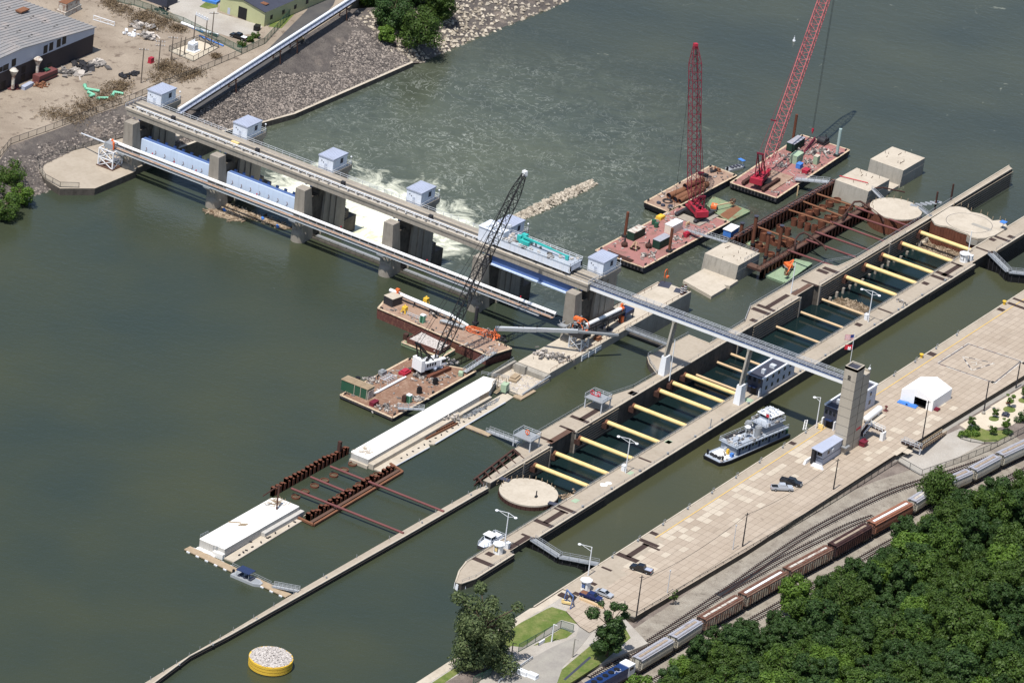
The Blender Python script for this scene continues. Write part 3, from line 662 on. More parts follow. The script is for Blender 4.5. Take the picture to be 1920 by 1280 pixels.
# ---------------------------------------------------------------- lower bank: wall, lawns, lane
zl=-.25
bw=[(-110,YE),(-124,-87.5)]+[xy('D8',1280,0,zl),xy('D8',550,480,zl),xy('D8',0,835,zl)]; bw.append(ext(bw[-1],bw[-2],80))
mb=MB(); inn=[(p[0]-1.2*0+.0,p[1]-2.3) for p in bw]
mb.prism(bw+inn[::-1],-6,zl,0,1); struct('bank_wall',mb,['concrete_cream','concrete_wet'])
poly('lower_bank_ground',[(-111,-89.6)]+[(p[0],p[1]-2.2) for p in bw[1:]]+[(-330,-190),xy('D8',1300,1100,zl),xy('D8',1900,700,zl),xy('B7',1500,980,zl),xy('B7',1330,800,zl),xy('B7',1290,740,zl),xy('B7',985,850,zl)],-6,zl-.02,'gravel_pale')
poly('river_lawn',[xy('B7',780,708,zl),xy('B7',885,740,zl),xy('B7',980,840,zl),xy('B7',850,805,zl),xy('B7',560,1010,zl),xy('B7',480,1000,zl),xy('D8',600,640,zl),xy('D8',300,850,zl),xy('D8',-100,1100,zl),xy('D8',-200,1100,zl),xy('D8',180,835,zl),xy('D8',520,610,zl),xy('D8',800,420,zl),xy('D8',1180,160,zl),xy('D8',1480,0,zl)],zl-.4,zl+.02,'lawn')
poly('dry_lawn',[xy('B7',850,870,zl),xy('B7',935,905,zl),xy('B7',890,940,zl),xy('B7',700,985,zl),xy('B7',640,1000,zl)],zl-.4,zl+.03,'lawn')
poly('dirt_patch',[xy('D8',300,850,zl),xy('D8',620,660,zl),xy('D8',800,690,zl),xy('D8',700,850,zl),xy('D8',500,950,zl)],zl-.4,zl+.024,'gravel_dark')
poly('access_lane',[xy('B7',890,745,zl),xy('B7',1110,800,zl),xy('B7',1110,860,zl),xy('B7',1000,1000,zl),xy('B7',860,1160,zl),xy('B7',800,1330,zl),xy('D8',900,900,zl),xy('D8',1180,650,zl),xy('B7',620,1100,zl),xy('B7',780,1010,zl),xy('B7',960,930,zl),xy('B7',985,850,zl)],zl-.4,zl+.036,'asphalt_pale')
poly('verge_lawn',[xy('B7',1090,980,zl),xy('B7',1320,850,zl),xy('B7',1370,940,zl),xy('B7',1150,1130,zl),xy('B7',900,1290,zl),xy('B7',800,1290,zl),xy('B7',840,1190,zl)],zl-.4,zl+.03,'lawn')
poly('ditch_strip',[xy('B7',1060,1080,zl),xy('B7',1075,1090,zl),xy('B7',880,1260,zl),xy('B7',865,1252,zl)],zl-.4,zl+.05,'dark_slate')
# ---------------------------------------------------------------- the gated dam
def dsh(mb):                                               # the dam's line is turned a little against the lock walls
    mb.v = [(x+.013*(y-70), y, z) for x, y, z in mb.v]; return mb
PY = [144.9, 113.4, 82.6, 51.6, 20.9, -10.4]
where = ['at the left bank, beside the railed concrete pad','second from the left bank, with driftwood caught at its nose','third from the left bank, beside the white boil','fourth from the left bank, right of the white boil','behind the black lattice boom','standing on the river wall by the footbridge']
for i, y in enumerate(PY):
    T = thing('dam_pier', 'concrete dam pier '+where[i], 'dam pier', (20+.013*(y-70), y, ZU), 'concrete piers of the dam')
    zb = -8
    mb = MB()                                              # tapered front column
    w0, w1 = 2.2, 1.62
    def frus(mb, x0,x1,y0,y1,z0, X0,X1,Y0,Y1,z1, mi=0):
        mb.add([(x0,y0,z0),(x1,y0,z0),(x1,y1,z0),(x0,y1,z0),(X0,Y0,z1),(X1,Y0,z1),(X1,Y1,z1),(X0,Y1,z1)],[(3,2,1,0),(4,5,6,7),(0,1,5,4),(1,2,6,5),(2,3,7,6),(3,0,4,7)],mi)
    frus(mb, 13.2,19.2 if i<5 else 18.6,y-w0,y+w0,zb, 12.0,15.3,y-w1,y+w1,14.7)
    part(T,'front_column',dsh(mb),'concrete_grey')
    mb = MB(); mb.cyl((13.6,y,zb),(13.6,y,.6),2.25,20); mb.ell((13.6,y,.6),2.25,2.25,1.4,20,4,half=True); part(T,'pier_nose',dsh(mb),'concrete_grey')
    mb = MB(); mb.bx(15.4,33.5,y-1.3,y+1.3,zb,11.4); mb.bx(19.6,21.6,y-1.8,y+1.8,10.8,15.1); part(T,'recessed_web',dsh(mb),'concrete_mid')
    mb = MB(); frus(mb,21.6,33.6,y-w0,y+w0,zb,22.6,33.2,y-w0+.1,y+w0-.1,15.1); mb.bx(22.6,33.4,y-2.6,y+2.6,15.0,15.6)
    for q in (25,28): mb.bx(q,q+.9,y-w0-.25,y-w0+.1,zb,15)
    part(T,'rear_column',dsh(mb),'concrete_grey')
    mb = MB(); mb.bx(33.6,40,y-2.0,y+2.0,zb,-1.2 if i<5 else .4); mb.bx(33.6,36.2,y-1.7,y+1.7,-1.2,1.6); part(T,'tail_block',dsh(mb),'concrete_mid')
    mb = MB()
    for k in range(28): mb.beam((33.7,y-2.25,-6+k*.75),(33.7,y-1.85,-6+k*.75),.09)
    part(T,'ladder',dsh(mb),'grey_metal')
# service bridge deck
T = thing('dam_bridge', 'long concrete service bridge over the dam piers with railings and a pale pipe along it', 'bridge', (19,70,15.2))
y0,y1 = -13.4,149.2
mb = MB(); mb.bx(15.7,23.7,y0,y1,16.55,17.2); mb.bx(15.9,16.9,y0+.2,y1-.6,15.0,16.55); mb.bx(21.8,22.8,y0+.2,y1-.6,15.0,16.55); part(T,'deck',dsh(mb),['concrete_grey'])
mb = MB(); mb.bx(15.7,16.35,y0,y1,17.2,17.32); mb.bx(17.5,17.75,y0,y1,17.2,17.42); mb.bx(20.9,21.2,y0,y1,17.2,17.42); mb.bx(19.1,19.3,y0,y1,17.2,17.36); part(T,'deck_kerb',dsh(mb),'concrete_cream')
mb = MB(); mb.bx(18.0,18.9,y0,y1,17.2,17.215); mb.bx(19.5,20.7,y0,y1,17.2,17.215); part(T,'crane_track',dsh(mb),'asphalt')
mb = MB()
for x in (17.1,): mb.cyl((x,22,18.1),(x,y1-3,18.1),.13,6); mb.cyl((x,22,17.75),(x,y1-3,17.75),.08,6)
for k in range(44): y=y1-4-k*2.9; mb.bx(17.0,17.2,y-.12,y+.12,17.2,18.1)
part(T,'pipe_run',dsh(mb),'white_paint')
mb = MB(); mb.rail([(23.5,y1,17.2),(23.5,y0,17.2)],1.2,2.6,.05); mb.rail([(15.8,y1,17.3),(23.5,y1,17.2)],1.2,2.2,.05); mb.rail([(15.8,y0,17.3),(23.5,y0,17.2)],1.2,2.2,.05); mb.rail([(15.85,y1,17.3),(15.85,y0,17.3)],.35,4,.03,(1.0,))
part(T,'railing',dsh(mb),'pole_grey')
mb = MB(); g=random.Random(2)
for k in range(46):
    y=y1-2-k*3.4; mb.box((16.0+g.uniform(0,.8),y,17.45),(.35,.5,.4),0)
    if k%9==4: mb.box((18.4,y,18.0),(.8,1.2,1.5),0)
part(T,'light_fitting',dsh(mb),'dark_steel')
mb = MB(); mb.box((18.4,111,17.7),(1.0,2.6,.9)); part(T,'handcart',dsh(mb),'strut_yellow')
for q,py in enumerate(PY):
    mb=MB()
    for dy in (-.9,.9): mb.bx(16.0,16.8,py+dy-.3,py+dy+.3,14.7,15.02)
    part(T,'bearing',dsh(mb),'deep_blue')
# machinery houses
hl = ['beside the white bank conveyor','in front of the long training wall','third from the bank, before churning water','just left of the black boom','behind the black lattice boom','at its land end by the red barge']
for i,y in enumerate(PY):
    T = thing('machinery_house','white machinery house on the dam bridge, '+hl[i],'machinery house',(27.5+.013*(y-70),y,17.2),'machinery houses on the dam bridge')
    x0,x1=23.9,31.0
    mb=MB(); mb.bx(x0,33.4,y-3.0,y+2.8,15.6,17.0); part(T,'platform',dsh(mb),'concrete_grey')
    mb=MB(); mb.bx(x0,x1,y-2.55,y+2.55,17.0,20.9); 
    for k in range(1,3): mb.bx(x0-.03,x0,y-2.55+1.7*k,y-2.52+1.7*k,17.1,20.8)
    part(T,'wall',dsh(mb),'blue_white')
    mb=MB(); mb.prism([(x0-.2,y-2.75),(x1+.2,y-2.75),(x1+.2,y+2.75),(x0-.2,y+2.75)],20.9,21.25)
    for k in range(9): mb.bx(x0-.2,x1+.2,y-2.6+k*.62,y-2.5+k*.62,21.25,21.31)
    part(T,'roof',dsh(mb),'roof_bluegrey')
    mb=MB(); mb.bx(x0-.05,x0,y-.5,y+.4,17.1,19.2); part(T,'door',dsh(mb),'wall_bluegrey')
    mb=MB(); mb.bx(x0-.06,x0-.01,y+1.3,y+1.6,19.6,19.9); mb.bx(x0-.06,x0-.01,y+.7,y+.95,19.2,19.5); mb.bx(27.6,28.9,y-2.61,y-2.56,18.9,20.4); part(T,'vent',dsh(mb),'dark_slate')
    mb=MB(); mb.rail([(x0+.2,y-2.9,17.0),(33.2,y-2.9,17.0),(33.2,y+2.7,17.0)],1.1,1.8,.05); part(T,'railing',dsh(mb),'pole_grey')
    mb=MB(); mb.cyl((32.9,y-2.7,17),(32.9,y-2.7,19.4),.06,5); mb.ell((32.9,y-2.7,19.5),.28); part(T,'lamp',dsh(mb),'white_paint')
# gates
gl=['raised light blue steel gate in the left bay, river side face showing','raised light blue steel gate in the second bay, above the trapped driftwood','lowered steel gate with only its crest above water, left of the fourth pier','lowered steel gate with only its crest above water, right of the fourth pier','blue steel gate drawn up tight under the bridge deck beside the river wall']
for i in range(5):
    a,b=PY[i]-1.9,PY[i+1]+1.9; cxm=(a+b)/2
    T=thing('dam_gate',gl[i],'dam gate',(17+.013*(cxm-70),cxm,ZU),'steel gates of the dam')
    if i<2:
        mb=MB(); mb.bx(16.6,17.0,b,a,2.6,9.0); part(T,'skin_plate',dsh(mb),'gate_blue')
        mb=MB()
        for k in range(8): y=a-2-k*(a-b-4)/7; mb.beam((16.55,y,6.9),(16.55,y-.3,6.2),.12); mb.beam((16.55,y-.3,6.2),(16.55,y+.2,5.7),.12)
        part(T,'lifting_hook',dsh(mb),'rust')
        mb=MB(); mb.bx(17.0,18.6,b,a,8.7,9.0); mb.bx(17.0,18.6,b,a,5.4,5.7); mb.bx(17.0,18.6,b,a,2.6,2.9)
        for k in range(12): y=b+(a-b)*(k+.5)/12; mb.bx(17.0,18.6,y-.12,y+.12,2.9,8.7)
        for k in range(9): y=b+(a-b)*(k+.5)/9; mb.box((18.7,y,9.3),(.4,.9,.6))
        part(T,'girder',dsh(mb),'deep_blue')
    elif i<4:
        mb=MB(); mb.bx(19.6,21,b,a,-7,ZU+.2); part(T,'crest',dsh(mb),'grey_metal')
        mb=MB(); mb.bx(17.6,18.2,b,a-.2,ZU-.2,ZU+.5); mb.rail([(18,b,ZU+.4),(18,a,ZU+.4)],.8,3,.05); part(T,'boom_pipe',dsh(mb),'concrete_mid')
    else:
        mb=MB(); mb.bx(16.7,17.1,b,a,12.2,14.6); part(T,'skin_plate',dsh(mb),'deep_blue')
        mb=MB(); mb.bx(16.2,17.2,b,a,11.9,12.3); part(T,'girder',dsh(mb),'gate_blue')
    mb=MB(); mb.bx(19.0,30,b-.2,a+.2,-9,-2.6 if i in (2,3,4) else -3.2); part(T,'sill',dsh(mb),'concrete_wet')
# water running over the sills into the lower pool
mb=MB()
for i in range(5):
    a,b=PY[i]-2.2,PY[i+1]+2.2
    prof=[(18.2,ZU-.02),(22,-2.1),(26,-2.9),(31,-4.6),(37,-6.0),(44,ZD+.03)]; vs=[]
    n=16
    for (x,z) in prof:
        for k in range(n+1):
            y=b+(a-b)*k/n; vs.append((x,y,z+(0.22*math.sin(k*2.3+x*1.7)+.14*math.sin(k*5.1-x) if 22<x<43 else 0)))
    mb.add(vs,[(j*(n+1)+k,(j+1)*(n+1)+k,(j+1)*(n+1)+k+1,j*(n+1)+k+1) for j in range(len(prof)-1) for k in range(n)],0 if i in (1,2) else 1,True)
struct('spillway_water',dsh(mb),['water_spill','water_lower'])
# driftwood held against the dam
g=random.Random(21); mb=MB()
def inside(p,poly):
    c=False; n=len(poly)
    for i in range(n):
        x1,y1=poly[i]; x2,y2=poly[(i+1)%n]
        if (y1>p[1])!=(y2>p[1]) and p[0]<(x2-x1)*(p[1]-y1)/(y2-y1)+x1: c=not c
    return c
rp=[xy('E1',*q,ZU) for q in ((40,820),(150,780),(300,730),(560,820),(900,930),(1100,1020),(960,1030),(760,950),(560,880),(470,870),(520,930),(380,930),(180,870))]
xs=[p[0] for p in rp]; ys=[p[1] for p in rp]; k=0
while k<900:
    p=(g.uniform(min(xs),max(xs)),g.uniform(min(ys),max(ys)))
    if not inside(p,rp): continue
    k+=1; L=g.uniform(.4,2.2); a=g.uniform(0,3.14); mb.beam((p[0],p[1],ZU+g.uniform(0,.2)),(p[0]+L*math.cos(a),p[1]+L*math.sin(a),ZU+g.uniform(.05,.3)),g.uniform(.12,.35))
tag(mb.build('driftwood_raft','driftwood'),kind='stuff')
mb=MB(); mb.prism(rp,ZU-.1,ZU+.06); tag(mb.build('floating_debris','weeds'),kind='stuff')
g=random.Random(4)
for k,(x,y,l) in enumerate(((260,805,'blue plastic drum floating in the driftwood by the second pier'),(722,908,'light blue plastic drum in the middle of the driftwood raft'),(900,1003,'light blue plastic drum at the right end of the driftwood raft'))):
    c=at('E1',x,y,ZU); mb=MB(); mb.cyl((c.x-.5,c.y-.5,ZU+.35),(c.x+.4,c.y+.5,ZU+.35),.42,10); mb.cyl((c.x-.1,c.y-.06,ZU+.35),(c.x,c.y+.05,ZU+.35),.45,10); solo('plastic_drum',l,'drum',mb,'blue_cloth')
# travelling bulkhead crane on the bridge
T=thing('bulkhead_crane','white travelling crane carriage with a teal telescopic boom standing on the dam bridge','crane',(19,6,17.2))
ya,yb=19.5,-6.5
mb=MB(); mb.bx(16.6,17.3,yb,ya,18.0,19.9); mb.bx(22.3,23.0,yb,ya,18.0,19.9); mb.bx(16.6,23,yb,yb+.4,18.4,19.9); mb.bx(16.6,23,ya-.4,ya,18.4,19.9); part(T,'carriage',dsh(mb),'blue_white'); mb=MB(); mb.bx(16.6,23,yb,ya,19.9,20.1); part(T,'carriage_deck',dsh(mb),'boat_deck'); mb=MB(); g=random.Random(12); [mb.box((g.uniform(17,22.6),g.uniform(yb+1,ya-1),20.1+.3),(g.uniform(.3,1.4),g.uniform(.3,1.2),g.uniform(.3,.8)),g.uniform(0,3)) for k in range(34)]; part(T,'deck_equipment',dsh(mb),'clutter')
mb=MB()
for k in range(8): y=yb+1+k*3.4; mb.bx(16.7,17.2,y,y+1.2,17.3,18.0); mb.bx(22.4,22.9,y,y+1.2,17.3,18.0)
part(T,'wheel_truck',dsh(mb),'black_steel')
mb=MB(); mb.rail([(16.5,ya,20.1),(16.5,yb,20.1),(23,yb,20.1),(23,ya,20.1)],1.0,2.2,.05)
for k in range(9): mb.bx(16.55,16.58,yb+k*2.9,yb+k*2.9+.2,18.1,19.8)
part(T,'railing',dsh(mb),'white_paint')
mb=MB(); mb.bx(17,22.8,ya-.2,ya+5.2,17.4,21.6); mb.bx(17,20,ya-3,ya-.2,20.1,22.2); mb.prism([(16.8,ya+5.3),(16.8,ya-.3),(23,ya-.3),(23,ya+5.3)],21.6,21.8); part(T,'hoist_house',dsh(mb),'blue_white')
mb=MB(); g=random.Random(9)
for k in range(26): mb.box((g.uniform(17.3,22.5),g.uniform(ya-2.5,ya+4.5),22.0+g.uniform(-.1,.4)),(g.uniform(.2,1),g.uniform(.2,.9),g.uniform(.2,.8)),g.uniform(0,3))
part(T,'roof_machinery',dsh(mb),'pole_grey')
mb=MB(); mb.bx(18.6,21.4,9.0,12.2,20.1,21.3); mb.box((20.6,11.6,21.9),(1.4,1.6,1.3)); mb.cyl((20,10.4,20.1),(20,10.4,21),1.1,12); mb.bx(19,20,12,13.2,20.6,22.2); part(T,'slewing_cab',dsh(mb),'teal')
mb=MB(); mb.beam((19.6,11.5,22.1),(19.6,2,21.6),.5); mb.beam((19.6,2.5,21.6),(19.6,-3.2,21.3),.35); mb.bx(19.3,19.9,-3.9,-2.9,20.3,21.5); mb.beam((19.6,-3.5,20.3),(19.6,-3.5,20.15),.3); part(T,'boom',dsh(mb),'teal')
# footbridge from the dam over the locks to the elevator tower
T=thing('footbridge','long white steel footbridge on two concrete columns crossing the locks to the tower','footbridge',(16,-55,15))
pa=at('F',1107,543,15.3); pb=at('F',1583,720,16.6); pa.y=-13.2
d=(pb-pa); nrm=Vector((-d.y,d.x,0)).normalized()*-1.0
if nrm.x<0: nrm=-nrm
mb=MB(); up=Vector((0,0,1))
for s in (0.0,2.3): mb.beam(pa+nrm*s+up*.55,pb+nrm*s+up*.55,.35,1.25)
part(T,'girder',mb,'white_bright')
mb=MB(); mb.beam(pa+nrm*1.15+up*1.22,pb+nrm*1.15+up*1.22,2.7,.1); part(T,'walkway',mb,'dark_slate')
mb=MB()
for s in (-.15,2.45): mb.rail([pa+nrm*s+up*1.27,pb+nrm*s+up*1.27],1.1,2.4,.05,(1.0,.66,.33))
part(T,'railing',mb,'pole_grey')
mb=MB(); mb.beam(pa+nrm*-.2+up*1.16,pb+nrm*-.2+up*1.16,.12,.16); part(T,'flange',mb,'deep_blue')
for (t,x,y) in (('B5',318,528),('B5',848,733)):
    c=at(t,x,y,0); f=(c.y-pa.y)/(pb.y-pa.y); zt=(pa.z+(pb.z-pa.z)*f)-.1
    mb=MB(); mb.add([(c.x-1.6,c.y-1.0,0),(c.x+1.6,c.y-1.0,0),(c.x+1.6,c.y+1.0,0),(c.x-1.6,c.y+1.0,0),(c.x-1.15,c.y-.75,5.6),(c.x+1.15,c.y-.75,5.6),(c.x+1.15,c.y+.75,5.6),(c.x-1.15,c.y+.75,5.6)],[(3,2,1,0),(4,5,6,7),(0,1,5,4),(1,2,6,5),(2,3,7,6),(3,0,4,7)]); part(T,'pedestal',mb,'white_paint')
    top=pa+d*f+nrm*1.15
    mb=MB()
    for s in (-.75,.75): mb.beam((c.x+s,c.y,5.6),(top.x+s,top.y,zt),.55,.75)
    for k in range(3): q=(k+1)/4; mb.bx(c.x+(top.x-c.x)*q-.8,c.x+(top.x-c.x)*q+.8,c.y-.25,c.y+.25,5.6+(zt-5.6)*q-.2,5.6+(zt-5.6)*q+.2)
    mb.box((top.x,top.y,zt-.25),(2.6,.9,.5)); part(T,'column',mb,'concrete_side')

# ---------------------------------------------------------------- conveyors of the demolition and concrete works
def conveyor_tube(T,p,q,r=.55,side=1.6):
    p=Vector(p);q=Vector(q); d=(q-p).normalized(); n=Vector((-d.y,d.x,0)).normalized()
    return d,n
T=thing('conveyor','long white covered conveyor with walkway running along the front of the dam piers','conveyor',(10,70,6.5))
za=6.6; Y0,Y1=-6.5,151
mb=MB(); mb.cyl((12.1,Y0,za+.55),(12.1,Y1,za+.55),.48,12); part(T,'belt_cover',dsh(mb),'white_bright')
mb=MB(); mb.bx(9.4,9.95,Y0+4,Y1-3,za-.75,za-.15); part(T,'return_duct',dsh(mb),'white_bright')
mb=MB(); mb.bx(10.1,11.2,Y0,Y1,za-.35,za-.25); part(T,'walkway',dsh(mb),'deck_tan')
mb=MB(); mb.bx(9.2,9.4,Y0,Y1,za-.1,za+.12); mb.bx(12.7,12.9,Y0,Y1,za-.6,za-.3); mb.bx(10.0,10.15,Y0,Y1,za-.7,za-.3); part(T,'stringer',dsh(mb),'black_steel')
mb=MB(); mb.rail([(9.3,Y1,za-.1),(9.3,Y0,za-.1)],1.0,3.0,.04,(1.0,)); mb.rail([(11.2,Y1,za-.3),(11.2,Y0,za-.3)],1.0,3.0,.04,(1.0,)); part(T,'railing',dsh(mb),'pole_grey')
mb=MB()
for y in PY:
    for s in (-1,1):
        mb.beam((13,y+s*.8,2.0),(11.5,y+s*2.2,za-.7),.22); mb.beam((13,y+s*.8,2.0),(9.6,y+s*1.4,za-1.0),.22); mb.beam((13,y+s,za-.9),(9.2,y+s,za-.9),.25)
    mb.box((10.2,y,za-1.1),(1.8,2.4,.35))
part(T,'bracket',dsh(mb),'grey_metal')
mb=MB()
for y in (136,128,120,98,68,38,6): mb.beam((12.9,y,za+.9),(12.9,y,za+1.3),.28)
part(T,'warning_light',dsh(mb),'red')
# its support tower on the bank pad
T=thing('conveyor_tower','white braced steel tower carrying the left end of the dam conveyor on the pad','tower',tuple(at('A1',600,930,.4)))
c=at('A1',612,925,.4); mb=MB(); hgt=5.6
cs=[(-2.2,-2.6),(2.4,-2.6),(2.4,2.6),(-2.2,2.6)]
for a,b in cs: mb.beam((c.x+a,c.y+b,.4),(c.x+a,c.y+b,.4+hgt),.35)
for k in range(4):
    (a,b),(e,f)=cs[k],cs[(k+1)%4]
    for z0,z1 in ((.5,3.2),(3.2,6.0)): mb.beam((c.x+a,c.y+b,z0),(c.x+e,c.y+f,z1),.2); mb.beam((c.x+e,c.y+f,z0),(c.x+a,c.y+b,z1),.2); mb.beam((c.x+a,c.y+b,z1),(c.x+e,c.y+f,z1),.25)
part(T,'frame',mb,'white_paint')
mb=MB(); mb.bx(c.x-2.6,c.x+2.8,c.y-3,c.y+3,.4,.75); part(T,'footing',mb,'grating_rust')
mb=MB(); mb.box((c.x,c.y,7.0),(2.6,3,1.6)); part(T,'hopper',mb,'grey_metal')
mb=MB(); mb.beam((c.x-1,c.y-1.5,6.3),(c.x-1,c.y-1.5,8.6),.5); mb.beam((c.x+1,c.y+.5,6.5),(c.x+1,c.y+.5,8.3),.5); mb.beam((c.x-1,c.y-1.5,8.4),(c.x+1,c.y+.5,8.4),.3); part(T,'drive_unit',mb,'orange')
mb=MB(); a=at('A1',455,745,5.5); mb.cyl((c.x,c.y,7),a,.28,8,.22); part(T,'discharge_chute',mb,'pole_grey')
# transfer tower on the river wall with two more conveyors
c=at('E3',640,470,.2)
T=thing('conveyor_tower','dark braced transfer tower with orange ring frames where three conveyors meet on the river wall','tower',(c.x,c.y,.2))
mb=MB(); cs=[(-1.8,-2.0),(1.8,-2.0),(1.8,2.0),(-1.8,2.0)]
for a,b in cs: mb.beam((c.x+a,c.y+b,.2),(c.x+a,c.y+b,5.2),.3)
for k in range(4):
    (a,b),(e,f)=cs[k],cs[(k+1)%4]; mb.beam((c.x+a,c.y+b,.4),(c.x+e,c.y+f,2.8),.18); mb.beam((c.x+e,c.y+f,.4),(c.x+a,c.y+b,2.8),.18); mb.beam((c.x+a,c.y+b,2.8),(c.x+e,c.y+f,5.0),.18); mb.beam((c.x+a,c.y+b,5),(c.x+e,c.y+f,5),.25)
part(T,'frame',mb,'pole_grey')
mb=MB(); mb.bx(c.x-2.2,c.x+2.2,c.y-2.4,c.y+2.4,4.0,5.6); mb.bx(c.x-1.4,c.x+1.6,c.y-1,c.y+2.4,5.6,7.0); part(T,'hopper',mb,'dark_steel')
mb=MB()
for s in (-1.6,1.6):
    pts=[(c.x+s,c.y+1.7*math.cos(a),6.4+2.0*math.sin(a)) for a in [math.pi*k/8 for k in range(9)]]; mb.tube(pts,.14,5)
mb.box((c.x,c.y+1,8.6),(1.4,2.6,.8)); mb.box((c.x-.2,c.y-1.8,5.9),(1.6,.8,.5)); part(T,'ring_frame',mb,'orange')
mb=MB(); g=random.Random(8)
for k in range(40): mb.box((c.x+g.uniform(-2.2,2.2),c.y+g.uniform(-2,2.4),5.2+g.uniform(0,3.2)),(g.uniform(.15,.8),g.uniform(.15,.8),g.uniform(.15,.8)),g.uniform(0,3))
part(T,'drive_unit',mb,'grey_metal')
tt=Vector((c.x,c.y,6.3))
T=thing('conveyor','white tube conveyor sloping along the river wall to a black generator stand','conveyor',(30,-12,.2))
e=at('E3',1062,95,4.0); s0=tt+Vector((1.5,0,-.2)); mb=MB(); mb.cyl(s0,e,.6,12); part(T,'belt_cover',mb,'white_bright')
mb=MB(); mb.beam(s0+Vector((0,-.9,-.7)),e+Vector((0,-.9,-.7)),.8,.4); mb.rail([s0+Vector((0,-1.3,-.5)),e+Vector((0,-1.3,-.5))],1,2.5,.05); part(T,'walkway',mb,'dark_steel')
mb=MB()
for t in (.3,.62,.93):
    p=s0.lerp(e,t)
    for s in (-.9,.9): mb.beam((p.x,p.y+s,.2),(p.x,p.y+s*.6,p.z-.5),.22)
    mb.beam((p.x,p.y-.9,.6),(p.x,p.y+.9,p.z-.6),.15)
part(T,'trestle',mb,'dark_steel')
mb=MB(); mb.cyl(e-Vector((.6,0,0)),e+Vector((.5,0,0)),.75,12); mb.box((e.x,e.y,e.z+1.0),(.7,.6,1.0)); part(T,'head_drum',mb,'orange')
c2=at('E3',1090,190,.2)
T=thing('generator_stand','black steel generator stand on legs beside the sloping white conveyor','generator',(c2.x,c2.y,.2))
mb=MB(); mb.bx(c2.x-2.2,c2.x+2.2,c2.y-1.6,c2.y+1.6,2.0,3.2); part(T,'housing',mb,'navy')
mb=MB()
for a in (-2,2):
    for b in (-1.4,1.4): mb.beam((c2.x+a,c2.y+b,.2),(c2.x+a,c2.y+b,2),.22)
part(T,'leg',mb,'black_steel')
mb=MB(); mb.box((c2.x-2.9,c2.y-.6,1.2),(1.0,1.2,1.8)); part(T,'orange_motor',mb,'orange')
T=thing('conveyor','slim grey telescoping conveyor reaching from the rusty barge over the river wall','conveyor',(0,0,0))
p0=at('E3',-160,290,4.0); p1=at('E3',640,318,7.2); p2=at('E3',1030,352,5.2)
mb=MB(); mb.beam(p0,p0.lerp(p1,.5),1.1,.9); mb.beam(p0.lerp(p1,.45),p1,.9,.7); mb.beam(p1,p2,.7,.55); part(T,'boom',mb,'grey_metal')
mb=MB(); mb.cyl(p0+Vector((0,0,.6)),p1+Vector((0,0,.55)),.22,6); part(T,'belt_cover',mb,'pole_grey')
mb=MB()
for t in (.05,.28,.33,.5): q=p0.lerp(p1,t); mb.beam(q+Vector((0,0,-.8)),q+Vector((0,0,1.4)),.22)
part(T,'collar',mb,'black_steel')
mb=MB(); q=at('B1',1390,580,0); mb.beam((q.x,q.y,1.2),(p0.x,p0.y,p0.z),.5); mb.beam((q.x+.9,q.y-.9,1.2),(p0.x,p0.y,p0.z),.3); part(T,'support_mast',mb,'orange')
# clutter on the river wall
g=random.Random(31); ZR=.2
for k,(t,x,y,nm,lb,ct,mat) in enumerate((('E3',300,545,'machinery_heap','heap of grey machinery parts on the river wall end','machinery','clutter'),('E3',440,580,'machinery_heap','white and grey machine parts lying in front of the braced tower','machinery','clutter'))):
    c=at(t,x,y,ZR); mb=MB()
    for j in range(60): mb.box((c.x+g.gauss(0,1.3),c.y+g.gauss(0,1.6),ZR+.15+abs(g.gauss(0,.4))),(g.uniform(.15,1.2),g.uniform(.15,.6),g.uniform(.1,.7)),g.uniform(0,3),0,g.uniform(-.4,.4))
    solo(nm,lb,ct,mb,mat)
c=at('E3',830,395,ZR); mb=MB(); mb.box((c.x,c.y,ZR+.35),(2.4,1.8,.1)); mb.box((c.x,c.y,ZR+.9),(2.0,1.4,.12)); 
for a in (-.9,.9):
    for b in (-.6,.6): mb.beam((c.x+a,c.y+b,ZR),(c.x+a,c.y+b,ZR+1),.12)
solo('work_table','rust coloured steel work table under the conveyor','table',mb,'rust_pale')
c=at('C7',1460,380,ZR); mb=MB(); mb.tube([(c.x-.8,c.y,ZR),(c.x-.8,c.y,ZR+1.8),(c.x-.3,c.y,ZR+2.4),(c.x+.3,c.y,ZR+2.4),(c.x+.8,c.y,ZR+1.8),(c.x+.8,c.y,ZR)],.12); mb.box((c.x,c.y-.6,ZR+.3),(.9,.6,.6)); solo('lifting_cage','orange arched lifting frame at the river wall end','lifting frame',mb,'orange')
for dx,lb in ((0,'left banded steel bollard column at the river wall corner'),(1.3,'right banded steel bollard column at the river wall corner')):
    c=at('C7',1650+dx*30,590-dx*14,ZR); mb=MB(); mb.cyl((c.x,c.y,ZR),(c.x,c.y,ZR+2.6),.42,10)
    T=thing('mooring_column',lb,'bollard',(c.x,c.y,ZR)); part(T,'post',mb,'rust_dark')
    mb=MB(); 
    for q in (.7,1.4,2.1): mb.cyl((c.x,c.y,ZR+q),(c.x,c.y,ZR+q+.25),.46,10)
    part(T,'band',mb,'white_paint')
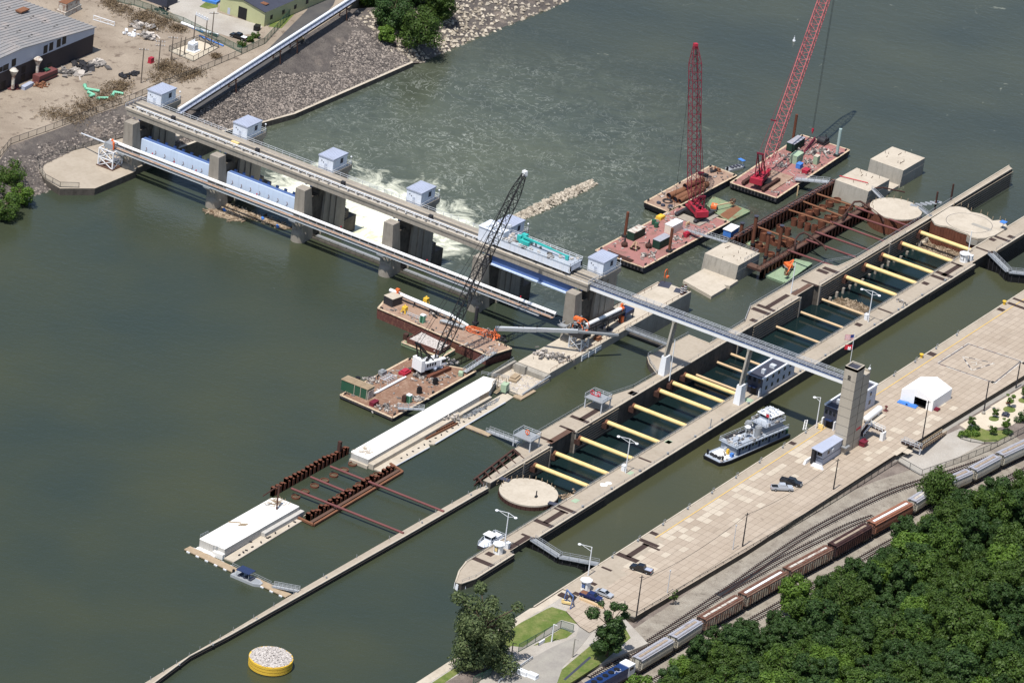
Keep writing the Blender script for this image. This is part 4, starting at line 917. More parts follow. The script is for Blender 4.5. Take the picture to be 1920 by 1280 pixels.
# ---------------------------------------------------------------- new river wall monoliths, left
T=thing('concrete_monolith','white new concrete monolith at the lower left with a low apron and a floating walkway','monolith',(-140,-12,ZU))
zt=.7; a=at('D1',250,880,zt); b=at('D1',670,1050,zt); c=at('D1',1745,380,zt); ax,bx_,ay,by_=a.x+.2,c.x,-8.0,-15.2
ay=(a.y+at('D1',1390,245,zt).y)/2; by_=(b.y+c.y)/2
mb=MB(); st=at('D1',1185,712,zt).x
mb.prism([(ax,by_+2.6),(ax,ay-.3),(ax+.4,ay),(bx_-1.5,ay),(bx_,ay-1.5),(bx_,by_),(ax+.2,by_)],-6,zt,0,1); part(T,'wall_body',mb,['concrete_new','concrete_form_shaded'])
mb=MB(); mb.bx(ax-1.3,ax,by_+1.8,ay-.1,-6,ZU+.35); mb.bx(ax-1.0,ax+.1,by_-.4,by_+2.8,-6,-.35); part(T,'toe',mb,'concrete_new')
mb=MB(); mb.bx(ax+.2,st,by_-.05,by_+.05,-6,zt-.03); mb.bx(st,bx_+.6,by_-1.3,by_-.06,-6,-.35); part(T,'side_wall',mb,'concrete_form_shaded')
mb=MB(); z=-1.45; p=[xy('D1',*q,z) for q in ((640,1165),(785,1225),(1810,605),(1650,555))]; mb.prism(p,-5,z); q=at('D1',1840,540,z); mb.bx(bx_+.2,bx_+4,p[2][1]+1.2,by_-1.4,-5,z-.1); part(T,'apron',mb,'concrete_cream')
mb=MB(); g=random.Random(1); cc=at('D1',1440,350,zt)
for k in range(70): L=g.uniform(.3,1.6); an=g.uniform(0,3.1); x=cc.x+g.gauss(0,1.3); y=cc.y+g.gauss(0,1.0); mb.beam((x,y,zt+.05),(x+L*math.cos(an),y+L*math.sin(an),zt+g.uniform(.05,.4)),.08)
part(T,'debris_pile',mb,'timber')
mb=MB(); c1=at('D1',1430,435,zt); mb.beam(c1,c1+Vector((1.5,1,6.0)),.4); mb.beam(c1+Vector((1.5,1,6)),c1+Vector((-1.5,3.6,3.0)),.25); part(T,'leaning_pile',mb,'rust_dark')
mb=MB()
p=at('D1',710,628,zt); q=at('D1',890,640,zt); mb.beam(p+Vector((0,0,.12)),q+Vector((0,0,.12)),.28,.2)
for k in range(5): p=at('D1',850+25*k,685,zt); mb.beam(p+Vector((0,0,.1)),p+Vector((1.6,.1,.1)),.2,.12)
part(T,'timber_stack',mb,'timber')
mb=MB(); 
for k,(x,y) in enumerate(((870,1125),(930,1085),(975,1055),(1065,1005),(1195,935),(1290,870),(1325,855),(1410,795),(1380,728),(1520,655),(1610,690),(1700,630),(1040,930))): p=at('D1',x,y,-1.45); mb.box((p.x,p.y,-1.3),(.7,.35,.25),k)
part(T,'anchor_bolt',mb,'dark_steel')
mb=MB(); p=at('D1',480,1060,zt-1.2); mb.rail([p,p+Vector((1,-1.2,0))],1.6,.8,.05); p=at('D1',400,800,zt); mb.rail([p,p+Vector((-3,.2,0))],.8,1,.04); part(T,'ladder_rail',mb,'grey_metal')
# floating walkway at its upstream end with gangway to guard wall
T=thing('floating_walkway','floating timber walkway at the upstream end of the white monolith, where the canopy boat lies','walkway',tuple(at('B3',300,1060,ZU)))
p0=at('B3',30,965,ZU+.3); p1=at('B3',560,1215,ZU+.3); mb=MB(); mb.beam(p0,p1,2.4,.25); part(T,'deck',mb,'timber')
mb=MB(); d=(p1-p0)
for k in range(11): q=p0+d*((k+.5)/11); mb.box((q.x,q.y,ZU+.1),(2.9,1.0,.45),math.atan2(d.y,d.x)+math.pi/2*1)
part(T,'float',mb,'white_paint')
mb=MB(); n=Vector((-d.y,d.x,0)).normalized(); 
for s in (-1,):
    off=n*1.15 if n.x>0 else -n*1.15; mb.rail([p0.lerp(p1,.42)+off,p0.lerp(p1,.8)+off],1.0,2,.045)
part(T,'railing',mb,'grey_metal')
T=thing('gangway','aluminium gangway from the floating walkway up to the guard wall, lower left','gangway',tuple(at('B3',540,1170,0)))
p0=at('B3',478,1165,ZU+.5); p1=at('B3',612,1190,-.3); mb=MB(); mb.beam(p0,p1,1.3,.15); part(T,'deck',mb,'boat_alu'); mb=MB(); d=(p1-p0); n=Vector((-d.y,d.x,0)).normalized()*.65
for s in (-1,1): mb.rail([p0+n*s,p1+n*s],1.15,1.3,.05,(1.0,.66,.33))
part(T,'railing',mb,'boat_alu')
# second monolith
T=thing('concrete_monolith','very long white new concrete monolith with stepped ledge, trench and apron','monolith',(-58,-12,ZU))
zt=.7; a=at('D2',105,900,zt); b=at('D2',280,965,zt); c=at('D2',1480,275,zt); d_=at('D2',1400,125,zt); x0=a.x; x1=d_.x; ay=-7.6; by_=(b.y+c.y)/2
ay=(a.y+d_.y)/2
mb=MB(); mb.prism([(x0,by_),(x0,ay-.6),(x0+.7,ay),(x1,ay),(x1+1.0,by_+2.5),(c.x,by_)],-6,zt,0,1); part(T,'wall_body',mb,['concrete_new','concrete_form_shaded'])
mb=MB(); mb.bx(x0-.6,x0,by_-.2,ay-.5,-6,-.9); mb.bx(x0+.05,-47,by_-1.7,by_-.02,-6,-.3); mb.bx(-47,c.x,by_-1.0,by_-.02,-6,-.9); part(T,'ledge',mb,'concrete_cream')
mb=MB(); z=-1.45; P=[xy('D2',*q,z) for q in ((280,1040),(440,1105),(480,1030),(545,1032),(885,838),(870,812),(930,812),(1640,395),(1720,340),(1640,290),(1150,580),(350,985))]
mb.prism(P,-5,z); part(T,'apron',mb,'concrete_cream')
mb=MB(); mb.beam(at('D2',545,1030,z+.1),at('D2',880,845,z+.1),.25,.2); mb.beam(at('D2',940,808,z+.1),at('D2',1640,395,z+.1),.3,.25); part(T,'edge_beam',mb,'pole_grey')
mb=MB(); p=at('D2',1120,480,-.9); q=at('D2',1430,320,-.9); mb.beam(p+Vector((0,-.8,.7)),q+Vector((0,-.8,.7)),1.1,1.5); part(T,'formwork',mb,'hatch_tan')
mb=MB(); mb.prism([xy('D2',*q,z) for q in ((930,665),(1090,580),(1165,600),(970,700))],z-.1,z+.03); part(T,'trench_water',mb,'water_chamber')
mb=MB(); p=at('D2',850,770,z); q=at('D2',1160,615,z)
for s in (0,.9): mb.beam(p+Vector((0,s,.35)),q+Vector((0,s,.35)),.25,.6)
for k in range(14): e=p.lerp(q,k/13); mb.beam(e+Vector((0,0,.2)),e+Vector((0,.9,.2)),.15)
part(T,'shuttering',mb,'rust_pale')
mb=MB(); g=random.Random(13)
for k in range(60):
    t=g.random(); e=at('D2',1210,560,z).lerp(at('D2',1550,385,z),t); L=g.uniform(1,7); mb.beam((e.x,e.y+g.uniform(-.9,.9),z+.15),(e.x+L*.6,e.y+g.uniform(-.9,.9),z+.15),.14,.12)
part(T,'rebar_stack',mb,'grey_metal')
mb=MB()
for k in range(34): e=at('D2',1010,560,-.6).lerp(at('D2',1180,560,-.6),g.random()); mb.box((e.x+g.gauss(0,1),e.y+g.gauss(0,.7),-.5+g.uniform(-.4,.9)),(g.uniform(.2,1.6),g.uniform(.15,.5),g.uniform(.1,.6)),g.uniform(0,3))
part(T,'stacked_material',mb,'clutter')
mb=MB()
cc=at('D2',250,890,zt)
for k in range(30): L=g.uniform(.4,2.8); an=g.uniform(0,3.1); x=cc.x+g.gauss(0,1.2); y=cc.y+g.gauss(0,1.4); mb.beam((x,y,zt+.05),(x+L*math.cos(an),y+L*math.sin(an),zt+g.uniform(.04,.2)),.06)
part(T,'debris_pile',mb,'timber')
mb=MB(); mb.rail([at('D2',1400,120,zt),at('D2',1670,170,zt)],1.1,1.8,.05); part(T,'railing',mb,'grey_metal')
mb=MB()
for k in range(16): p=at('D2',600,955,z).lerp(at('D2',1500,430,z),k/16); mb.box((p.x,p.y,z+.1),(.6,.3,.25),k)
part(T,'anchor_bolt',mb,'dark_steel')
g=random.Random(17)
T=thing('stair_tower','timber stair tower with a mint tank at the end of the long white monolith','stair tower',tuple(at('D2',1560,260,-1.4)))
c=at('D2',1580,290,-1.4); mb=MB()
for k in range(8): mb.box((c.x-1.6+k*.4,c.y+.2-k*.12,-1.2+k*.28),(.4,1.1,.1))
for x,y in ((-2,1.2),(1.4,1.6),(1.6,-.8)): mb.beam((c.x+x,c.y+y,-1.4),(c.x+x,c.y+y,2.2),.16)
mb.rail([(c.x-2,c.y+1.2,1.0),(c.x+1.4,c.y+1.6,1.4),(c.x+1.6,c.y-.8,1.4)],1.0,1,.06); part(T,'stair',mb,'timber')
mb=MB(); q=at('D2',1630,285,-1.2); mb.box((q.x,q.y,.1),(2.4,1.6,2.2),.2); part(T,'tank_housing',mb,'green_pale')
c=at('D2',1830,320,ZU); mb=MB(); mb.box((c.x,c.y,ZU+.25),(7.5,2.8,.35)); solo('work_float','grey timber work float moored to the river side of the broken wall end','float',mb,'timber')
# floating footway + gangway across the basin
T=thing('floating_walkway','floating timber walkway crossing from the white monolith apron to the ramp','walkway',tuple(at('D2',1350,660,ZU)))
p0=at('D2',1240,625,ZU+.3); p1=at('D2',1490,725,ZU+.3); mb=MB(); mb.beam(p0,p1,1.9,.25); part(T,'deck',mb,'timber'); mb=MB(); d=p1-p0
for k in range(6): q=p0+d*((k+.5)/6); mb.box((q.x,q.y,ZU+.1),(2.3,.8,.4),math.atan2(d.y,d.x)+math.pi/2)
part(T,'float',mb,'hull_slate')
T=thing('gangway','long grey aluminium gangway rising to the middle lock wall by the square steel platform','gangway',tuple(at('D2',1620,720,0)))
p0=at('D2',1465,680,ZU+.5); p1=at('D2',1785,800,.1); mb=MB(); mb.beam(p0,p1,1.5,.2); part(T,'deck',mb,'boat_alu'); mb=MB(); d=p1-p0; n=Vector((-d.y,d.x,0)).normalized()*.75
for s in (-1,1): mb.rail([p0+n*s,p1+n*s],1.15,1.6,.05,(1.0,.5))
part(T,'railing',mb,'boat_alu')

# ---------------------------------------------------------------- sheet pile cofferdams
def sheet_wall(mb,a,b,z0,z1,wd=.85,dp=.5,jag=.35,g=None,mi=0):
    a=Vector((a[0],a[1],0)); b=Vector((b[0],b[1],0)); d=(b-a); L=d.length; d.normalize(); n=Vector((-d.y,d.x,0)); k=int(L/wd); g=g or random.Random(1)
    for i in range(k):
        p=a+d*(i*wd); q=a+d*((i+1)*wd); s=dp/2 if i%2==0 else -dp/2; zt=z1+(g.uniform(-jag,jag) if i%2==0 else -jag*1.6)
        vs=[]
        for (e,o) in ((p,-s),(p,s),(q,s),(q,-s)): vs.append(e+n*o)
        f=[(v.x,v.y,z0) for v in vs]+[(v.x,v.y,zt) for v in vs]
        mb.add(f,[(0,1,5,4),(1,2,6,5),(2,3,7,6),(4,5,6,7)],mi); mb.add([f[j] for j in (4,5,1,0)],[(0,1,2,3)],mi)
        mb.box(((p.x+q.x)/2+n.x*s,(p.y+q.y)/2+n.y*s,(z0+zt)/2),(wd*1.0,.14,zt-z0),math.atan2(d.y,d.x),mi)
T=thing('cofferdam','rusty sheet pile cofferdam between the two white monoliths','cofferdam',(-104,-13,ZU))
g=random.Random(41); mb=MB(); zt=.9
pa,pb=at('B3',455,690,ZU),at('B3',885,480,ZU); sheet_wall(mb,(pa.x,-4.6),(pb.x,-4.6),-4,zt,.95,.9,.45,g); part(T,'river_side_piles',mb,'rust')
mb=MB(); pa,pb=at('B3',650,805,ZU+1),at('B3',1120,545,ZU+1); yy=(pa.y+pb.y)/2; sheet_wall(mb,(pa.x,yy),(pb.x,yy),-4,.3,.95,.9,.5,g); part(T,'land_side_piles',mb,'rust')
mb=MB(); z=-1.3; e=[at('B3',*q,z) for q in ((585,795),(690,845),(1155,568),(1090,525))]
for p,q in ((e[0],e[1]),(e[1],e[2]),(e[2],e[3])): mb.beam(p,q,.6,.55)
part(T,'waler',mb,'rust_pale')
mb=MB(); 
for p,q in ((e[1],e[2]),): mb.beam(p+Vector((0,1.2,.1)),q+Vector((0,1.2,.1)),.9,.15); mb.beam(p+Vector((0,.2,-.6)),q+Vector((0,.2,-.6)),.3,.5)
part(T,'walkway',mb,'grating_rust')
mb=MB(); p=at('B3',885,480,.6); mb.bx(p.x-.4,p.x+.4,-5,-4.1,-2,3.2); part(T,'tall_pile',mb,'rust_dark')
lab=[('red strut pipe from small cofferdam to guard wall, nearer the floating walkway',(575,655),(1160,888)),('red strut pipe from small cofferdam to guard wall, nearer the cream round cell',(778,540),(1370,775)),('short rusty strut pipe inside the small cofferdam, between the two long ones',(675,595),(885,682))]
for l,p,q in lab:
    mb=MB(); a=at('B3',*p,-.1); b=at('B3',*q,-.35); mb.cyl(a,b,.33,10); o=solo('strut_pipe',l,'strut',mb,'strut_red','strut pipes of the cofferdams')
def caisson(c,r,z0,z1,label,mat,group,notch=False):
    T=thing('pile_caisson',label,'caisson',(c.x,c.y,z0),group); mb=MB(); n=16
    vo=[(c.x+r*math.cos(2*math.pi*i/n),c.y+r*math.sin(2*math.pi*i/n)) for i in range(n)]; vi=[(c.x+r*.86*math.cos(2*math.pi*i/n),c.y+r*.86*math.sin(2*math.pi*i/n)) for i in range(n)]
    vs=[(x,y,z0-1) for x,y in vo]+[(x,y,z1) for x,y in vo]+[(x,y,z1) for x,y in vi]+[(x,y,z1-1.2) for x,y in vi]
    for j in range(3): mb.add(vs[j*n:(j+2)*n],[(i,(i+1)%n,n+(i+1)%n,n+i) for i in range(n)],0,True)
    part(T,'casing',mb,mat); mb=MB(); mb.disc((c.x,c.y),r*.85,z1-1.4,z1-(.25 if z1<z0+1 else .7),16); part(T,'core',mb,'weeds' if z1<z0+1 else 'rust_pale')
    return T
for k,(x,y) in enumerate(((597,703),(645,675),(695,645),(747,617),(795,590),(850,562),(893,532),(735,758),(783,728),(828,700),(880,672),(930,640),(978,612),(1022,588))):
    caisson(at('B3',x,y,ZU),1.15,ZU,ZU+.45,'low rusty pile caisson just above the water inside the small cofferdam','rust','low pile caissons in the small cofferdam')
# right cofferdam
T=thing('cofferdam','large rusty sheet pile cofferdam beside the red barges, with walkway and walers','cofferdam',(140,-13,ZD))
g=random.Random(43); zt=-1.6; mb=MB(); pa,pb=at('E6',60,585,zt),at('E6',1015,35,zt); yl=(at('E6',500,335,zt).y+at('E6',900,100,zt).y)/2
sheet_wall(mb,(pa.x,yl),(pb.x,yl),ZD-3,zt,1.05,.75,.15,g); part(T,'river_side_piles',mb,'rust')
mb=MB(); zr=-2.6; pa,pb=at('E6',330,850,zr),at('E6',1294,310,zr); yr=(pa.y+pb.y)/2; xL,xR=pa.x,at('A7',885,495,zr).x
sheet_wall(mb,(xL,yr),(xR,yr),ZD-3,zr,1.05,.75,.15,g); part(T,'land_side_piles',mb,'rust')
mb=MB(); mb.bx(xL-2,xR,yr-1.0,yr-.55,zr-.3,zr+.15); mb.bx(xL-2,xR,yr+.6,yr+1.1,zr-.4,zr+.1); mb.bx(xL-2.2,xL-1.4,yr-1,yr+5,zr-.5,zr+.1); mb.bx(at('E6',100,560,zt).x,pb.x if False else at('E6',1010,35,zt).x,yl-.9,yl-.55,zt-.6,zt-.2); mb.bx(at('E6',100,560,zt).x,at('E6',1010,35,zt).x,yl+.5,yl+.75,zt-.2,zt+.12); part(T,'waler',mb,'rust_dark')
mb=MB(); mb.bx(xL-2,xR,yr-.55,yr+.6,zr+.0,zr+.1); mb.rail([(xL-2,yr+.6,zr),(xR,yr+.6,zr)],1.1,2.5,.05); mb.rail([(xL-2,yr-.9,zr),(xL+16,yr-.9,zr)],1.1,2.5,.05); mb.bx(xL-2.2,xL+.2,yr-1,yr+4.5,zr+.1,zr+.25); part(T,'walkway',mb,'grating_rust')
mb=MB(); mb.rail([(at('E6',60,585,zt).x,yl-.8,zt),(at('E6',1000,40,zt).x,yl-.8,zt)],1.0,3.2,.04); part(T,'railing',mb,'grey_metal')
for k,(p,q,l) in enumerate((((300,475),(690,618),'first from the barges end'),((590,315),(1010,450),'second from the barges end'),((700,228),(1100,380),'third from the barges end'),((835,160),(1294,312),'nearest the square concrete block'))):
    mb=MB(); a=at('E6',*p,-2.2); b=at('E6',*q,-2.3); mb.cyl(a,b,.3,10); solo('strut_pipe','orange brown strut pipe inside the large cofferdam, '+l,'strut',mb,'rust_pale','strut pipes of the cofferdams')
for k,(p,q,l) in enumerate((((345,815),(650,920),'nearest the green float'),((470,745),(800,862),'second from the green float'),((530,692),(900,820),'third from the green float'),((630,625),(1000,760),'fourth from the green float'),((740,570),(1105,690),'second from the cell'),((800,530),(1160,657),'nearest the cell'))):
    mb=MB(); a=at('A7',*p,-2.0); b=at('A7',*q,-.9); mb.cyl(a,b,.32,10); solo('strut_pipe','dull red strut pipe from large cofferdam to middle wall, '+l,'strut',mb,'strut_red','strut pipes of the cofferdams')
for k,(pts,l) in enumerate(((((650,650),(655,590),(690,545),(735,528),(780,550),(850,600),(915,645),(940,690)),'bent rusty pipe arching over the cofferdam wall near the green float'),((tuple((A[0],A[1]) for A in ((715,590),(760,530),(790,492),(830,490),(870,515),(930,560),(975,595),(985,625)))),'bent rusty pipe arching over the cofferdam wall near the round cell'))):
    mb=MB(); pp=[at('E6' if k==0 else 'A7',x,y,-1.0) for x,y in pts]; mb.tube(pp,.3,8); mb.cyl(pp[0],Vector((pp[0].x,pp[0].y,-4)),.3,8); solo('bent_pipe',l,'pipe',mb,'rust_dark')
cs=[(637,460),(697,480),(762,505),(825,522),(578,550),(510,520),(905,320),(775,400),(715,420),(970,280),(1040,240),(840,360),(1090,345),(1150,315),(895,485),(955,430),(1015,405),(355,600),(415,620),(335,700),(420,745),(300,690),(545,650),(465,640),(600,660)]
for k,(x,y) in enumerate(cs):
    c=at('E6',x,y,ZD); hgt=1.0+1.9*((k*37)%10)/10
    caisson(c,.95 if k<5 else 1.3,ZD,ZD+(2.2 if k<5 else hgt),'upright rusty pile caisson standing in the flooded large cofferdam','rust','tall pile caissons in the large cofferdam')
for k,(x,yb_,yt,l) in enumerate(((250,660,360,'tallest rusty pipe pile with a blue box, by the green floats'),(132,625,430,'rusty pipe pile beside the white roofed boat shed'),(372,780,520,'rusty pipe pile at the near corner of the large cofferdam'),(492,715,450,'rusty pipe pile standing on the walkway side of the large cofferdam'))):
    c=at('E6',x,yb_,-5); top=-5; 
    # height from the photograph's rise
    hgt=(yb_-yt)/4.977/6.07
    mb=MB(); mb.cyl((c.x,c.y,ZD-1),(c.x,c.y,-5+hgt),.55,12); T=thing('pipe_pile',l,'pile',(c.x,c.y,ZD),'tall pipe piles'); part(T,'casing',mb,'rust'); mb=MB(); mb.cyl((c.x,c.y,-5+hgt),(c.x,c.y,-4.85+hgt),.75,12); part(T,'cap',mb,'dark_slate'); mb=MB(); mb.cyl((c.x,c.y,-4.3),(c.x,c.y,-3.6),.72,12); part(T,'collar',mb,'dark_steel')
for k,(x,yb_,yt,l) in enumerate(((1332,505,420,'thin dark pile left of the narrow approach wall'),(1436,462,368,'thin dark pile close to the narrow approach wall'))):
    c=at('A7',x,yb_,-1); hgt=(yb_-yt)/3.556/6.07; mb=MB(); mb.cyl((c.x,c.y,ZD-1),(c.x,c.y,-1+hgt),.32,8); solo('pipe_pile',l,'pile',mb,'rust_dark','tall pipe piles')

# ---------------------------------------------------------------- concrete blocks of the new river wall, right
def block(label,pts,zt,toe=None,zt2=-5.2,mat='concrete_side'):
    xs=[at(*p,zt).x for p in pts]; ys=[at(*p,zt).y for p in pts]; x0=(xs[0]+xs[1])/2; x1=(xs[2]+xs[3])/2; yl=(ys[0]+ys[3])/2; yr=(ys[1]+ys[2])/2
    T=thing('concrete_block',label,'concrete block',((x0+x1)/2,(yl+yr)/2,ZD)); mb=MB()
    mb.add([(x0-1.2,yr,ZD-2),(x1,yr,ZD-2),(x1,yl,ZD-2),(x0-1.2,yl,ZD-2),(x0,yr,zt),(x1,yr,zt),(x1,yl,zt),(x0,yl,zt)],[(4,5,6,7)],0); mb.add(mb.v[:8],[(0,1,5,4),(1,2,6,5),(2,3,7,6),(3,0,4,7)],1)
    for q in (.36,.7): zz=zt+(ZD-zt)*q; mb.bx(x0-1.2*q-.03,x1,yr-.03,yr+.02,zz-.06,zz+.06,1)
    part(T,'body',mb,['concrete_cream',mat]); g=random.Random(int(x0)); mb=MB()
    for k in range(6): x=g.uniform(x0+1,x1-1); y=g.uniform(yr+1,yl-1); mb.beam((x,y,zt),(x,y,zt+g.uniform(.3,.9)),.09)
    for k in range(3): x=g.uniform(x0+2,x1-3); y=g.uniform(yr+2,yl-2); mb.beam((x,y,zt+.1),(x+g.uniform(.5,2.4),y+g.uniform(-.5,.5),zt+.1),.12)
    part(T,'rebar_stub',mb,'rust_dark'); return T,(x0,x1,yl,yr)
zt=-.9
T,bA=block('pale square concrete block with low stepped apron in front, beside the red crane barge',(('A5',845,960),('A5',1075,1050),('A5',1210,960),('A5',985,865)),zt)
mb=MB(); z=-5.3; mb.prism([xy('A5',*q,z) for q in ((680,1150),(880,1262),(985,1200),(970,1180),(1010,1190),(1070,1150),(840,1060))],ZD-2,z); part(T,'apron',mb,'concrete_cream')
mb=MB(); mb.rail([(bA[0]+4,bA[3]+.4,zt),(bA[1]-.3,bA[3]+.4,zt),(bA[1]-.3,bA[2]-.3,zt)],1.0,2,.04); part(T,'railing',mb,'grey_metal')
T,bB=block('pale square concrete block with red pipe on top, ending the large cofferdam',(('A7',660,350),('A7',890,420),('A7',1022,345),('A7',805,262)),zt)
mb=MB(); p=at('A7',690,325,zt); q=at('A7',880,372,zt); mb.cyl(p+Vector((0,0,.3)),q+Vector((0,0,.3)),.14,6); part(T,'red_pipe',mb,'red')
mb=MB(); p=at('A7',905,405,zt); q=at('A7',990,490,ZD+3); mb.beam(p,q,1.0,.2); mb.rail([p,q],1.0,1.5,.05); part(T,'gangway',mb,'boat_alu')
mb=MB(); mb.tube([at('A7',925,400,zt+.5),at('A7',980,398,zt+.5),at('A7',1125,428,zt-1.0)],.22,8); part(T,'hanging_pipe',mb,'rust_dark')
T,bC=block('pale square concrete block standing alone in the river, farthest downstream',(('A7',895,205),('A7',1115,285),('A7',1260,200),('A7',1045,125)),-.7)
mb=MB(); mb.bx(bB[1]-1,bC[0]+1,bB[3]+.4,bB[3]+4.5,ZD-1,ZD+.8); part(T,'apron',mb,'concrete_cream')
# ---------------------------------------------------------------- round cells
T=thing('round_cell','round sheet pile cell with cream concrete top closing the dewatered chamber, lower end','cell',(-72.2,-52.4,ZU))
cx,cy=-72.3,-52.5; zt=-.3; mb=MB(); mb.disc((cx,cy),7.75,zt-.4,zt,64); part(T,'cap',mb,'concrete_cream'); mb=MB(); n=80
mb.disc((cx,cy),7.75,-7,zt-.4,64)
for k in range(40):
    a=2*math.pi*k/40; mb.beam((cx+7.78*math.cos(a),cy+7.78*math.sin(a),-7),(cx+7.78*math.cos(a),cy+7.78*math.sin(a),zt-.42),.2)
part(T,'sheet_pile_wall',mb,'rust_dark'); mb=MB()
for k in range(12): a=-.6+k*.23; mb.beam((cx+7.4*math.cos(a),cy+7.4*math.sin(a),zt),(cx+7.4*math.cos(a),cy+7.4*math.sin(a),zt+1.1),.13)
part(T,'edge_post',mb,'timber'); mb=MB(); p=at('C2',1440,460,zt); mb.cyl(p,p+Vector((0,0,1.9)),.16,6); mb.box((p.x,p.y,zt+.25),(.8,.5,.5)); part(T,'pipe_stub',mb,'dark_steel')
mb=MB(); p=at('C2',1065,245,zt+.2); mb.box((p.x,p.y,zt+.25),(1.6,2.8,.15),.2); p=at('C2',1650,540,zt+.2); mb.box((p.x,p.y,zt+.3),(1.6,2.8,.15),.2); part(T,'access_plate',mb,'dark_slate')
T=thing('round_cell','yellow banded round mooring cell filled with grey gravel, standing alone at the bottom','cell',(-191.4,-55.2,ZU))
zt=.65; P=[at('C1',*q,zt) for q in ((1335,975),(1840,975),(1590,830),(1590,1092))]; cx=sum(p.x for p in P)/4; cy=sum(p.y for p in P)/4; r=((P[0]-P[1]).length+(P[2]-P[3]).length)/4
mb=MB(); mb.disc((cx,cy),r,-6,zt-.05,56); part(T,'sheet_pile_wall',mb,'dark_steel'); 
for k in range(3): mb=MB(); mb.disc((cx,cy),r+.12,zt-.62-k*.78,zt-.0-k*.78-(0.0),56); part(T,'band',mb,'yellow')
mb=MB(); g=random.Random(6); mb.disc((cx,cy),r-.25,zt,zt+.06,40)
for k in range(1500):
    a=g.uniform(0,6.283); q=r*.97*math.sqrt(g.random()); mb.rock((cx+q*math.cos(a),cy+q*math.sin(a),zt+.1+.35*(1-(q/r)**2)),g.uniform(.12,.3),g)
o=part(T,'gravel_fill',mb,'gravel_grey'); o['kind']='stuff'
T=thing('round_cell','round pale concrete topped cell with rusty arch opening, beside the large cofferdam','cell',tuple(at('A7',1060,545,ZD)))
zt=-.8; P=[at('A7',*q,zt) for q in ((905,520),(1228,555),(1100,478),(1060,612))]; cx=(P[0].x+P[1].x)/2; cy=(P[0].y+P[1].y)/2; r=7.9
mb=MB(); mb.disc((cx,cy),r,zt-.4,zt,56); part(T,'cap',mb,'concrete_cream'); mb=MB(); mb.disc((cx,cy),r,ZD-2,zt-.4,56); 
for k in range(44):
    a=2*math.pi*k/44; mb.beam((cx+r*math.cos(a),cy+r*math.sin(a),ZD-1),(cx+r*math.cos(a),cy+r*math.sin(a),zt-.42),.22)
part(T,'sheet_pile_wall',mb,'rust')
mb=MB(); p=at('A7',960,640,ZD+.2); pts=[]
for k in range(9): a=math.pi*k/8; pts.append((cx-5.0+3.2*math.cos(a),cy-r+.2-.9*0,ZD+3.6*math.sin(a)))
for a,b in zip(pts,pts[1:]): mb.beam(a,b,2.2,.3)
part(T,'arch_casing',mb,'rust_dark'); mb=MB(); mb.disc((cx-4,cy-r-1.6),4.2,ZD-1,ZD+.5,30); part(T,'footing',mb,'concrete_cream')
mb=MB()
for k in range(10): a=-.3+k*.3; mb.beam((cx+r*.93*math.cos(a),cy+r*.93*math.sin(a),zt),(cx+r*.93*math.cos(a),cy+r*.93*math.sin(a),zt+1.1),.12)
part(T,'edge_post',mb,'timber')
mb=MB(); p=at('A7',1225,530,zt); q=at('A7',1300,590,0); mb.beam(p,q,1.4,.2); mb.rail([p,q],1,1.5,.05); 
for k in range(6): mb.box((p.x+k*1.6,p.y-k*.8+2,-.8),(1.6,2.2,.15),.3)
part(T,'access_bridge',mb,'grey_metal')
T=thing('round_cell','large twin lobed sheet pile cell with pale concrete top closing the dewatered chamber, far end','cell',tuple(at('C8',800,520,ZD)))
zt=.5; out=[(240,455),(330,400),(440,330),(560,255),(700,247),(830,272),(920,340),(1100,372),(1200,420),(1290,490),(1400,480),(1510,530),(1540,590),(1480,650),(1330,740),(1180,785),(1040,795),(930,768),(860,712),(700,660),(600,615),(510,585),(400,572),(300,540)]
P=[xy('C8',*q,zt) for q in out]; mb=MB(); mb.prism(P,zt-.5,zt); part(T,'cap',mb,'concrete_cream')
cxm=sum(p[0] for p in P)/len(P); cym=sum(p[1] for p in P)/len(P); Pi=[(cxm+(x-cxm)*.985,cym+(y-cym)*.985) for x,y in P]
mb=MB(); mb.prism(Pi,ZD-2,zt-.5)
for (a,b),(c,d) in zip(Pi,Pi[1:]+Pi[:1]):
    L=math.hypot(c-a,d-b); k=max(1,int(L/.8))
    for j in range(k): x=a+(c-a)*j/k; y=b+(d-b)*j/k; mb.beam((x,y,ZD-1),(x,y,zt-.52),.22)
part(T,'sheet_pile_wall',mb,'rust')
mb=MB(); 
for i in (15,16,17): 
    a=Vector((*P[i],0)); b=Vector((*P[i+1],0)); mb.beam(a+Vector((-.2,-.1,-1.0)),b+Vector((-.2,-.1,-1.0)),.22,1.7)
part(T,'fresh_sheet_pile',mb,'concrete_side')
mb=MB(); c0=at('C8',890,530,zt); ring=[(c0.x+7.0*math.cos(2*math.pi*k/40),c0.y+7.0*math.sin(2*math.pi*k/40),zt+.01) for k in range(41)]
for a,b in zip(ring,ring[1:]): mb.beam(a,b,.12,.03)
part(T,'joint_line',mb,'dark_slate'); mb=MB()
for x,y in ((625,240),(752,235),(868,270),(922,330),(1088,370),(1200,410),(1290,480),(1415,480),(1505,520)): p=at('C8',x,y,zt); mb.beam(p,p+Vector((0,0,1.2)),.14)
part(T,'edge_post',mb,'timber'); mb=MB(); p=at('C8',1100,600,zt); mb.box((p.x,p.y,zt+.02),(1.6,6.5,.04),.0); part(T,'stained_strip',mb,'asphalt_pale')
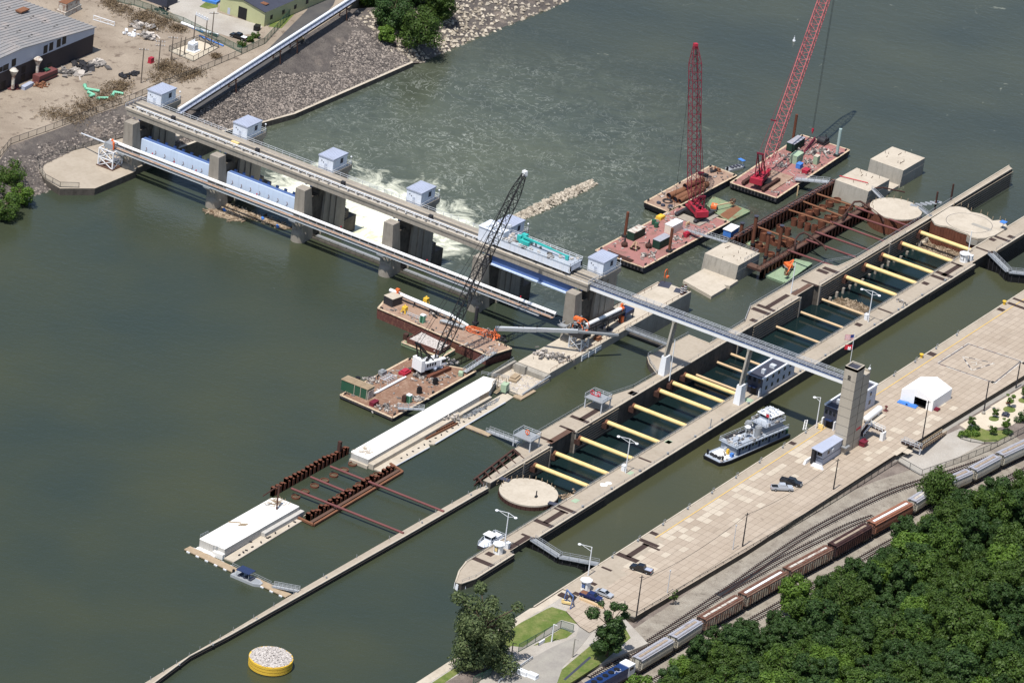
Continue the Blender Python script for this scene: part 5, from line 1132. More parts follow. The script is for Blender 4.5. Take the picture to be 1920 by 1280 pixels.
p=at('C8',1460,625,.5); T=thing('sunshade','small blue sunshade on a pole at the edge of the twin lobed cell','sunshade',tuple(p)); mb=MB(); mb.cyl(p,p+Vector((0,0,2.0)),.07,6); part(T,'pole',mb,'black_steel'); mb=MB(); mb.prism([(p.x-.9,p.y-.9),(p.x+.9,p.y-.9),(p.x+.9,p.y+.9),(p.x-.9,p.y+.9)],p.z+2.0,p.z+2.25); part(T,'canopy',mb,'blue_cloth')
# yellow and tan struts across the dewatered chamber
ylab=['nearest the lower round cell','second from the lower round cell','third from the lower round cell','fourth from the lower round cell','fifth from the lower round cell','sixth from the lower round cell','seventh from the lower round cell, under the footbridge','just right of the footbridge column']
for k,(t,x,y) in enumerate((('D3',715,832),('D3',875,695),('D3',1160,560),('D3',1425,398),('D3',1695,235),('B5',322,660),('B5',412,605),('B5',505,550))):
    p=at(t,x,y,-1.5); mb=MB(); mb.cyl((p.x,YR-1.6,-1.5),(p.x,YA,-1.5),.62,14); mb2=MB(); mb2.bx(p.x-.7,p.x+.7,YR-1.7,YR+.1,-3.4,-2.0); 
    T=thing('chamber_strut','yellow pipe strut across the dewatered chamber, '+ylab[k],'strut',(p.x,-52.6,-1.5),'yellow struts across the chamber'); part(T,'pipe',mb,'strut_yellow'); part(T,'bracket',mb2,'rust_dark'); mb=MB(); mb.cyl((p.x,YR-1.0,-1.5),(p.x,YR-1.62,-1.5),.74,14); part(T,'end_plate',mb,'rust_pale')
ylab=['at the far end against the rusty cell','next to the far end, over the dark debris','third from the rusty cell','fourth from the rusty cell','fifth from the rusty cell']
for k,(x,y) in enumerate(((893,193),(718,308),(543,428),(370,530),(175,650))):
    p=at('D4',x,y,-1.5); T=thing('chamber_strut','yellow chamber strut in the far part, '+ylab[k],'strut',(p.x,-52.6,-1.5),'yellow struts across the chamber'); mb=MB(); mb.cyl((p.x,YR-1.2,-1.5),(p.x,YA,-1.5),.62,14); part(T,'pipe',mb,'strut_yellow'); mb=MB(); mb.bx(p.x-.7,p.x+.7,YR-1.3,YR+.1,-3.4,-2.0); part(T,'bracket',mb,'rust_dark'); mb=MB(); mb.cyl((p.x,YR-.6,-1.5),(p.x,YR-1.22,-1.5),.74,14); part(T,'end_plate',mb,'rust_pale')
ylab=['slim tan strut low in the chamber behind the yellow one at the footbridge','slim tan strut low in the chamber at the footbridge column','slim tan strut low in the chamber behind the footbridge column','slim tan strut low in the chamber, first beyond the control building','slim tan strut low in the chamber, second beyond the control building','slim tan strut low in the chamber, at the edge of the floating twigs']
for k,(t,x,y) in enumerate((('B5',582,550),('B5',728,460),('B5',820,400),('D5',975,1040),('D5',1180,880),('D5',1435,768))):
    p=at(t,x,y,-5.0); mb=MB(); mb.cyl((p.x,YR-.1,-5.0),(p.x,YA,-5.0),.4,10); solo('chamber_strut',ylab[k],'strut',mb,'strut_tan','tan struts across the chamber')
# floating twigs in the dewatered chamber
def raft(name,pts,z,num,seed,sz=(.3,1.5)):
    g=random.Random(seed); mb=MB(); xs=[p[0] for p in pts]; ys=[p[1] for p in pts]; k=0
    while k<num:
        p=(g.uniform(min(xs),max(xs)),g.uniform(min(ys),max(ys)))
        if not inside(p,pts): continue
        k+=1; L=g.uniform(*sz); a=g.uniform(0,3.14); mb.beam((p[0],p[1],z+g.uniform(0,.1)),(p[0]+L*math.cos(a),p[1]+L*math.sin(a),z+g.uniform(.03,.15)),g.uniform(.06,.2))
    tag(mb.build(name,'driftwood'),kind='stuff'); mb=MB(); mb.prism(pts,z-.1,z+.03); tag(mb.build('floating_mud','weeds'),kind='stuff')
z=ZD+.05
raft('floating_twigs',[xy('C8',*q,z) for q in ((90,900),(150,800),(330,880),(500,960),(760,1010),(870,1000),(600,1170),(350,1100),(120,1010),(20,960))],z,420,51)
raft('floating_twigs',[xy('D4',*q,z) for q in ((0,880),(60,840),(180,860),(300,900),(390,950),(330,1010),(200,970),(60,920))],z,220,52)
g=random.Random(77); mb=MB()
for k in range(40): p=at('D4',g.uniform(60,560),g.uniform(720,1000),z); 
p=at('C2',1780,420,ZU); mb=MB()
for k in range(120): mb.rock((p.x+g.gauss(1,1.2),p.y+g.gauss(-.5,.9),-3.4+abs(g.gauss(0,.6))),g.uniform(.2,.5),g)
tag(mb.build('rubble_fill','driftwood'),kind='stuff')
# ---------------------------------------------------------------- barges and cranes
def barge(name,label,cat,c,zd,zw,deckm,sidem,edgem='deck_edge',rake=(2.5,2.5),depth=1.5,parts_=True,group=None):
    """c: deck corners near-left, near-right, far-right, far-left as world points"""
    c=[Vector((p.x,p.y,zd)) for p in c]; L=(c[2]-c[1]).normalized(); B=(c[0]-c[1]).normalized(); ctr=sum(c,Vector())/4
    T=thing(name,label,cat,(ctr.x,ctr.y,zw),group)
    k=[c[0]+L*rake[0],c[1]+L*rake[0],c[2]-L*rake[1],c[3]-L*rake[1]]; zb=zw-depth; zm=zd-(zd-zw)*.55
    top=[(p.x,p.y,zd-.02) for p in c]; mid=[(p.x,p.y,zm) for p in c]; bot=[(p.x,p.y,zb) for p in k]
    mb=MB(); mb.add(top+mid+bot,[(0,1,5,4),(1,2,6,5),(2,3,7,6),(3,0,4,7),(4,5,9,8),(5,6,10,9),(6,7,11,10),(7,4,8,11),(3,2,1,0)]); part(T,'hull',mb,sidem)
    inn=[p+(ctr-p).normalized()*.55 for p in c]; mb=MB(); mb.prism([(p.x,p.y) for p in inn],zd-.3,zd+.0); part(T,'deck',mb,deckm)
    mb=MB()
    for i in range(4): mb.beam(c[i]+(ctr-c[i]).normalized()*.25,c[(i+1)%4]+(ctr-c[(i+1)%4]).normalized()*.25,.6,.12)
    part(T,'gunwale',mb,edgem)
    if parts_:
        mb=MB(); 
        for p,q in ((c[1],c[2]),(c[1],c[0])):
            n=(p-ctr); 
            for t in [j/14 for j in range(1,14)]:
                e=p.lerp(q,t); o=Vector(((q-p).y,-(q-p).x,0)).normalized(); o=o if o.dot(e-ctr)>0 else -o
                mb.cyl(e+o*.02+Vector((0,0,-.35)),e+o*.3+Vector((0,0,-.35)),.38,8)
        if zd-zw>1.5: part(T,'tyre_fender',mb,'rubber')
        mb=MB()
        for t in (.04,.5,.96):
            for s in (.04,.96): p=c[0].lerp(c[3],t).lerp(c[1].lerp(c[2],t),s); mb.cyl(p,p+Vector((0,0,.55)),.2,6); mb.cyl(p+L*.6,p+L*.6+Vector((0,0,.55)),.2,6)
        part(T,'bollard',mb,'dark_steel')
    return T,c,L,B
def lattice(mb,p,q,w0,w1,bay=2.2,r=.09,side=None,taper=.12,rl=.055):
    p=Vector(p);q=Vector(q);d=(q-p);L=d.length;d.normalize(); s=side.normalized(); u=s.cross(d).normalized(); n=max(2,int(L/bay))
    def wd(t): 
        w=w0
        if t<taper: w=w0*(.35+.65*t/taper)
        if t>1-taper: w=w0*(.38+.62*(1-t)/taper)
        return w
    rows=[]
    for i in range(n+1):
        t=i/n; c=p+d*(L*t); w=wd(t)/2; rows.append([c+s*w+u*w,c-s*w+u*w,c-s*w-u*w,c+s*w-u*w])
    for a,b in zip(rows,rows[1:]):
        for k in range(4): mb.cyl(a[k],b[k],r,5,caps=False); mb.cyl(a[k],b[(k+1)%4],rl,4,caps=False)
    for a in rows[::1]:
        for k in range(4): mb.cyl(a[k],a[(k+1)%4],rl,4,caps=False)
def crawler_crane(label,base,az,tip,cols,w=2.4,hook=None,tw=5.2,tl=7.2,gantry=5.0,trkaz=None,houseL=5.5,sag=1.0,mastback=3.4,cr=.12,k_=1.0):
    """base: centre on deck; az: where the boom points; tip: boom head"""
    red,dark,boomm,trk=cols; base=Vector(base); tip=Vector(tip); f=Vector((math.cos(az),math.sin(az),0)); s=Vector((-f.y,f.x,0)); up=Vector((0,0,1))
    T=thing('crawler_crane',label,'crane',tuple(base)); ta=az if trkaz is None else trkaz; tf=Vector((math.cos(ta),math.sin(ta),0)); ts=Vector((-tf.y,tf.x,0))
    for k in (-1,1):
        mb=MB(); c=base+ts*(k*tw/2); a=c-tf*(tl/2)+up*.55; b=c+tf*(tl/2)+up*.55
        mb.beam(a,b,1.05,1.1); mb.cyl(a-ts*.52,a+ts*.52,.55,10); mb.cyl(b-ts*.52,b+ts*.52,.55,10); part(T,'track',mb,trk)
    mb=MB(); mb.box(base+up*.75,(3.4,tw-.6,.8),ta); mb.cyl(base+up*1.0,base+up*1.55,1.5,16); part(T,'carbody',mb,'black_steel')
    h=base+up*1.55; mb=MB(); mb.box(h-f*.4+up*.25,(houseL+1.2,3.0,.5),az); mb.box(h-f*1.0+s*1.05+up*1.3,(houseL-.6,1.0,1.7),az); mb.box(h-f*1.0-s*1.05+up*1.3,(houseL-.6,1.0,1.7),az); mb.box(h-f*1.2+up*1.0,(houseL-1.6,1.1,1.1),az); H_=part(T,'machinery_house',mb,red)
    mb=MB(); mb.box(h-f*(houseL/2+.9)+up*(.05+.9*k_),(1.3,3.9,1.8*k_),az); part(T,'counterweight',mb,red); mb=MB(); [mb.box(h-f*(.2+.9*q_)+s*1.57*k+up*1.4,(.6,.05,.9),az) for q_ in range(4) for k in (-1,1)]; [mb.box(h-f*(.4+q_)+s*(.9-.6*q_)+up*2.25,(.7,.8,.3),az) for q_ in range(3)]; mb.cyl(h-f*2.4+s*.9+up*2.1,h-f*2.4+s*.9+up*3.0,.12,6); part(H_,'engine_grille',mb,'dark_steel')
    mb=MB(); mb.box(h+f*2.6-s*1.15+up*1.3,(1.7,1.15,2.0),az); cab=part(T,'cab',mb,red)
    mb=MB(); mb.box(h+f*2.75-s*1.15+up*1.55,(1.5,1.19,.9),az); part(cab,'window',mb,'glass')
    foot=h+f*1.3+up*.7; mb=MB(); lattice(mb,foot,tip,w,w,2.4,cr,s,.1,cr*.6); part(T,'boom',mb,boomm)
    d=(tip-foot).normalized(); mb=MB(); mb.box(tip+d*.3,(1.1,1.2,1.5),az); mb.cyl(tip+d*.5-s*.5,tip+d*.5+s*.5,.65,12); part(T,'boom_head',mb,red)
    mb=MB(); g0=h-f*1.2+up*2.0; gt=h-f*(mastback)+up*gantry
    for k in (-1,1): mb.beam(h+f*.6+s*k*.9+up*1.2,gt+s*k*.8,.3); mb.beam(h-f*(houseL/2)+s*k*.9+up*1.2,gt+s*k*.8,.3)
    mb.beam(gt-s*1.1,gt+s*1.1,.5); part(T,'gantry',mb,dark)
    mb=MB(); brid=gt.lerp(tip,.16)
    for k in (-1,1): mb.cyl(gt+s*k*.5,brid+s*k*.5,.06,4); mb.cyl(brid+s*k*.6,tip+s*k*.6,.06,4)
    mb.beam(brid-s*.9,brid+s*.9,.35); part(T,'pendant_line',mb,dark)
    if hook is not None:
        e=tip+d*.5; mb=MB(); hk=Vector(hook)
        for k in (-.15,.15): mb.cyl(e+s*k,hk+s*k,.05,4)
        HL=part(T,'hoist_line',mb,'black_steel'); mb=MB(); mb.box(hk-up*.5,(.5,.6,1.0)); mb.cyl(hk-up*1.0,hk-up*1.7,.14,6); part(HL,'hook_block',mb,red)
    return T
def bin_(label,c,d,rz,mat,name='container',cat='container',lid=None):
    T=thing(name,label,cat,(c.x,c.y,c.z)); mb=MB(); mb.box((c.x,c.y,c.z+d[2]/2),d,rz); 
    n=max(3,int(d[0]/.7)); X=Vector((math.cos(rz),math.sin(rz),0)); Y=Vector((-X.y,X.x,0)); C=Vector((c.x,c.y,c.z+d[2]/2))
    for k in range(n):
        o=C+X*(d[0]*((k+.5)/n-.5))
        for s in (-1,1): mb.box(o+Y*(s*d[1]/2),(.12,.12,d[2]-.1),rz)
    part(T,'body',mb,mat); mb=MB(); mb.box((c.x,c.y,c.z+d[2]+.06),(d[0]+.1,d[1]+.1,.12),rz); part(T,'roof',mb,lid or mat); return T
def heap(label,c,num,sp,mat,seed,name='equipment_heap',cat='equipment',sz=(.2,1.0)):
    g=random.Random(seed); mb=MB()
    for k in range(num): mb.box((c.x+g.gauss(0,sp),c.y+g.gauss(0,sp),c.z+.12+abs(g.gauss(0,.3))),(g.uniform(*sz),g.uniform(sz[0],sz[1]*.6),g.uniform(.15,.6)),g.uniform(0,3),0,g.uniform(-.4,.4),g.uniform(-.4,.4))
    return solo(name,label,cat,mb,mat)
def toilet(label,c,mat='porta_green'):
    T=thing('portable_toilet',label,'toilet',tuple(c)); mb=MB(); mb.box((c.x,c.y,c.z+1.1),(1.2,1.2,2.2)); part(T,'cabin',mb,mat); mb=MB(); mb.box((c.x,c.y,c.z+2.28),(1.3,1.3,.2)); part(T,'roof',mb,'white_paint'); mb=MB(); mb.box((c.x-.61,c.y,c.z+1.05),(.04,.8,1.9)); part(T,'door',mb,'green'); return T
zd=-4.0
T,c,L,B=barge('crane_barge','red decked crane barge nearest the dam, carrying containers and the red crane with upright boom','barge',[at('A5',*q,zd) for q in ((60,940),(400,1062),(1012,735),(660,622))],zd,ZD,'deck_red','hull_slate')
X0=math.atan2(L.y,L.x)
mb=MB(); m_=at('A5',770,700,zd); mb.box((m_.x,m_.y,zd+.15),(11,9.5,.3),X0); part(T,'timber_mat',mb,'concrete_grey')
b=at('A5',760,690,zd+.3)
tip=at('F',1304,88,44.5); azb=math.atan2(tip.y-b.y,tip.x-b.x)
hk=at('E4',738,205,2); crawler_crane('red crawler crane with tall upright dark red lattice boom on the nearer red barge',b,azb,tip,('crane_red','crane_dark_red','crane_dark_red','dark_steel'),2.9,None,6.6,9.4,6,X0,7.5)
for (lx,ly,lb) in ((345,845,'long green container with pale roof on the nearer red barge'),(525,905,'green container with open dark top beside a spud pile on the nearer red barge')):
    p=at('A5',lx,ly,zd); bin_(lb,Vector((p.x,p.y,zd)),(6.2,2.5,2.6),X0,'green_box','container','container','cargo_white' if lx<400 else 'car_roof')
p=at('A5',610,800,zd); bin_('white site cabin beside the tracks of the upright boom crane',p,(6,2.6,2.6),X0+.0,'cream_trailer','site_cabin','cabin','white_paint')
p=at('A5',490,775,zd); T=thing('fuel_tank','pair of small green fuel tanks on the nearer red barge','tank',tuple(p)); mb=MB(); mb.cyl(p,p+Vector((0,0,1.5)),.7,12); mb.cyl(p+Vector((1.2,1.6,0)),p+Vector((1.2,1.6,1.5)),.7,12); part(T,'shell',mb,'green')
p=at('A5',520,715,zd); mb=MB(); mb.box((p.x,p.y,zd+.5),(2.6,1.8,.9),X0); mb.box((p.x,p.y,zd+1.0),(2.2,1.4,.2),X0); solo('skip_bin','yellow skip bin on the river edge of the nearer red barge','skip',mb,'yellow')
p=at('A5',710,775,zd); mb=MB(); mb.box((p.x,p.y,zd+.8),(1.8,.5,1.4),X0); mb.box((p.x,p.y,zd+1.6),(1.6,.3,.3),X0); solo('sign_board','cream and yellow board by the gangway of the nearer red barge','board',mb,'strut_tan')
p=at('A5',705,840,zd); mb=MB(); mb.box((p.x,p.y,zd+.7),(2.4,1.3,1.2),X0); mb.box((p.x,p.y,zd+1.4),(1.2,.9,.3),X0); solo('compressor','dark red compressor at the land edge of the nearer red barge','compressor',mb,'crane_red')
for k,(x,y,l,mt_) in enumerate(((265,910,'rusty clamshell grab near the green container','rust_dark'),(340,930,'yellow brown open frame lifting beam on the nearer red barge','strut_tan'),(435,920,'rounded rusty clamshell bucket beside the open topped container','rust_dark'))):
    p=at('A5',x,y,zd); T=thing('grab_bucket',l,'grab',tuple(p)); mb=MB()
    if k==1:
        for a in (-1.2,1.2):
            for b2 in (-1,1): mb.beam((p.x+a,p.y+b2,zd),(p.x+a*.2,p.y+b2*.2,zd+2.4),.2); mb.beam((p.x+a,p.y-1,zd+.4),(p.x+a,p.y+1,zd+.4),.25); mb.beam((p.x-1.2,p.y+b2,zd+.4),(p.x+1.2,p.y+b2,zd+.4),.25)
        part(T,'frame',mb,mt_)
    else:
        mb.ell((p.x,p.y,zd+.7),1.1,1.0,.9,10,6); part(T,'bucket',mb,mt_); mb=MB(); mb.beam((p.x-.6,p.y,zd+1.2),(p.x,p.y,zd+2.7),.2); mb.beam((p.x+.6,p.y,zd+1.2),(p.x,p.y,zd+2.7),.2); part(T,'arm',mb,'dark_steel')
p=at('A5',150,945,zd);q=at('A5',330,1015,zd); mb=MB()
for s in range(4): mb.beam(p+Vector((-s*.5,-.1*s,.2)),q+Vector((-s*.5,.0,.2)),.3,.35)
solo('steel_beam_stack','stack of long rusty steel beams along the near edge of the red barge','beams',mb,'rust_dark')
heap('pipes and hoses heaped beside the beams on the nearer red barge',at('A5',430,975,zd),34,1.6,'clutter',61); heap('grey machine parts beside the white site cabin',at('A5',630,860,zd),30,1.0,'clutter',62)
def spud(label,t,x,y,yt,z,mat,r=.45,capm=None):
    c=at(t,x,y,z); s=ZT[t][2]; hgt=(y-yt)/s/6.07; T=thing('spud_pile',label,'spud pile',(c.x,c.y,z)); mb=MB(); mb.cyl((c.x,c.y,z-5),(c.x,c.y,z+hgt),r,12); part(T,'pile',mb,mat); mb=MB(); mb.box((c.x,c.y,z+.4),(1.5,1.5,.8)); part(T,'guide_sleeve',mb,'dark_steel'); return T
spud('tall rusty spud pile at the river edge of the nearer red barge','A5',268,845,660,zd,'rust'); spud('rusty spud pile between the containers and the gangway','A5',582,950,775,zd,'rust')
T=thing('gangway','long white railed gangway from the nearer red barge to the square concrete block','gangway',tuple(at('A5',850,830,-3)))
p0=at('A5',690,790,-3.0); p1=at('A5',985,880,-.6); mb=MB(); mb.beam(p0,p1,1.4,.2); part(T,'deck',mb,'boat_alu'); mb=MB(); d=p1-p0; n=Vector((-d.y,d.x,0)).normalized()*.7
for s in (-1,1): mb.rail([p0+n*s,p1+n*s],1.2,1.6,.05,(1.0,.5))
part(T,'railing',mb,'boat_alu')
cA=[v.copy() for v in c]
# pipe barge behind
T,c,L,B=barge('pipe_barge','tan decked material barge with big rusty pipes behind the upright boom','barge',[at('A5',*q,zd) for q in ((405,600),(572,668),(1062,408),(880,338))],zd,ZD,'deck_tan','hull_slate')
for k,(p,q,r) in enumerate((((580,555),(820,458),.95),((622,580),(850,470),.95),((655,592),(830,502),.72),((690,520),(815,470),.9))):
    a=at('A5',*p,zd+r); b=at('A5',*q,zd+r); T=thing('steel_pipe',['big rusty pipe lying farthest from the crane on the tan barge','big rusty pipe in the middle of the tan barge stack','slim rusty pipe nearest the crane on the tan barge','big rusty pipe lying short on top at the back of the tan barge stack'][k],'pipe',tuple((a+b)/2),'rusty pipes on the tan barge'); mb=MB()
    if k==3: a.z+=1.5;b.z+=1.5
    mb.cyl(a,b,r,16,caps=False); mb.cyl(b,a,r*.93,16,caps=False); part(T,'shell',mb,'rust_pale'); mb=MB(); d=(b-a).normalized(); mb.cyl(a+d*.6,a+d*.65,r*.92,14); part(T,'plug',mb,'dark_slate')
for k,(x,y) in enumerate(((508,608),(538,625),(590,632))): p=at('A5',x,y,zd); mb=MB(); mb.cyl(p,p+Vector((0,0,.5)),.7,12); mb.cyl(p+Vector((0,0,.5)),p+Vector((0,0,.62)),.5,12); solo('steel_disc',['round dark steel disc, leftmost of three on the tan barge','round dark steel disc, middle of three on the tan barge','round dark steel disc, rightmost of three on the tan barge'][k],'disc',mb,'dark_slate','steel discs on the tan barge')
p=at('A5',570,595,zd); mb=MB()
for k in range(4): mb.tube([(p.x+(1.0+.18*k)*math.cos(a),p.y+(1.0+.18*k)*math.sin(a),zd+.1+.07*k) for a in [2*math.pi*j/14 for j in range(15)]],.08,5)
solo('hose_coil','coiled dark hose beside the pipe ends on the tan barge','hose',mb,'dark_steel')
p=at('A5',820,415,zd); mb=MB(); mb.box((p.x,p.y,zd+.8),(1.0,3.4,.5)); mb.box((p.x,p.y,zd+.35),(.6,3.0,.3)); solo('spreader_beam','black spreader beam hanging low over the tan barge','spreader',mb,'dark_steel')
mb=MB(); e=tip+Vector((0,0,.2)); mb.cyl(Vector((p.x,p.y-.2,zd+1)),e,.05,4); mb.cyl(Vector((p.x,p.y+.6,zd+1)),e+Vector((.3,.3,0)),.05,4); solo('load_line','pair of thin load lines running from the upright boom to the spreader beam','cable',mb,'black_steel')
mb=MB(); q=at('A5',610,690,zd); mb.cyl(q+Vector((0,0,.2)),e-Vector((.6,-.2,0)),.05,4); solo('tag_line','thin tag line from the upright boom head to the barge deck','cable',mb,'black_steel')
for k,(x,y) in enumerate(((890,385),(925,378))): heap(['coil of rope and chain at the far end of the tan barge','short timber and pipe offcuts at the far corner of the tan barge'][k],at('A5',x,y,zd),16,.6,'rust_pale' if k else 'dark_steel',70+k,'deck_gear','deck gear')
def litter(c,zd,num,seed,dirs=(.3,2.4)):
    g=random.Random(seed); mb=MB()
    for k in range(num):
        u,v=g.uniform(.06,.94),g.choice((g.uniform(.05,.3),g.uniform(.05,.95),g.uniform(.75,.95))); q=c[0].lerp(c[3],u).lerp(c[1].lerp(c[2],u),v); mb.box((q.x,q.y,zd+.12),(g.uniform(.2,1.1),g.uniform(.15,.6),g.uniform(.1,.4)),g.uniform(0,3))
        if k%4==0: a=g.uniform(0,3.1); L=g.uniform(1,4); mb.beam((q.x,q.y,zd+.1),(q.x+L*math.cos(a),q.y+L*math.sin(a),zd+.1),.12)
    tag(mb.build('deck_litter','clutter'),kind='stuff')
litter(c,zd,60,901); litter(cA,zd,110,904)
# second red crane barge
T,c,L,B=barge('crane_barge','big red decked crane barge farther out, carrying the crane with leaning pink boom','barge',[at('A6',*q,zd) for q in ((515,1045),(780,1133),(1200,856),(928,770))],zd,ZD,'deck_red','hull_slate')
litter(c,zd,120,902); X0=math.atan2(L.y,L.x); mb=MB(); m_=at('A6',745,1030,zd); mb.box((m_.x,m_.y,zd+.15),(14,9.0,.3),X0); part(T,'timber_mat',mb,'deck_tan')
b=at('A6',690,1045,zd+.3); q=at('A6',830,740,14); 
foot=Vector((b.x,b.y,b.z+2.2)); tip=at('F',1578,-95,56); azb=math.atan2(tip.y-b.y,tip.x-b.x)
hk=at('E5',850,5,4); crawler_crane('red crawler crane with long pink lattice boom leaning right out of the picture',b,azb,tip,('crane_red','crane_dark_red','boom_pink','rust_dark'),3.0,Vector((hk.x,hk.y,hk.z)),6.8,10.0,10,X0,8.5,1,5.2)
for (x,y,l,m2,dd,lid) in ((675,195,'dark green container with ribbed grey roof on the far red barge','green_box',(7.5,2.6,2.7),'car_roof'),(685,325,'pale green generator box on the far red barge','green_pale',(4.6,2.4,2.6),'green_pale'),(715,385,'small blue compressor on the far red barge','blue_cloth',(2.2,1.5,1.4),'blue_cloth'),(878,345,'upright pale grey green locker on the far red barge','green_pale',(2.0,1.4,2.6),'concrete_cream'),(780,430,'low red toolbox on the far red barge','crane_red',(2.6,1.8,1.0),'crane_red')):
    bin_(l,at('E5',x,y,zd),dd,X0,m2,'container' if dd[2]>2 else 'toolbox','container' if dd[2]>2 else 'toolbox',lid)
p=at('E5',945,150,zd); mb=MB(); mb.cyl(p+Vector((-.8,-1.3,1.2)),p+Vector((-.8,1.3,1.2)),1.1,14); mb.cyl(p+Vector((1.0,-1.1,1.0)),p+Vector((1.0,1.1,1.0)),.9,14); mb.box(p+Vector((0,0,.4)),(3.4,3.0,.6)); mb.beam(p+Vector((.8,-1,1)),p+Vector((1.2,0,2.7)),.3); solo('deck_winch','black twin drum deck winch at the far end of the red barge','winch',mb,'dark_steel')
p=at('E5',750,270,zd); q=at('E5',865,115,zd); mb=MB(); mb.beam(p+Vector((0,0,.7)),q+Vector((0,0,.7)),.5,.4); mb.beam(p,p+Vector((0,0,.8)),.4); mb.beam(q,q+Vector((0,0,.8)),.4); mb.beam(p.lerp(q,.5)+Vector((0,0,-.0)),p.lerp(q,.5)+Vector((0,0,.8)),.4); solo('boom_section','dark steel beam section on trestles across the far red barge','beam',mb,'crane_dark_red')
for k,(x,y,l) in enumerate(((600,290,'grey timber mats and gear beside the dark green container'),(835,250,'white metal frames stacked amid the far red barge'),(720,240,'mixed steel gear beside the beam section'),(800,335,'white and grey parts beside the upright locker'),(910,220,'small pumps near the black winch'),(970,240,'flat grey plates lying on the far end of the red barge'),(540,370,'dark rigging in front of the crane tracks'))): heap(l,at('E5',x,y,zd),26,.9 if k else 1.5,'clutter',80+k,'deck_gear','deck gear')
spud('rusty spud pile seen through the leaning boom','A6',873,808,640,zd,'rust'); spud('pale turquoise spud pile at the far corner of the red barge','A6',1123,893,722,zd,'pile_turquoise',.5)
T=thing('gangway','grey railed gangway from the far red barge to the cofferdam','gangway',tuple(at('E5',830,510,-3)))
p0=at('E5',680,495,-3.2); p1=at('E5',1000,525,-1.4); mb=MB(); mb.beam(p0,p1,2.0,.3); part(T,'deck',mb,'boat_alu'); mb=MB(); d=p1-p0; n=Vector((-d.y,d.x,0)).normalized()*1.0
for s in (-1,1): mb.rail([p0+n*s,p1+n*s],1.1,2,.05)
part(T,'railing',mb,'boat_alu')
p=at('E5',695,655,ZD); mb=MB(); mb.cyl(p-Vector((0,0,1)),p+Vector((0,0,3.2)),.22,8); solo('timber_pile','slim yellow timber pile in the water beside the far red barge','pile',mb,'strut_tan')
# small floats
z=-5.5
T,c,L,B=barge('work_float','worn green and rust work float with the orange boom lift, between the red barges','float',[at('A5',*q,z) for q in ((840,615),(1000,740),(1155,662),(895,560))],z,ZD,'deck_green','deck_green','deck_green',(.2,.2),.5,False)
c1=[at('A5',*q,z) for q in ((935,690),(1000,722),(1100,640),(1045,622))]; mb=MB(); mb.prism([(p.x,p.y) for p in c1],z,z+.05); part(T,'rusty_plate',mb,'rust_pale')
def boom_lift(label,p,az,b0,b1,z,extra=0):
    T=thing('boom_lift',label,'boom lift',(p.x,p.y,z)); f=Vector((math.cos(az),math.sin(az),0)); s=Vector((-f.y,f.x,0)); mb=MB(); mb.box((p.x,p.y,z+.7),(2.6,1.9,.5),az); part(T,'chassis',mb,'grey_metal')
    for a in (-1,1):
        for b2 in (-1,1): mb=MB(); w=Vector((p.x,p.y,z+.42))+f*a*.95+s*b2*1.0; mb.cyl(w-s*.18,w+s*.18,.42,12); part(T,'wheel',mb,'rubber')
    mb=MB(); mb.box((p.x,p.y,z+1.35),(2.8,1.7,.8),az); part(T,'turret',mb,'orange'); mb=MB(); mb.beam(Vector((p.x,p.y,z+1.9)),b0,.4); mb.beam(b0,b1,.3); part(T,'boom',mb,'orange' if extra else 'strut_tan'); mb=MB(); mb.rail([b1+Vector((-.8,-.5,-.3)),b1+Vector((.8,-.5,-.3)),b1+Vector((.8,.5,-.3)),b1+Vector((-.8,.5,-.3)),b1+Vector((-.8,-.5,-.3))],1.1,.8,.06); mb.box(b1+Vector((0,0,-.3)),(1.6,1.0,.1)); part(T,'basket',mb,'rust_pale'); return T
p=at('A5',895,655,z); boom_lift('orange boom lift with tan boom and rusty basket on the worn green float',p,.4,at('A5',905,625,z+1.8),at('A5',1030,598,z+1.6),z)
T,c,L,B=barge('work_float','clean pale green work float with the orange telescopic lift beside the middle wall','float',[at('A7',*q,z) for q in ((195,982),(325,1032),(508,900),(352,862))],z,ZD,'deck_green_clean','deck_green_clean','deck_green_clean',(.2,.2),.5,False)
p=at('A7',345,940,z); boom_lift('orange telescopic boom lift on the clean green float, basket towards the viewer',p,1.0,at('A7',385,880,z+2.3),at('A7',340,970,z+1.6),z,1)
T,c,L,B=barge('work_float','pale green float among the pile caissons at the near end of the large cofferdam','float',[at('E6',*q,-5.6) for q in ((180,620),(215,650),(380,640),(270,600))],-5.6,ZD,'deck_green_clean','deck_green','deck_green',(.1,.1),.4,False)
p=at('A5',1020,790,-4); T=thing('boat_shed','white roofed shed on a small float beside the sheet piles','shed',tuple(p)); mb=MB(); mb.box((p.x,p.y,-4.6),(5.0,2.6,2.0),.05); part(T,'wall',mb,'blue_cloth'); mb=MB(); mb.box((p.x,p.y,-3.5),(5.4,3.0,.2),.05); part(T,'roof',mb,'white_bright'); mb=MB(); mb.box((p.x,p.y,-5.9),(6.5,3.6,.7),.05); part(T,'float',mb,'hull_slate')
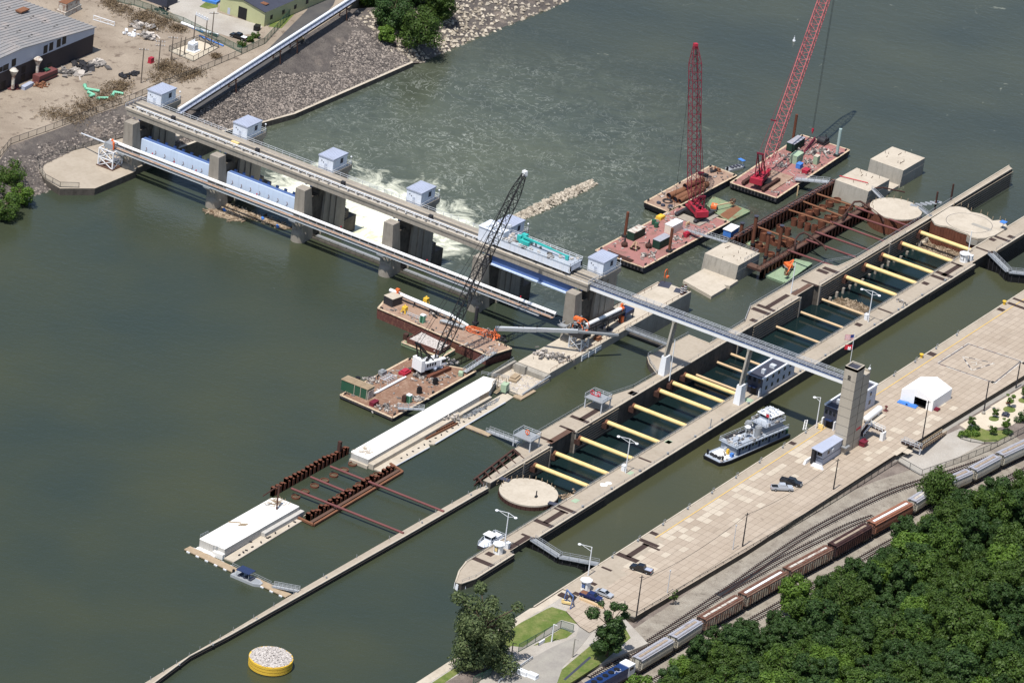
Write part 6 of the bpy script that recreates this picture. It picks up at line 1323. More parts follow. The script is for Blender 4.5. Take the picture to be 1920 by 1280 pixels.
# aluminium boats behind the barges
def jon(label,p,z,az,L=7.0,Wd=2.2,canopy=None,name='motor_boat',hull='boat_alu',cl=(.1,.5)):
    T=thing(name,label,'boat',(p.x,p.y,z)); f=Vector((math.cos(az),math.sin(az),0)); s=Vector((-f.y,f.x,0)); o=Vector((p.x,p.y,z)); mb=MB()
    pl=[o-f*L/2-s*Wd/2,o-f*L/2+s*Wd/2,o+f*L*.32+s*Wd/2,o+f*L/2+s*Wd*.2,o+f*L/2-s*Wd*.2,o+f*L*.32-s*Wd/2]
    mb.prism([(q.x,q.y) for q in pl],z-.3,z+.75); part(T,'hull',mb,hull); mb=MB(); pi=[o+(q-o)*.86 for q in pl]; mb.prism([(q.x,q.y) for q in pi],z+.3,z+.76); part(T,'deck',mb,'grey_metal'); mb=MB()
    for k in range(3): mb.box(o+f*(-L*.25+k*L*.2)+Vector((0,0,.95)),(.6,Wd*.7,.4),az)
    part(T,'seat',mb,'dark_slate'); mb=MB(); mb.box(o-f*(L/2+.1)+Vector((0,0,.9)),(.5,.5,1.1),az); part(T,'outboard_motor',mb,'black_steel')
    if canopy:
        mb=MB(); 
        for a in (cl[0],cl[1]):
            for b2 in (-1,1): q=o+f*L*(a-.3)+s*b2*Wd*.42; mb.beam(q+Vector((0,0,.7)),q+Vector((0,0,2.6)),.08)
        part(T,'canopy_post',mb,'boat_alu'); mb=MB(); mb.box(o+f*L*((cl[0]+cl[1])/2-.3)+Vector((0,0,2.65)),(L*(cl[1]-cl[0])+.4,Wd,.15),az); part(T,'canopy',mb,canopy)
    return T
p=at('A5',1050,365,ZD); jon('aluminium work boat with blue top moored behind the tan and red barges',p,ZD,math.atan2(-7.7,27.5),7.0,2.2,'blue_cloth',cl=(.55,.68))
p=at('B3',345,1135,ZU); jon('blue canopied pontoon boat moored at the floating walkway, lower left',p,ZU,math.atan2(-.9,-.1)+.12,8.5,2.9,'navy','pontoon_boat','boat_alu',(.0,.42))

# upstream barges and the black crane
z=.0
T,c,L,B=barge('spoil_barge','tall rusty brown barge with yellow frames lying below the dam conveyor','barge',[at('B1',*q,1.3) for q in ((1355,672),(1555,610),(540,100),(400,262))],1.3,ZU,'deck_tan','barge_side','deck_edge',(.6,.6))
azb2=math.atan2(L.y,L.x); litter(c,1.3,90,905)
mb=MB(); p0=at('B1',510,108,3.2); p1=at('B1',1040,330,3.2); p1b=at('B1',1180,415,2.4); mb=MB(); mb.cyl(p0,p1,.55,12); mb.cyl(p1,p1b,.4,10)
T=thing('conveyor','white tube conveyor lying along the tall rusty barge','conveyor',tuple((p0+p1)/2)); part(T,'belt_cover',mb,'white_bright'); mb=MB()
for t in (.1,.4,.7,.98):
    q=p0.lerp(p1,t); mb.beam((q.x-.6,q.y,1.3),(q.x,q.y,q.z-.4),.2); mb.beam((q.x+.6,q.y,1.3),(q.x,q.y,q.z-.4),.2)
mb.beam(p0+Vector((.5,.4,-.7)),p1+Vector((.5,.4,-.7)),.6,.3); part(T,'trestle',mb,'dark_steel')
p=at('B1',530,225,1.3); bin_('black pump house with round dials at the far end of the tall rusty barge',p,(3.4,4.0,2.4),azb2,'dark_steel','pump_house','pump house','concrete_cream')
p=at('B1',572,140,3.6); mb=MB(); mb.beam(p-Vector((0,0,1.8)),p+Vector((0,0,1.2)),.5); mb.box(p+Vector((0,0,1.2)),(.8,1.0,.7)); solo('hydraulic_motor','orange and white motor on top of the barge conveyor end','motor',mb,'orange')
for k,(x,y,l) in enumerate(((632,300,'yellow frame on the near side of the tall rusty barge'),(815,225,'yellow frame on the far side of the tall rusty barge'))):
    p=at('B1',x,y,1.3); mb=MB(); 
    for a in (-.8,.8): mb.beam((p.x+a,p.y-.7,1.3),(p.x,p.y,3.6),.3); mb.beam((p.x+a,p.y+.7,1.3),(p.x,p.y,3.6),.3)
    mb.box((p.x,p.y,2.6),(1.4,1.2,1.0)); mb.beam((p.x-.8,p.y-.7,1.7),(p.x+.8,p.y+.7,1.7),.25); solo('yellow_frame',l,'frame',mb,'yellow')
p=at('B1',785,385,1.3); toilet('mint green portable toilet on the tall rusty barge',p)
p=at('B1',650,320,1.3); q=at('B1',760,370,1.3); mb=MB(); mb.rail([p,q],1.1,1.2,.06); solo('guard_rail','short grey guard rail between yellow frame and toilet on the rusty barge','railing',mb,'pole_grey')
p=at('B1',1260,455,1.6); T=thing('boom_section','orange lattice boom section lying at the land end of the rusty barge','boom section',tuple(p)); mb=MB(); lattice(mb,at('B1',1160,430,2.2),at('B1',1450,510,2.2),1.3,1.3,1.4,.1,Vector((1,.2,0)),.1,.06); part(T,'lattice',mb,'orange')
for k,(x,y,l) in enumerate(((1450,530,'dark conveyor machinery at the land end of the rusty barge'),(1340,480,'red and grey parts beside the orange boom section'),(900,300,'pipes lying along the middle of the rusty barge'))): heap(l,at('B1',x,y,1.4),40,1.0,'clutter' if k!=0 else 'dark_steel',90+k,'deck_gear','deck gear')
p0=at('B1',940,370,2.2); p1=at('B1',1140,430,2.2); mb=MB(); mb.cyl(p0,p1,.35,8); mb.cyl(p0+Vector((.8,0,0)),p1+Vector((.8,0,0)),.3,8); mb.beam((p0.x,p0.y,1.3),p0,.3); mb.beam((p1.x,p1.y,1.3),p1,.3); solo('pipe_rack','pair of grey pipes on a low rack amid the rusty barge','pipe',mb,'grey_metal')
c=at('B1',1240,400,1.3); T=thing('spud_pile','dark spud pile standing at the far side of the tall rusty barge','spud pile',(c.x,c.y,1.3)); mb=MB(); mb.cyl((c.x,c.y,-6),(c.x,c.y,1.3+5.2),.5,12); part(T,'pile',mb,'pole_dark'); mb=MB(); mb.box((c.x,c.y,1.7),(1.4,1.4,.8)); part(T,'guide_sleeve',mb,'dark_steel')
# small hopper barge
zdm=-.2
T,c,L,B=barge('hopper_barge','small rust brown hopper barge full of grey spoil behind the black crane','barge',[at('B1',*q,zdm) for q in ((605,555),(950,690),(1068,620),(760,470))],zdm,ZU,'deck_green','deck_green','deck_edge',(.6,.6),1,False)
ctr=sum(c,Vector())/4; ii=[ctr+(p-ctr)*.8 for p in c]; mb=MB()
for i in range(4): mb.beam(ii[i]+Vector((0,0,.7)),ii[(i+1)%4]+Vector((0,0,.7)),.2,1.5)
part(T,'coaming',mb,'barge_side'); mb=MB(); g=random.Random(6); mb.prism([(p.x,p.y) for p in ii],zdm,zdm+.9)
for k in range(200): u,v=g.random(),g.random(); q=ii[0].lerp(ii[3],u).lerp(ii[1].lerp(ii[2],u),v); mb.rock((q.x,q.y,zdm+.95),g.uniform(.15,.4),g)
o=part(T,'spoil',mb,'gravel_grey'); o['kind']='stuff'
mb=MB(); p=at('B1',645,510,.6); mb.box((p.x,p.y,zdm+1),(1.4,1.2,1.6),.2); part(T,'engine_box',mb,'rust_dark')
# crane barge
z=-.6
T,c,L,B=barge('crane_barge','brown timber decked crane barge carrying the white crane with black boom','barge',[at('B1',*q,z) for q in ((78,1008),(530,1205),(1248,800),(672,690))],z,ZU,'deck_brown','hull_slate','deck_edge',(1.5,1.5))
litter(c,z,110,903); X0=math.atan2(L.y,L.x)
b=at('B1',860,800,z); tip=at('F',983,327,50); azc=math.atan2(tip.y-b.y,tip.x-b.x)
foot=at('B1',955,660,3.0)
crawler_crane('white crawler crane with long black lattice boom on the brown barge',b,azc-.15,tip,('white_bright','black_steel','black_steel','rust'),2.3,None,5.6,8.5,8.0,X0-.1,8.0,1,6.0,.15,1.9)
p=at('B1',820,800,z); mb=MB(); mb.box((p.x+1.2,p.y-1.6,z+.9),(2.4,1.8,1.3),.3); mb.box((p.x+3.0,p.y-2.2,z+.8),(1.8,1.5,1.2),.7); solo('engine_cover','blue grey sheeted engines beneath the white crane','engine',mb,'roof_bluegrey')
p=at('B1',635,825,z); mb=MB(); mb.prism([(p.x-1.6,p.y-1.1),(p.x+1.6,p.y-1.1),(p.x+1.6,p.y+1.1),(p.x-1.6,p.y+1.1)],z,z+.8); mb.box((p.x,p.y,z+1.0),(2.2,1.4,.5)); solo('counterweight_block','pinkish red counterweight block on deck left of the white crane','counterweight',mb,'crane_red')
p=at('B1',225,990,z); T=thing('container','dark green container with cream ribs and timber top on the brown barge','container',(p.x,p.y,z)); mb=MB(); mb.box((p.x,p.y,z+1.5),(3.0,8.6,3.0),X0); part(T,'body',mb,'green'); mb=MB()
for k in range(5):
    o=Vector((p.x,p.y,z))-B*0+B*(4.2-k*2.1)-L*1.52; mb.beam(o+Vector((0,0,.1)),o+Vector((0,0,2.95)),.14)
part(T,'rib',mb,'concrete_cream'); mb=MB(); mb.box((p.x,p.y,z+3.1),(3.2,8.9,.2),X0); 
for k in range(9): mb.box((p.x+L.x*(-1.3+k*.3),p.y+L.y*(-1.3+k*.3),z+3.25),(.16,8.4,.14),X0)
part(T,'timber_top',mb,'timber')
p=at('B1',320,1030,z); bin_('weathered white crate at the end of the green container',p,(2.6,1.6,2.4),X0,'cargo_white','crate','crate','cargo_white')
spud('short black capped bollard pile behind the green container','B1',228,915,855,z,'black_steel',.7)
for k,(x,y,l,a_) in enumerate(((895,915,'black oil drum pair beside the track of the white crane','black_steel'),(758,990,'black exhaust stack drum standing alone on the brown deck','black_steel'))):
    p=at('B1',x,y,z); mb=MB(); mb.cyl(p,p+Vector((0,0,1.5)),.75,14); mb.cyl(p+Vector((0,0,1.5)),p+Vector((0,0,1.9)),.5,12); solo('steel_drum',l,'drum',mb,a_)
p=at('B1',668,1070,z); toilet('green portable toilet on the near edge of the brown barge',p); p=at('B1',632,1065,z); mb=MB(); mb.box((p.x,p.y,z+.9),(1.2,1.2,1.8)); mb.box((p.x,p.y,z+1.9),(.9,.9,.2)); solo('steel_locker','dark brown steel locker next to the green toilet','locker',mb,'rust_dark')
p=at('B1',370,1090,z); mb=MB(); mb.box((p.x,p.y,z+.5),(2.6,1.4,1.0),X0); mb.box((p.x,p.y,z+1.05),(2.7,1.5,.12),X0); solo('toolbox','maroon toolbox near the green container','toolbox',mb,'crane_dark_red')
a=at('B1',375,1000,z); e=at('B1',620,868,z); mb=MB()
for k in range(3): mb.cyl(a+Vector((k*.5,-.1*k,.3)),e+Vector((k*.5,-.1*k,.3)),.28,8)
solo('white_pipe_bundle','bundle of long white pipes on the brown deck','pipe',mb,'white_paint')
for k in range(1):
    p=at('B1',490,880,z); mb=MB()
    for j in range(5):
        o=Vector((p.x,p.y,z+.9))+L*(-2+j*1.0); mb.beam(o-B*1.4,o+B*1.4,.15,.12); mb.beam(o-B*1.4,o-B*1.4-Vector((0,0,.9)),.12); mb.beam(o+B*1.4,o+B*1.4-Vector((0,0,.9)),.12)
    mb.beam(Vector((p.x,p.y,z+.75))-L*2.2,Vector((p.x,p.y,z+.75))+L*2.2,.2); solo('steel_trestle','row of white steel trestles beside the white pipes','trestle',mb,'pole_grey')
p=at('B1',440,830,z); mb=MB(); mb.prism([(p.x-1.2,p.y-.8),(p.x+1.2,p.y-.8),(p.x+.8,p.y+.8),(p.x-.8,p.y+.8)],z,z+1.1); mb.box((p.x,p.y,z+1.25),(1.2,.9,.3)); solo('winch_housing','grey winch housing on the river edge of the brown barge','winch',mb,'grey_metal')
p=at('B1',1115,840,z); mb=MB(); mb.box((p.x,p.y,z+.6),(1.6,1.2,1.0),.4); mb.cyl((p.x,p.y-.6,z+.9),(p.x,p.y+.6,z+.9),.5,10); solo('deck_winch','olive deck winch at the far land edge of the brown barge','winch',mb,'green_pale')
for k,(x,y,sp,l) in enumerate(((350,880,.9,'blue and white bags and boxes behind the green container'),(315,935,.7,'red hose reels and valves behind the green container'),(460,1120,1.3,'scrap steel strewn along the near edge of the brown barge'),(820,880,1.5,'grey pumps and hoses in front of the crane tracks'),(740,850,.7,'yellow and grey jacks left of the crane tracks'),(740,1050,.9,'white frames stacked by the green toilet'),(1040,730,.9,'grey pumps behind the crane cab'))):
    heap(l,at('B1',x,y,z),30,sp,'clutter',110+k,'deck_gear','deck gear')
for nm,lb,p0,p1 in (('gangway','white gangway from the brown barge to the rusty barge',at('B1',1150,810,.0),at('B1',1410,640,1.4)),('gangway','white gangway from the near edge of the brown barge to the long monolith',at('B1',575,1120,.4),at('B1',800,1130,.9))):
    T=thing(nm,lb,'gangway',tuple((p0+p1)/2)); mb=MB(); mb.beam(p0,p1,1.2,.2); part(T,'deck',mb,'boat_alu'); mb=MB(); d=p1-p0; n=Vector((-d.y,d.x,0)).normalized()*.6
    for s in (-1,1): mb.rail([p0+n*s,p1+n*s],1.1,1.4,.05,(1.0,.5))
    part(T,'railing',mb,'boat_alu')
# rock sill and buoy in the lower pool
g=random.Random(19); mb=MB(); p0=at('A4',370,470,ZD); p1=at('A4',890,225,ZD)
for k in range(900): 
    t=g.random(); q=p0.lerp(p1,t); w_=2.4*(.65+.35*math.sin(t*3.1)); o=g.uniform(-1,1); mb.rock((q.x+g.uniform(-.5,.5),q.y+o*w_,ZD-.1+.9*(1-abs(o))+g.uniform(-.2,.3)),g.uniform(.3,.75),g)
T=mb.build('rock_sill','riprap_tan'); tag(T,'low pale rock sill breaking the water right of the black boom','rock sill')
c=at('A6',880,237,ZD); T=thing('channel_buoy','small white channel buoy floating beside the leaning boom','buoy',(c.x,c.y,ZD)); mb=MB(); mb.cyl((c.x,c.y,ZD-.3),(c.x,c.y,ZD+.4),.5,12); mb.cyl((c.x,c.y,ZD+.4),(c.x,c.y,ZD+1.5),.3,12,.2); part(T,'float',mb,'white_paint'); mb=MB(); mb.cyl((c.x,c.y,ZD+1.5),(c.x,c.y,ZD+2.0),.15,8); part(T,'top_mark',mb,'grey_metal')
# ---------------------------------------------------------------- buildings and furniture of the lock walls and esplanade
def lockhouse(label,x0,x1,y0,y1,h,doorx=None):
    T=thing('control_building',label,'building',((x0+x1)/2,(y0+y1)/2,0)); mb=MB(); mb.bx(x0,x1,y0,y1,0,h); part(T,'wall',mb,'wall_bluegrey')
    mb=MB(); mb.bx(x0-.06,x0,y0,y1,0,h); part(T,'dark_front_wall',mb,'dark_slate'); mb=MB(); mb.bx(x0+.3,x1-.3,y0+.3,y1-.3,h,h+.06); R_=part(T,'roof',mb,'dark_slate')
    mb=MB(); mb.bx(x0-.15,x1+.15,y0-.2,y0+.3,h,h+.5); mb.bx(x0-.15,x1+.15,y1-.3,y1+.2,h,h+.5); mb.bx(x1-.3,x1+.15,y0+.3,y1-.3,h,h+.5); part(R_,'parapet',mb,'white_paint')
    mb=MB(); mb.bx(x0+3,x0+4,y0+1.5,y0+2.5,h+.06,h+1.3); mb.bx(x0+8,x0+9.4,y0+1.2,y0+2.8,h+.06,h+.9); part(R_,'roof_vent',mb,'pole_grey')
    k=0
    for z in (1.3,3.9):
        x=x0+2
        while x<x1-1.5:
            mb=MB(); mb.bx(x,x+1.0,y0-.05,y0+.02,z,z+1.2); W=part(T,'window',mb,'glass'); mb=MB(); mb.bx(x-.1,x+1.1,y0-.09,y0-.02,z-.12,z); part(W,'sill',mb,'white_paint'); x+=3.2
    for j in range(3): y=y0+.6+(y1-y0-1.2)*j/2.4; mb=MB(); mb.bx(x0-.1,x0-.05,y,y+.8,3.8,5.0); part(T,'window',mb,'glass')
    mb=MB(); mb.bx(x0-.1,x0-.05,(y0+y1)/2-.9,(y0+y1)/2+.9,0,2.3); part(T,'door',mb,'black_steel'); mb=MB(); mb.box((x0-.8,(y0+y1)/2,2.55),(1.5,2.2,.12),0,0,0,.15); part(T,'door_canopy',mb,'navy')
    mb=MB(); mb.bx(x0-1.0,x0-.1,y1-.5,y1-.1,0,2.6); mb.bx(x0-1.0,x0-.1,y0+.1,y0+.4,0,2.6); part(T,'buttress',mb,'white_paint'); return T
a=at('B5',1005,692); b=at('B5',1235,548); lockhouse('long blue grey control building on the right lock wall beside the footbridge column',a.x,b.x,-67.8,-62.9,5.2)
a=at('B6',250,925); b=at('B6',545,755); c=at('B6',150,892); lockhouse('blue grey control building partly hidden behind the concrete elevator tower',a.x,b.x,a.y,c.y,6.0)
# elevator tower
T=thing('elevator_tower','tall plain concrete elevator tower on the esplanade at the end of the footbridge','tower',(10,-100.2,0)); x0,x1,y0,y1=7.7,11.9,-102.2,-98.4
mb=MB(); mb.add([(x0,y0,0),(x1,y0,0),(x1,y1,0),(x0,y1,0),(x0,y0,25.4),(x1,y0,25.4),(x1,y1,25.4),(x0,y1,25.4)],[(0,1,5,4),(1,2,6,5),(2,3,7,6),(3,0,4,7)]); mb.bx(x0+.35,x1-.35,y0+.35,y1-.35,24.6,24.9); 
for s in ((x0,x1,y0,y0+.35),(x0,x1,y1-.35,y1),(x0,x0+.35,y0+.35,y1-.35),(x1-.35,x1,y0+.35,y1-.35)): mb.bx(*s,24.6,25.42)
part(T,'shaft',mb,'tower_concrete'); mb=MB(); mb.bx(x0+.4,x1-.4,y0+.4,y1-.4,24.9,24.95); part(T,'roof',mb,'dark_slate')
mb=MB()
for k in range(1,9): z=k*2.7; mb.bx(x0-.02,x1+.02,y0-.02,y1+.02,z,z+.07)
part(T,'pour_joint',mb,'asphalt'); mb=MB(); mb.bx(x1,x1+.35,y0+.6,y1,0,22.2); part(T,'recess',mb,'dark_slate'); mb=MB(); mb.bx(x1+.35,x1+4.0,y0+.0,y1,0,22.0); mb.bx(x1+3.6,x1+4,y0,y1,22,22.6); mb.bx(x1+.35,x1+3.6,y1-.35,y1,22,22.6); part(T,'stair_shaft',mb,'tower_concrete')  # recess strip between the shafts is dark, its shadow line put into the colour
mb=MB()
for k in range(1,8): z=k*2.7; mb.bx(x1+.34,x1+4.02,y0-.02,y1+.02,z,z+.07)
part(T,'pour_joint',mb,'asphalt'); mb=MB()
for k in range(3): mb.bx(x0-.04,x0+.02,y0+1.6,y0+2.5,23.0+k*.45-1.2,23.3+k*.45-1.2)
part(T,'louvre',mb,'black_steel'); mb=MB()
for k in range(5): mb.bx(x1+.9+k*.5,x1+1.25+k*.5,y0-.06,y0-.01,5.4,6.1)
part(T,'red_sign',mb,'red'); mb=MB(); mb.bx(x0-.7,x0+1.6,y0-.7,y0,2.2,2.5); mb.bx(x0-.7,x0,y0,y1,2.2,2.5); part(T,'cable_tray',mb,'grey_metal')
p=Vector((x1+3.7,y0+.3,22.6)); mb=MB(); mb.cyl(p,p+Vector((0,0,1.6)),.08,5); mb.ell((p.x,p.y,p.z+.4),.4); part(T,'antenna',mb,'white_paint')
# flags
p=at('B5',1700,440,0); p=Vector((x1+1.6,y1+1.5,0)); T=thing('flagpole','tall white flagpole with two flags behind the elevator tower','flagpole',(p.x,p.y,0)); top=32.5
mb=MB(); mb.cyl(p,p+Vector((0,0,top)),.14,8,.07); part(T,'pole',mb,'white_paint')
def flag(z,mats,w_,h_,kind):
    g0=Vector((p.x,p.y,z)); mb=MB(); n=10; d=Vector((-.45,.8,0)).normalized()
    for r in range(13 if kind else 1):
        hh_=h_/(13 if kind else 1)
        for i in range(n):
            def P_(i,zz): return g0+d*(w_*i/n)+Vector((.12*math.sin(i*.9),.1*math.cos(i*.9),zz-.35*i/n))
            mb.add([P_(i,r*hh_),P_(i+1,r*hh_),P_(i+1,(r+1)*hh_),P_(i,(r+1)*hh_)],[(0,1,2,3)],(0 if r%2==0 else 1) if kind else 0)
    if kind:
        for i in range(4):
            q=[g0+d*(w_*j/n)+Vector((.12*math.sin(j*.9)-.03,.1*math.cos(j*.9)-.03,-.35*j/n)) for j in (i,i+1)]
            mb.add([q[0]+Vector((0,0,h_*.46)),q[1]+Vector((0,0,h_*.46)),q[1]+Vector((0,0,h_)),q[0]+Vector((0,0,h_))],[(0,1,2,3)],2)
    else:
        for i in (3,5): q=g0+d*(w_*i/n)+Vector((-.12,-.12,h_*.35-.2)); mb.box(q,(.3,.3,.8),.5,1)
        q=g0+d*(w_*.42)+Vector((-.12,-.12,h_*.35-.35)); mb.box(q,(.3,.7,.5),.5,1)
    return mb
part(T,'striped_flag',flag(top-2.0,0,2.6,1.6,1),['red','white_bright','flag_blue']); part(T,'red_flag',flag(top-4.8,0,2.2,1.4,0),['red','white_bright'])
# trailer office
a=at('B6',155,1175); b=at('B6',285,1088); c=at('B6',98,1158); T=thing('office_trailer','pale blue grey raised office cabin with big overhanging roof, beside the elevator tower','cabin',(a.x+2,a.y+2,0)); X0_,X1_,Y0_2,Y1_=a.x,b.x,a.y,c.y
mb=MB(); mb.bx(X0_,X1_,Y0_2,Y1_,0,4.3); part(T,'wall',mb,'wall_bluegrey'); mb=MB(); mb.bx(X0_-.03,X1_+.03,Y0_2-.03,Y1_+.03,1.7,1.85); part(T,'trim',mb,'dark_slate'); mb=MB(); mb.add([(X0_-1.6,Y0_2-.3,4.3),(X1_+.3,Y0_2-.3,4.3),(X1_+.3,Y1_+.3,4.6),(X0_-1.6,Y1_+.9,4.6),(X0_-1.6,Y0_2-.3,4.45),(X1_+.3,Y0_2-.3,4.45),(X1_+.3,Y1_+.3,4.75),(X0_-1.6,Y1_+.9,4.75)],[(3,2,1,0),(4,5,6,7),(0,1,5,4),(1,2,6,5),(2,3,7,6),(3,0,4,7)]); part(T,'roof',mb,'roof_bluegrey')
mb=MB(); ym=(Y0_2+Y1_)/2; mb.bx(X0_-.05,X0_,ym-.7,ym+.7,2.5,3.5); W=part(T,'window',mb,'glass'); mb=MB(); mb.bx(X0_-.08,X0_-.05,ym-.85,ym+.85,2.35,2.5); part(W,'frame',mb,'white_paint'); mb=MB(); mb.bx(X0_+2.2,X0_+3.3,Y0_2-.05,Y0_2,2.5,3.5); part(T,'window',mb,'glass'); mb=MB(); mb.box((X0_-.8,Y1_+.2,2.2),(1.3,.9,4.2)); part(T,'stair_cage',mb,'dark_steel'); mb=MB(); mb.box((X0_+4.4,Y0_2-.25,3.2),(.9,.5,.7)); part(T,'air_conditioner',mb,'pole_grey')
for q,(x,y,rz,l) in enumerate(((55,1150,.25,'white concrete barrier left of the raised office cabin'),(120,1190,1.62,'white concrete barrier in front of the raised office cabin'))):
    p=at('B6',x,y); mb=MB(); mb.add([(p.x+sx*(2.2 if not q else .35)*k,p.y+sy*(.35 if not q else 1.9)*k,z) for z,k in ((0,1),(1.0,.7)) for sx,sy in ((-1,-1),(1,-1),(1,1),(-1,1))],[(3,2,1,0),(4,5,6,7),(0,1,5,4),(1,2,6,5),(2,3,7,6),(3,0,4,7)]); solo('barrier',l,'barrier',mb,'white_paint')
# white tent
a=at('B6',930,795); b=at('B6',705,712); c=at('B6',1060,706); T=thing('tent','large white gabled tent with dark doorway standing on the esplanade','tent',((a.x+c.x)/2,(a.y+b.y)/2,0)); xa,xb,ya_,yb2=a.x,c.x,a.y,b.y; ym=(ya_+yb2)/2; he,hr=3.3,5.0; do,dz=1.9,2.6
mb=MB(); mb.add([(xa,ya_,he),(xb,ya_,he),(xb,ym,hr),(xa,ym,hr),(xb,yb2,he),(xa,yb2,he)],[(0,1,2,3),(3,2,4,5)]); part(T,'roof',mb,'canvas'); mb=MB(); mb.add([(xa,ya_,0),(xb,ya_,0),(xb,ya_,he),(xa,ya_,he),(xa,yb2,0),(xb,yb2,0),(xb,yb2,he),(xa,yb2,he),(xb,ym,hr)],[(0,1,2,3),(5,4,7,6),(1,5,6,8,2)])
yd=ya_+2.0; mb.add([(xa,ya_,0),(xa,yd,0),(xa,yd,dz),(xa,ya_,he),(xa,yd+2*do,0),(xa,yd+2*do,dz),(xa,yb2,0),(xa,yb2,he),(xa,ym,hr)],[(1,0,3,2),(6,4,5,7),(2,3,8,7,5)]); part(T,'wall',mb,'canvas'); mb=MB(); mb.bx(xa+.02,xb-.2,yd-.5,yd+2*do+.5,.01,.03); mb.bx(xa+3,xa+3.1,ya_+.2,yb2-.2,0,3.2); part(T,'dark_interior',mb,'black_steel')
for k,(x,y,l) in enumerate(((730,735,'blue tarpaulin lying left at the tent front'),(787,755,'blue tarpaulin lying beside the tent doorway'))): p=at('B6',x,y); mb=MB(); mb.box((p.x,p.y,.1),(2.0,3.2,.2),.1); mb.box((p.x+.2,p.y,.25),(1.2,2.4,.2),.3); solo('tarpaulin',l,'tarpaulin',mb,'blue_cloth')
p=at('B6',965,785); mb=MB(); mb.box((p.x,p.y,.25),(1.6,1.4,.5)); mb.box((p.x+.1,p.y,.55),(1.0,1.0,.2)); solo('pallet','maroon pallet of goods at the tent corner','pallet',mb,'crane_dark_red')
# white tank, stair bridges
p=at('B6',515,800); T=thing('gas_tank','white horizontal gas tank on a plinth between control building and tent','tank',(p.x,p.y,0)); A_=at('B6',470,845,1.5); B2_=at('B6',560,775,1.5); mb=MB(); mb.cyl(A_,B2_,.95,16); d=(B2_-A_).normalized(); mb.ell(A_,.95,.95,.95); mb.ell(B2_,.95,.95,.95); part(T,'shell',mb,'white_bright'); mb=MB(); 
for t in (.2,.8): q=A_.lerp(B2_,t); mb.box((q.x,q.y,.5),(.5,1.6,1.0))
part(T,'saddle',mb,'pole_grey'); mb=MB(); q=A_.lerp(B2_,.5); mb.box((q.x,q.y-.2,.12),(9,3.6,.24)); part(T,'plinth',mb,'concrete_cream')
p=at('B6',605,790); mb=MB(); mb.cyl(p,p+Vector((0,0,1.6)),.22,8); mb.box(p+Vector((0,0,1.3)),(.5,.8,.3)); mb.box(p+Vector((0,0,.1)),(1.2,1.2,.2)); solo('hydrant','rusty red hydrant pump at the end of the gas tank','hydrant',mb,'strut_red')
T=thing('stair_bridge','white railed stair landing on a white pier right of the elevator tower','stair',tuple(at('B6',520,940))); p0=at('B6',430,965,1.2); p1=at('B6',490,890,2.6); p2=at('B6',590,935,2.6); mb=MB(); mb.beam(p0,p1,1.5,.2); mb.beam(p1,p2,1.5,.2); part(T,'deck',mb,'grating'); mb=MB(); 
for s in (.7,-.7): mb.rail([p0+Vector((0,s,0)),p1+Vector((0,s,0))],1.1,1.2,.06,(1,.5)); mb.rail([p1+Vector((s,0,0)),p2+Vector((s,0,0))],1.1,1.2,.06,(1,.5))
part(T,'railing',mb,'white_bright'); mb=MB(); q=at('B6',575,1000); mb.box((p2.x,p2.y,1.25),(1.6,1.0,2.5)); part(T,'pier',mb,'white_bright')
p=at('B6',445,1035); mb=MB(); mb.box(p+Vector((0,0,.7)),(2.0,1.6,1.2)); mb.box(p+Vector((0,0,1.4)),(2.3,1.9,.15)); mb.box(p+Vector((.6,0,1.7)),(.4,.4,.5)); solo('generator','maroon generator set at the foot of the elevator tower','generator',mb,'crane_dark_red')
T=thing('stair_bridge','grey railed footbridge over the ramp beside the tall wooden pole','footbridge',tuple(at('B6',790,1010))); p0=at('B6',722,1005,.5); p1=at('B6',850,1055,.5); mb=MB(); mb.beam(p0,p1,1.6,.25); part(T,'deck',mb,'grating'); mb=MB()
for s in (.75,-.75): mb.rail([p0+Vector((s,0,0)),p1+Vector((s,0,0))],1.1,1.4,.06,(1,.5))
part(T,'railing',mb,'pole_grey'); mb=MB(); mb.beam(p0-Vector((0,0,1.8)),p0,.3); mb.beam(p1-Vector((0,0,1.8)),p1,.3); part(T,'post',mb,'white_paint'); 
p2=at('B6',1015,950,-1.4); mb=MB(); mb.beam(p1,p2,1.5,.2); part(T,'ramp',mb,'grating'); mb=MB(); mb.rail([p1+Vector((0,.7,0)),p2+Vector((0,.7,0))],1.1,1.6,.06); mb.rail([p1-Vector((0,.7,0)),p2-Vector((0,.7,0))],1.1,1.6,.06,(1,.5)); part(T,'ramp_railing',mb,'strut_tan')
# octagonal guide light cabins
def cabin(label,p,z=0,win='strut_yellow'):
    T=thing('signal_cabin',label,'cabin',(p.x,p.y,z)); mb=MB(); mb.disc((p.x,p.y),1.25,z,z+2.5,8); part(T,'wall',mb,'white_bright'); mb=MB(); mb.disc((p.x,p.y),1.6,z+2.5,z+2.7,8); mb.disc((p.x,p.y),1.0,z+2.7,z+2.95,8); part(T,'roof',mb,'white_paint'); mb=MB(); mb.box((p.x-1.17,p.y,z+1.45),(.1,1.0,1.3)); part(T,'window',mb,'glass' if win!='strut_yellow' else 'black_steel'); mb=MB(); mb.box((p.x-1.24,p.y,z+1.4),(.06,.75,.95)); part(T,'panel',mb,win); return T
cabin('white signal cabin with yellow panel on the right lock wall, by the moored workboat',at('C2',985,1125)); cabin('white octagonal signal cabin with blue windows at the lower esplanade corner',at('B7',1030,575),0,'deep_blue'); cabin('white round topped signal cabin on the right lock wall near the far gate',at('D4',1315,480),0,'white_paint')
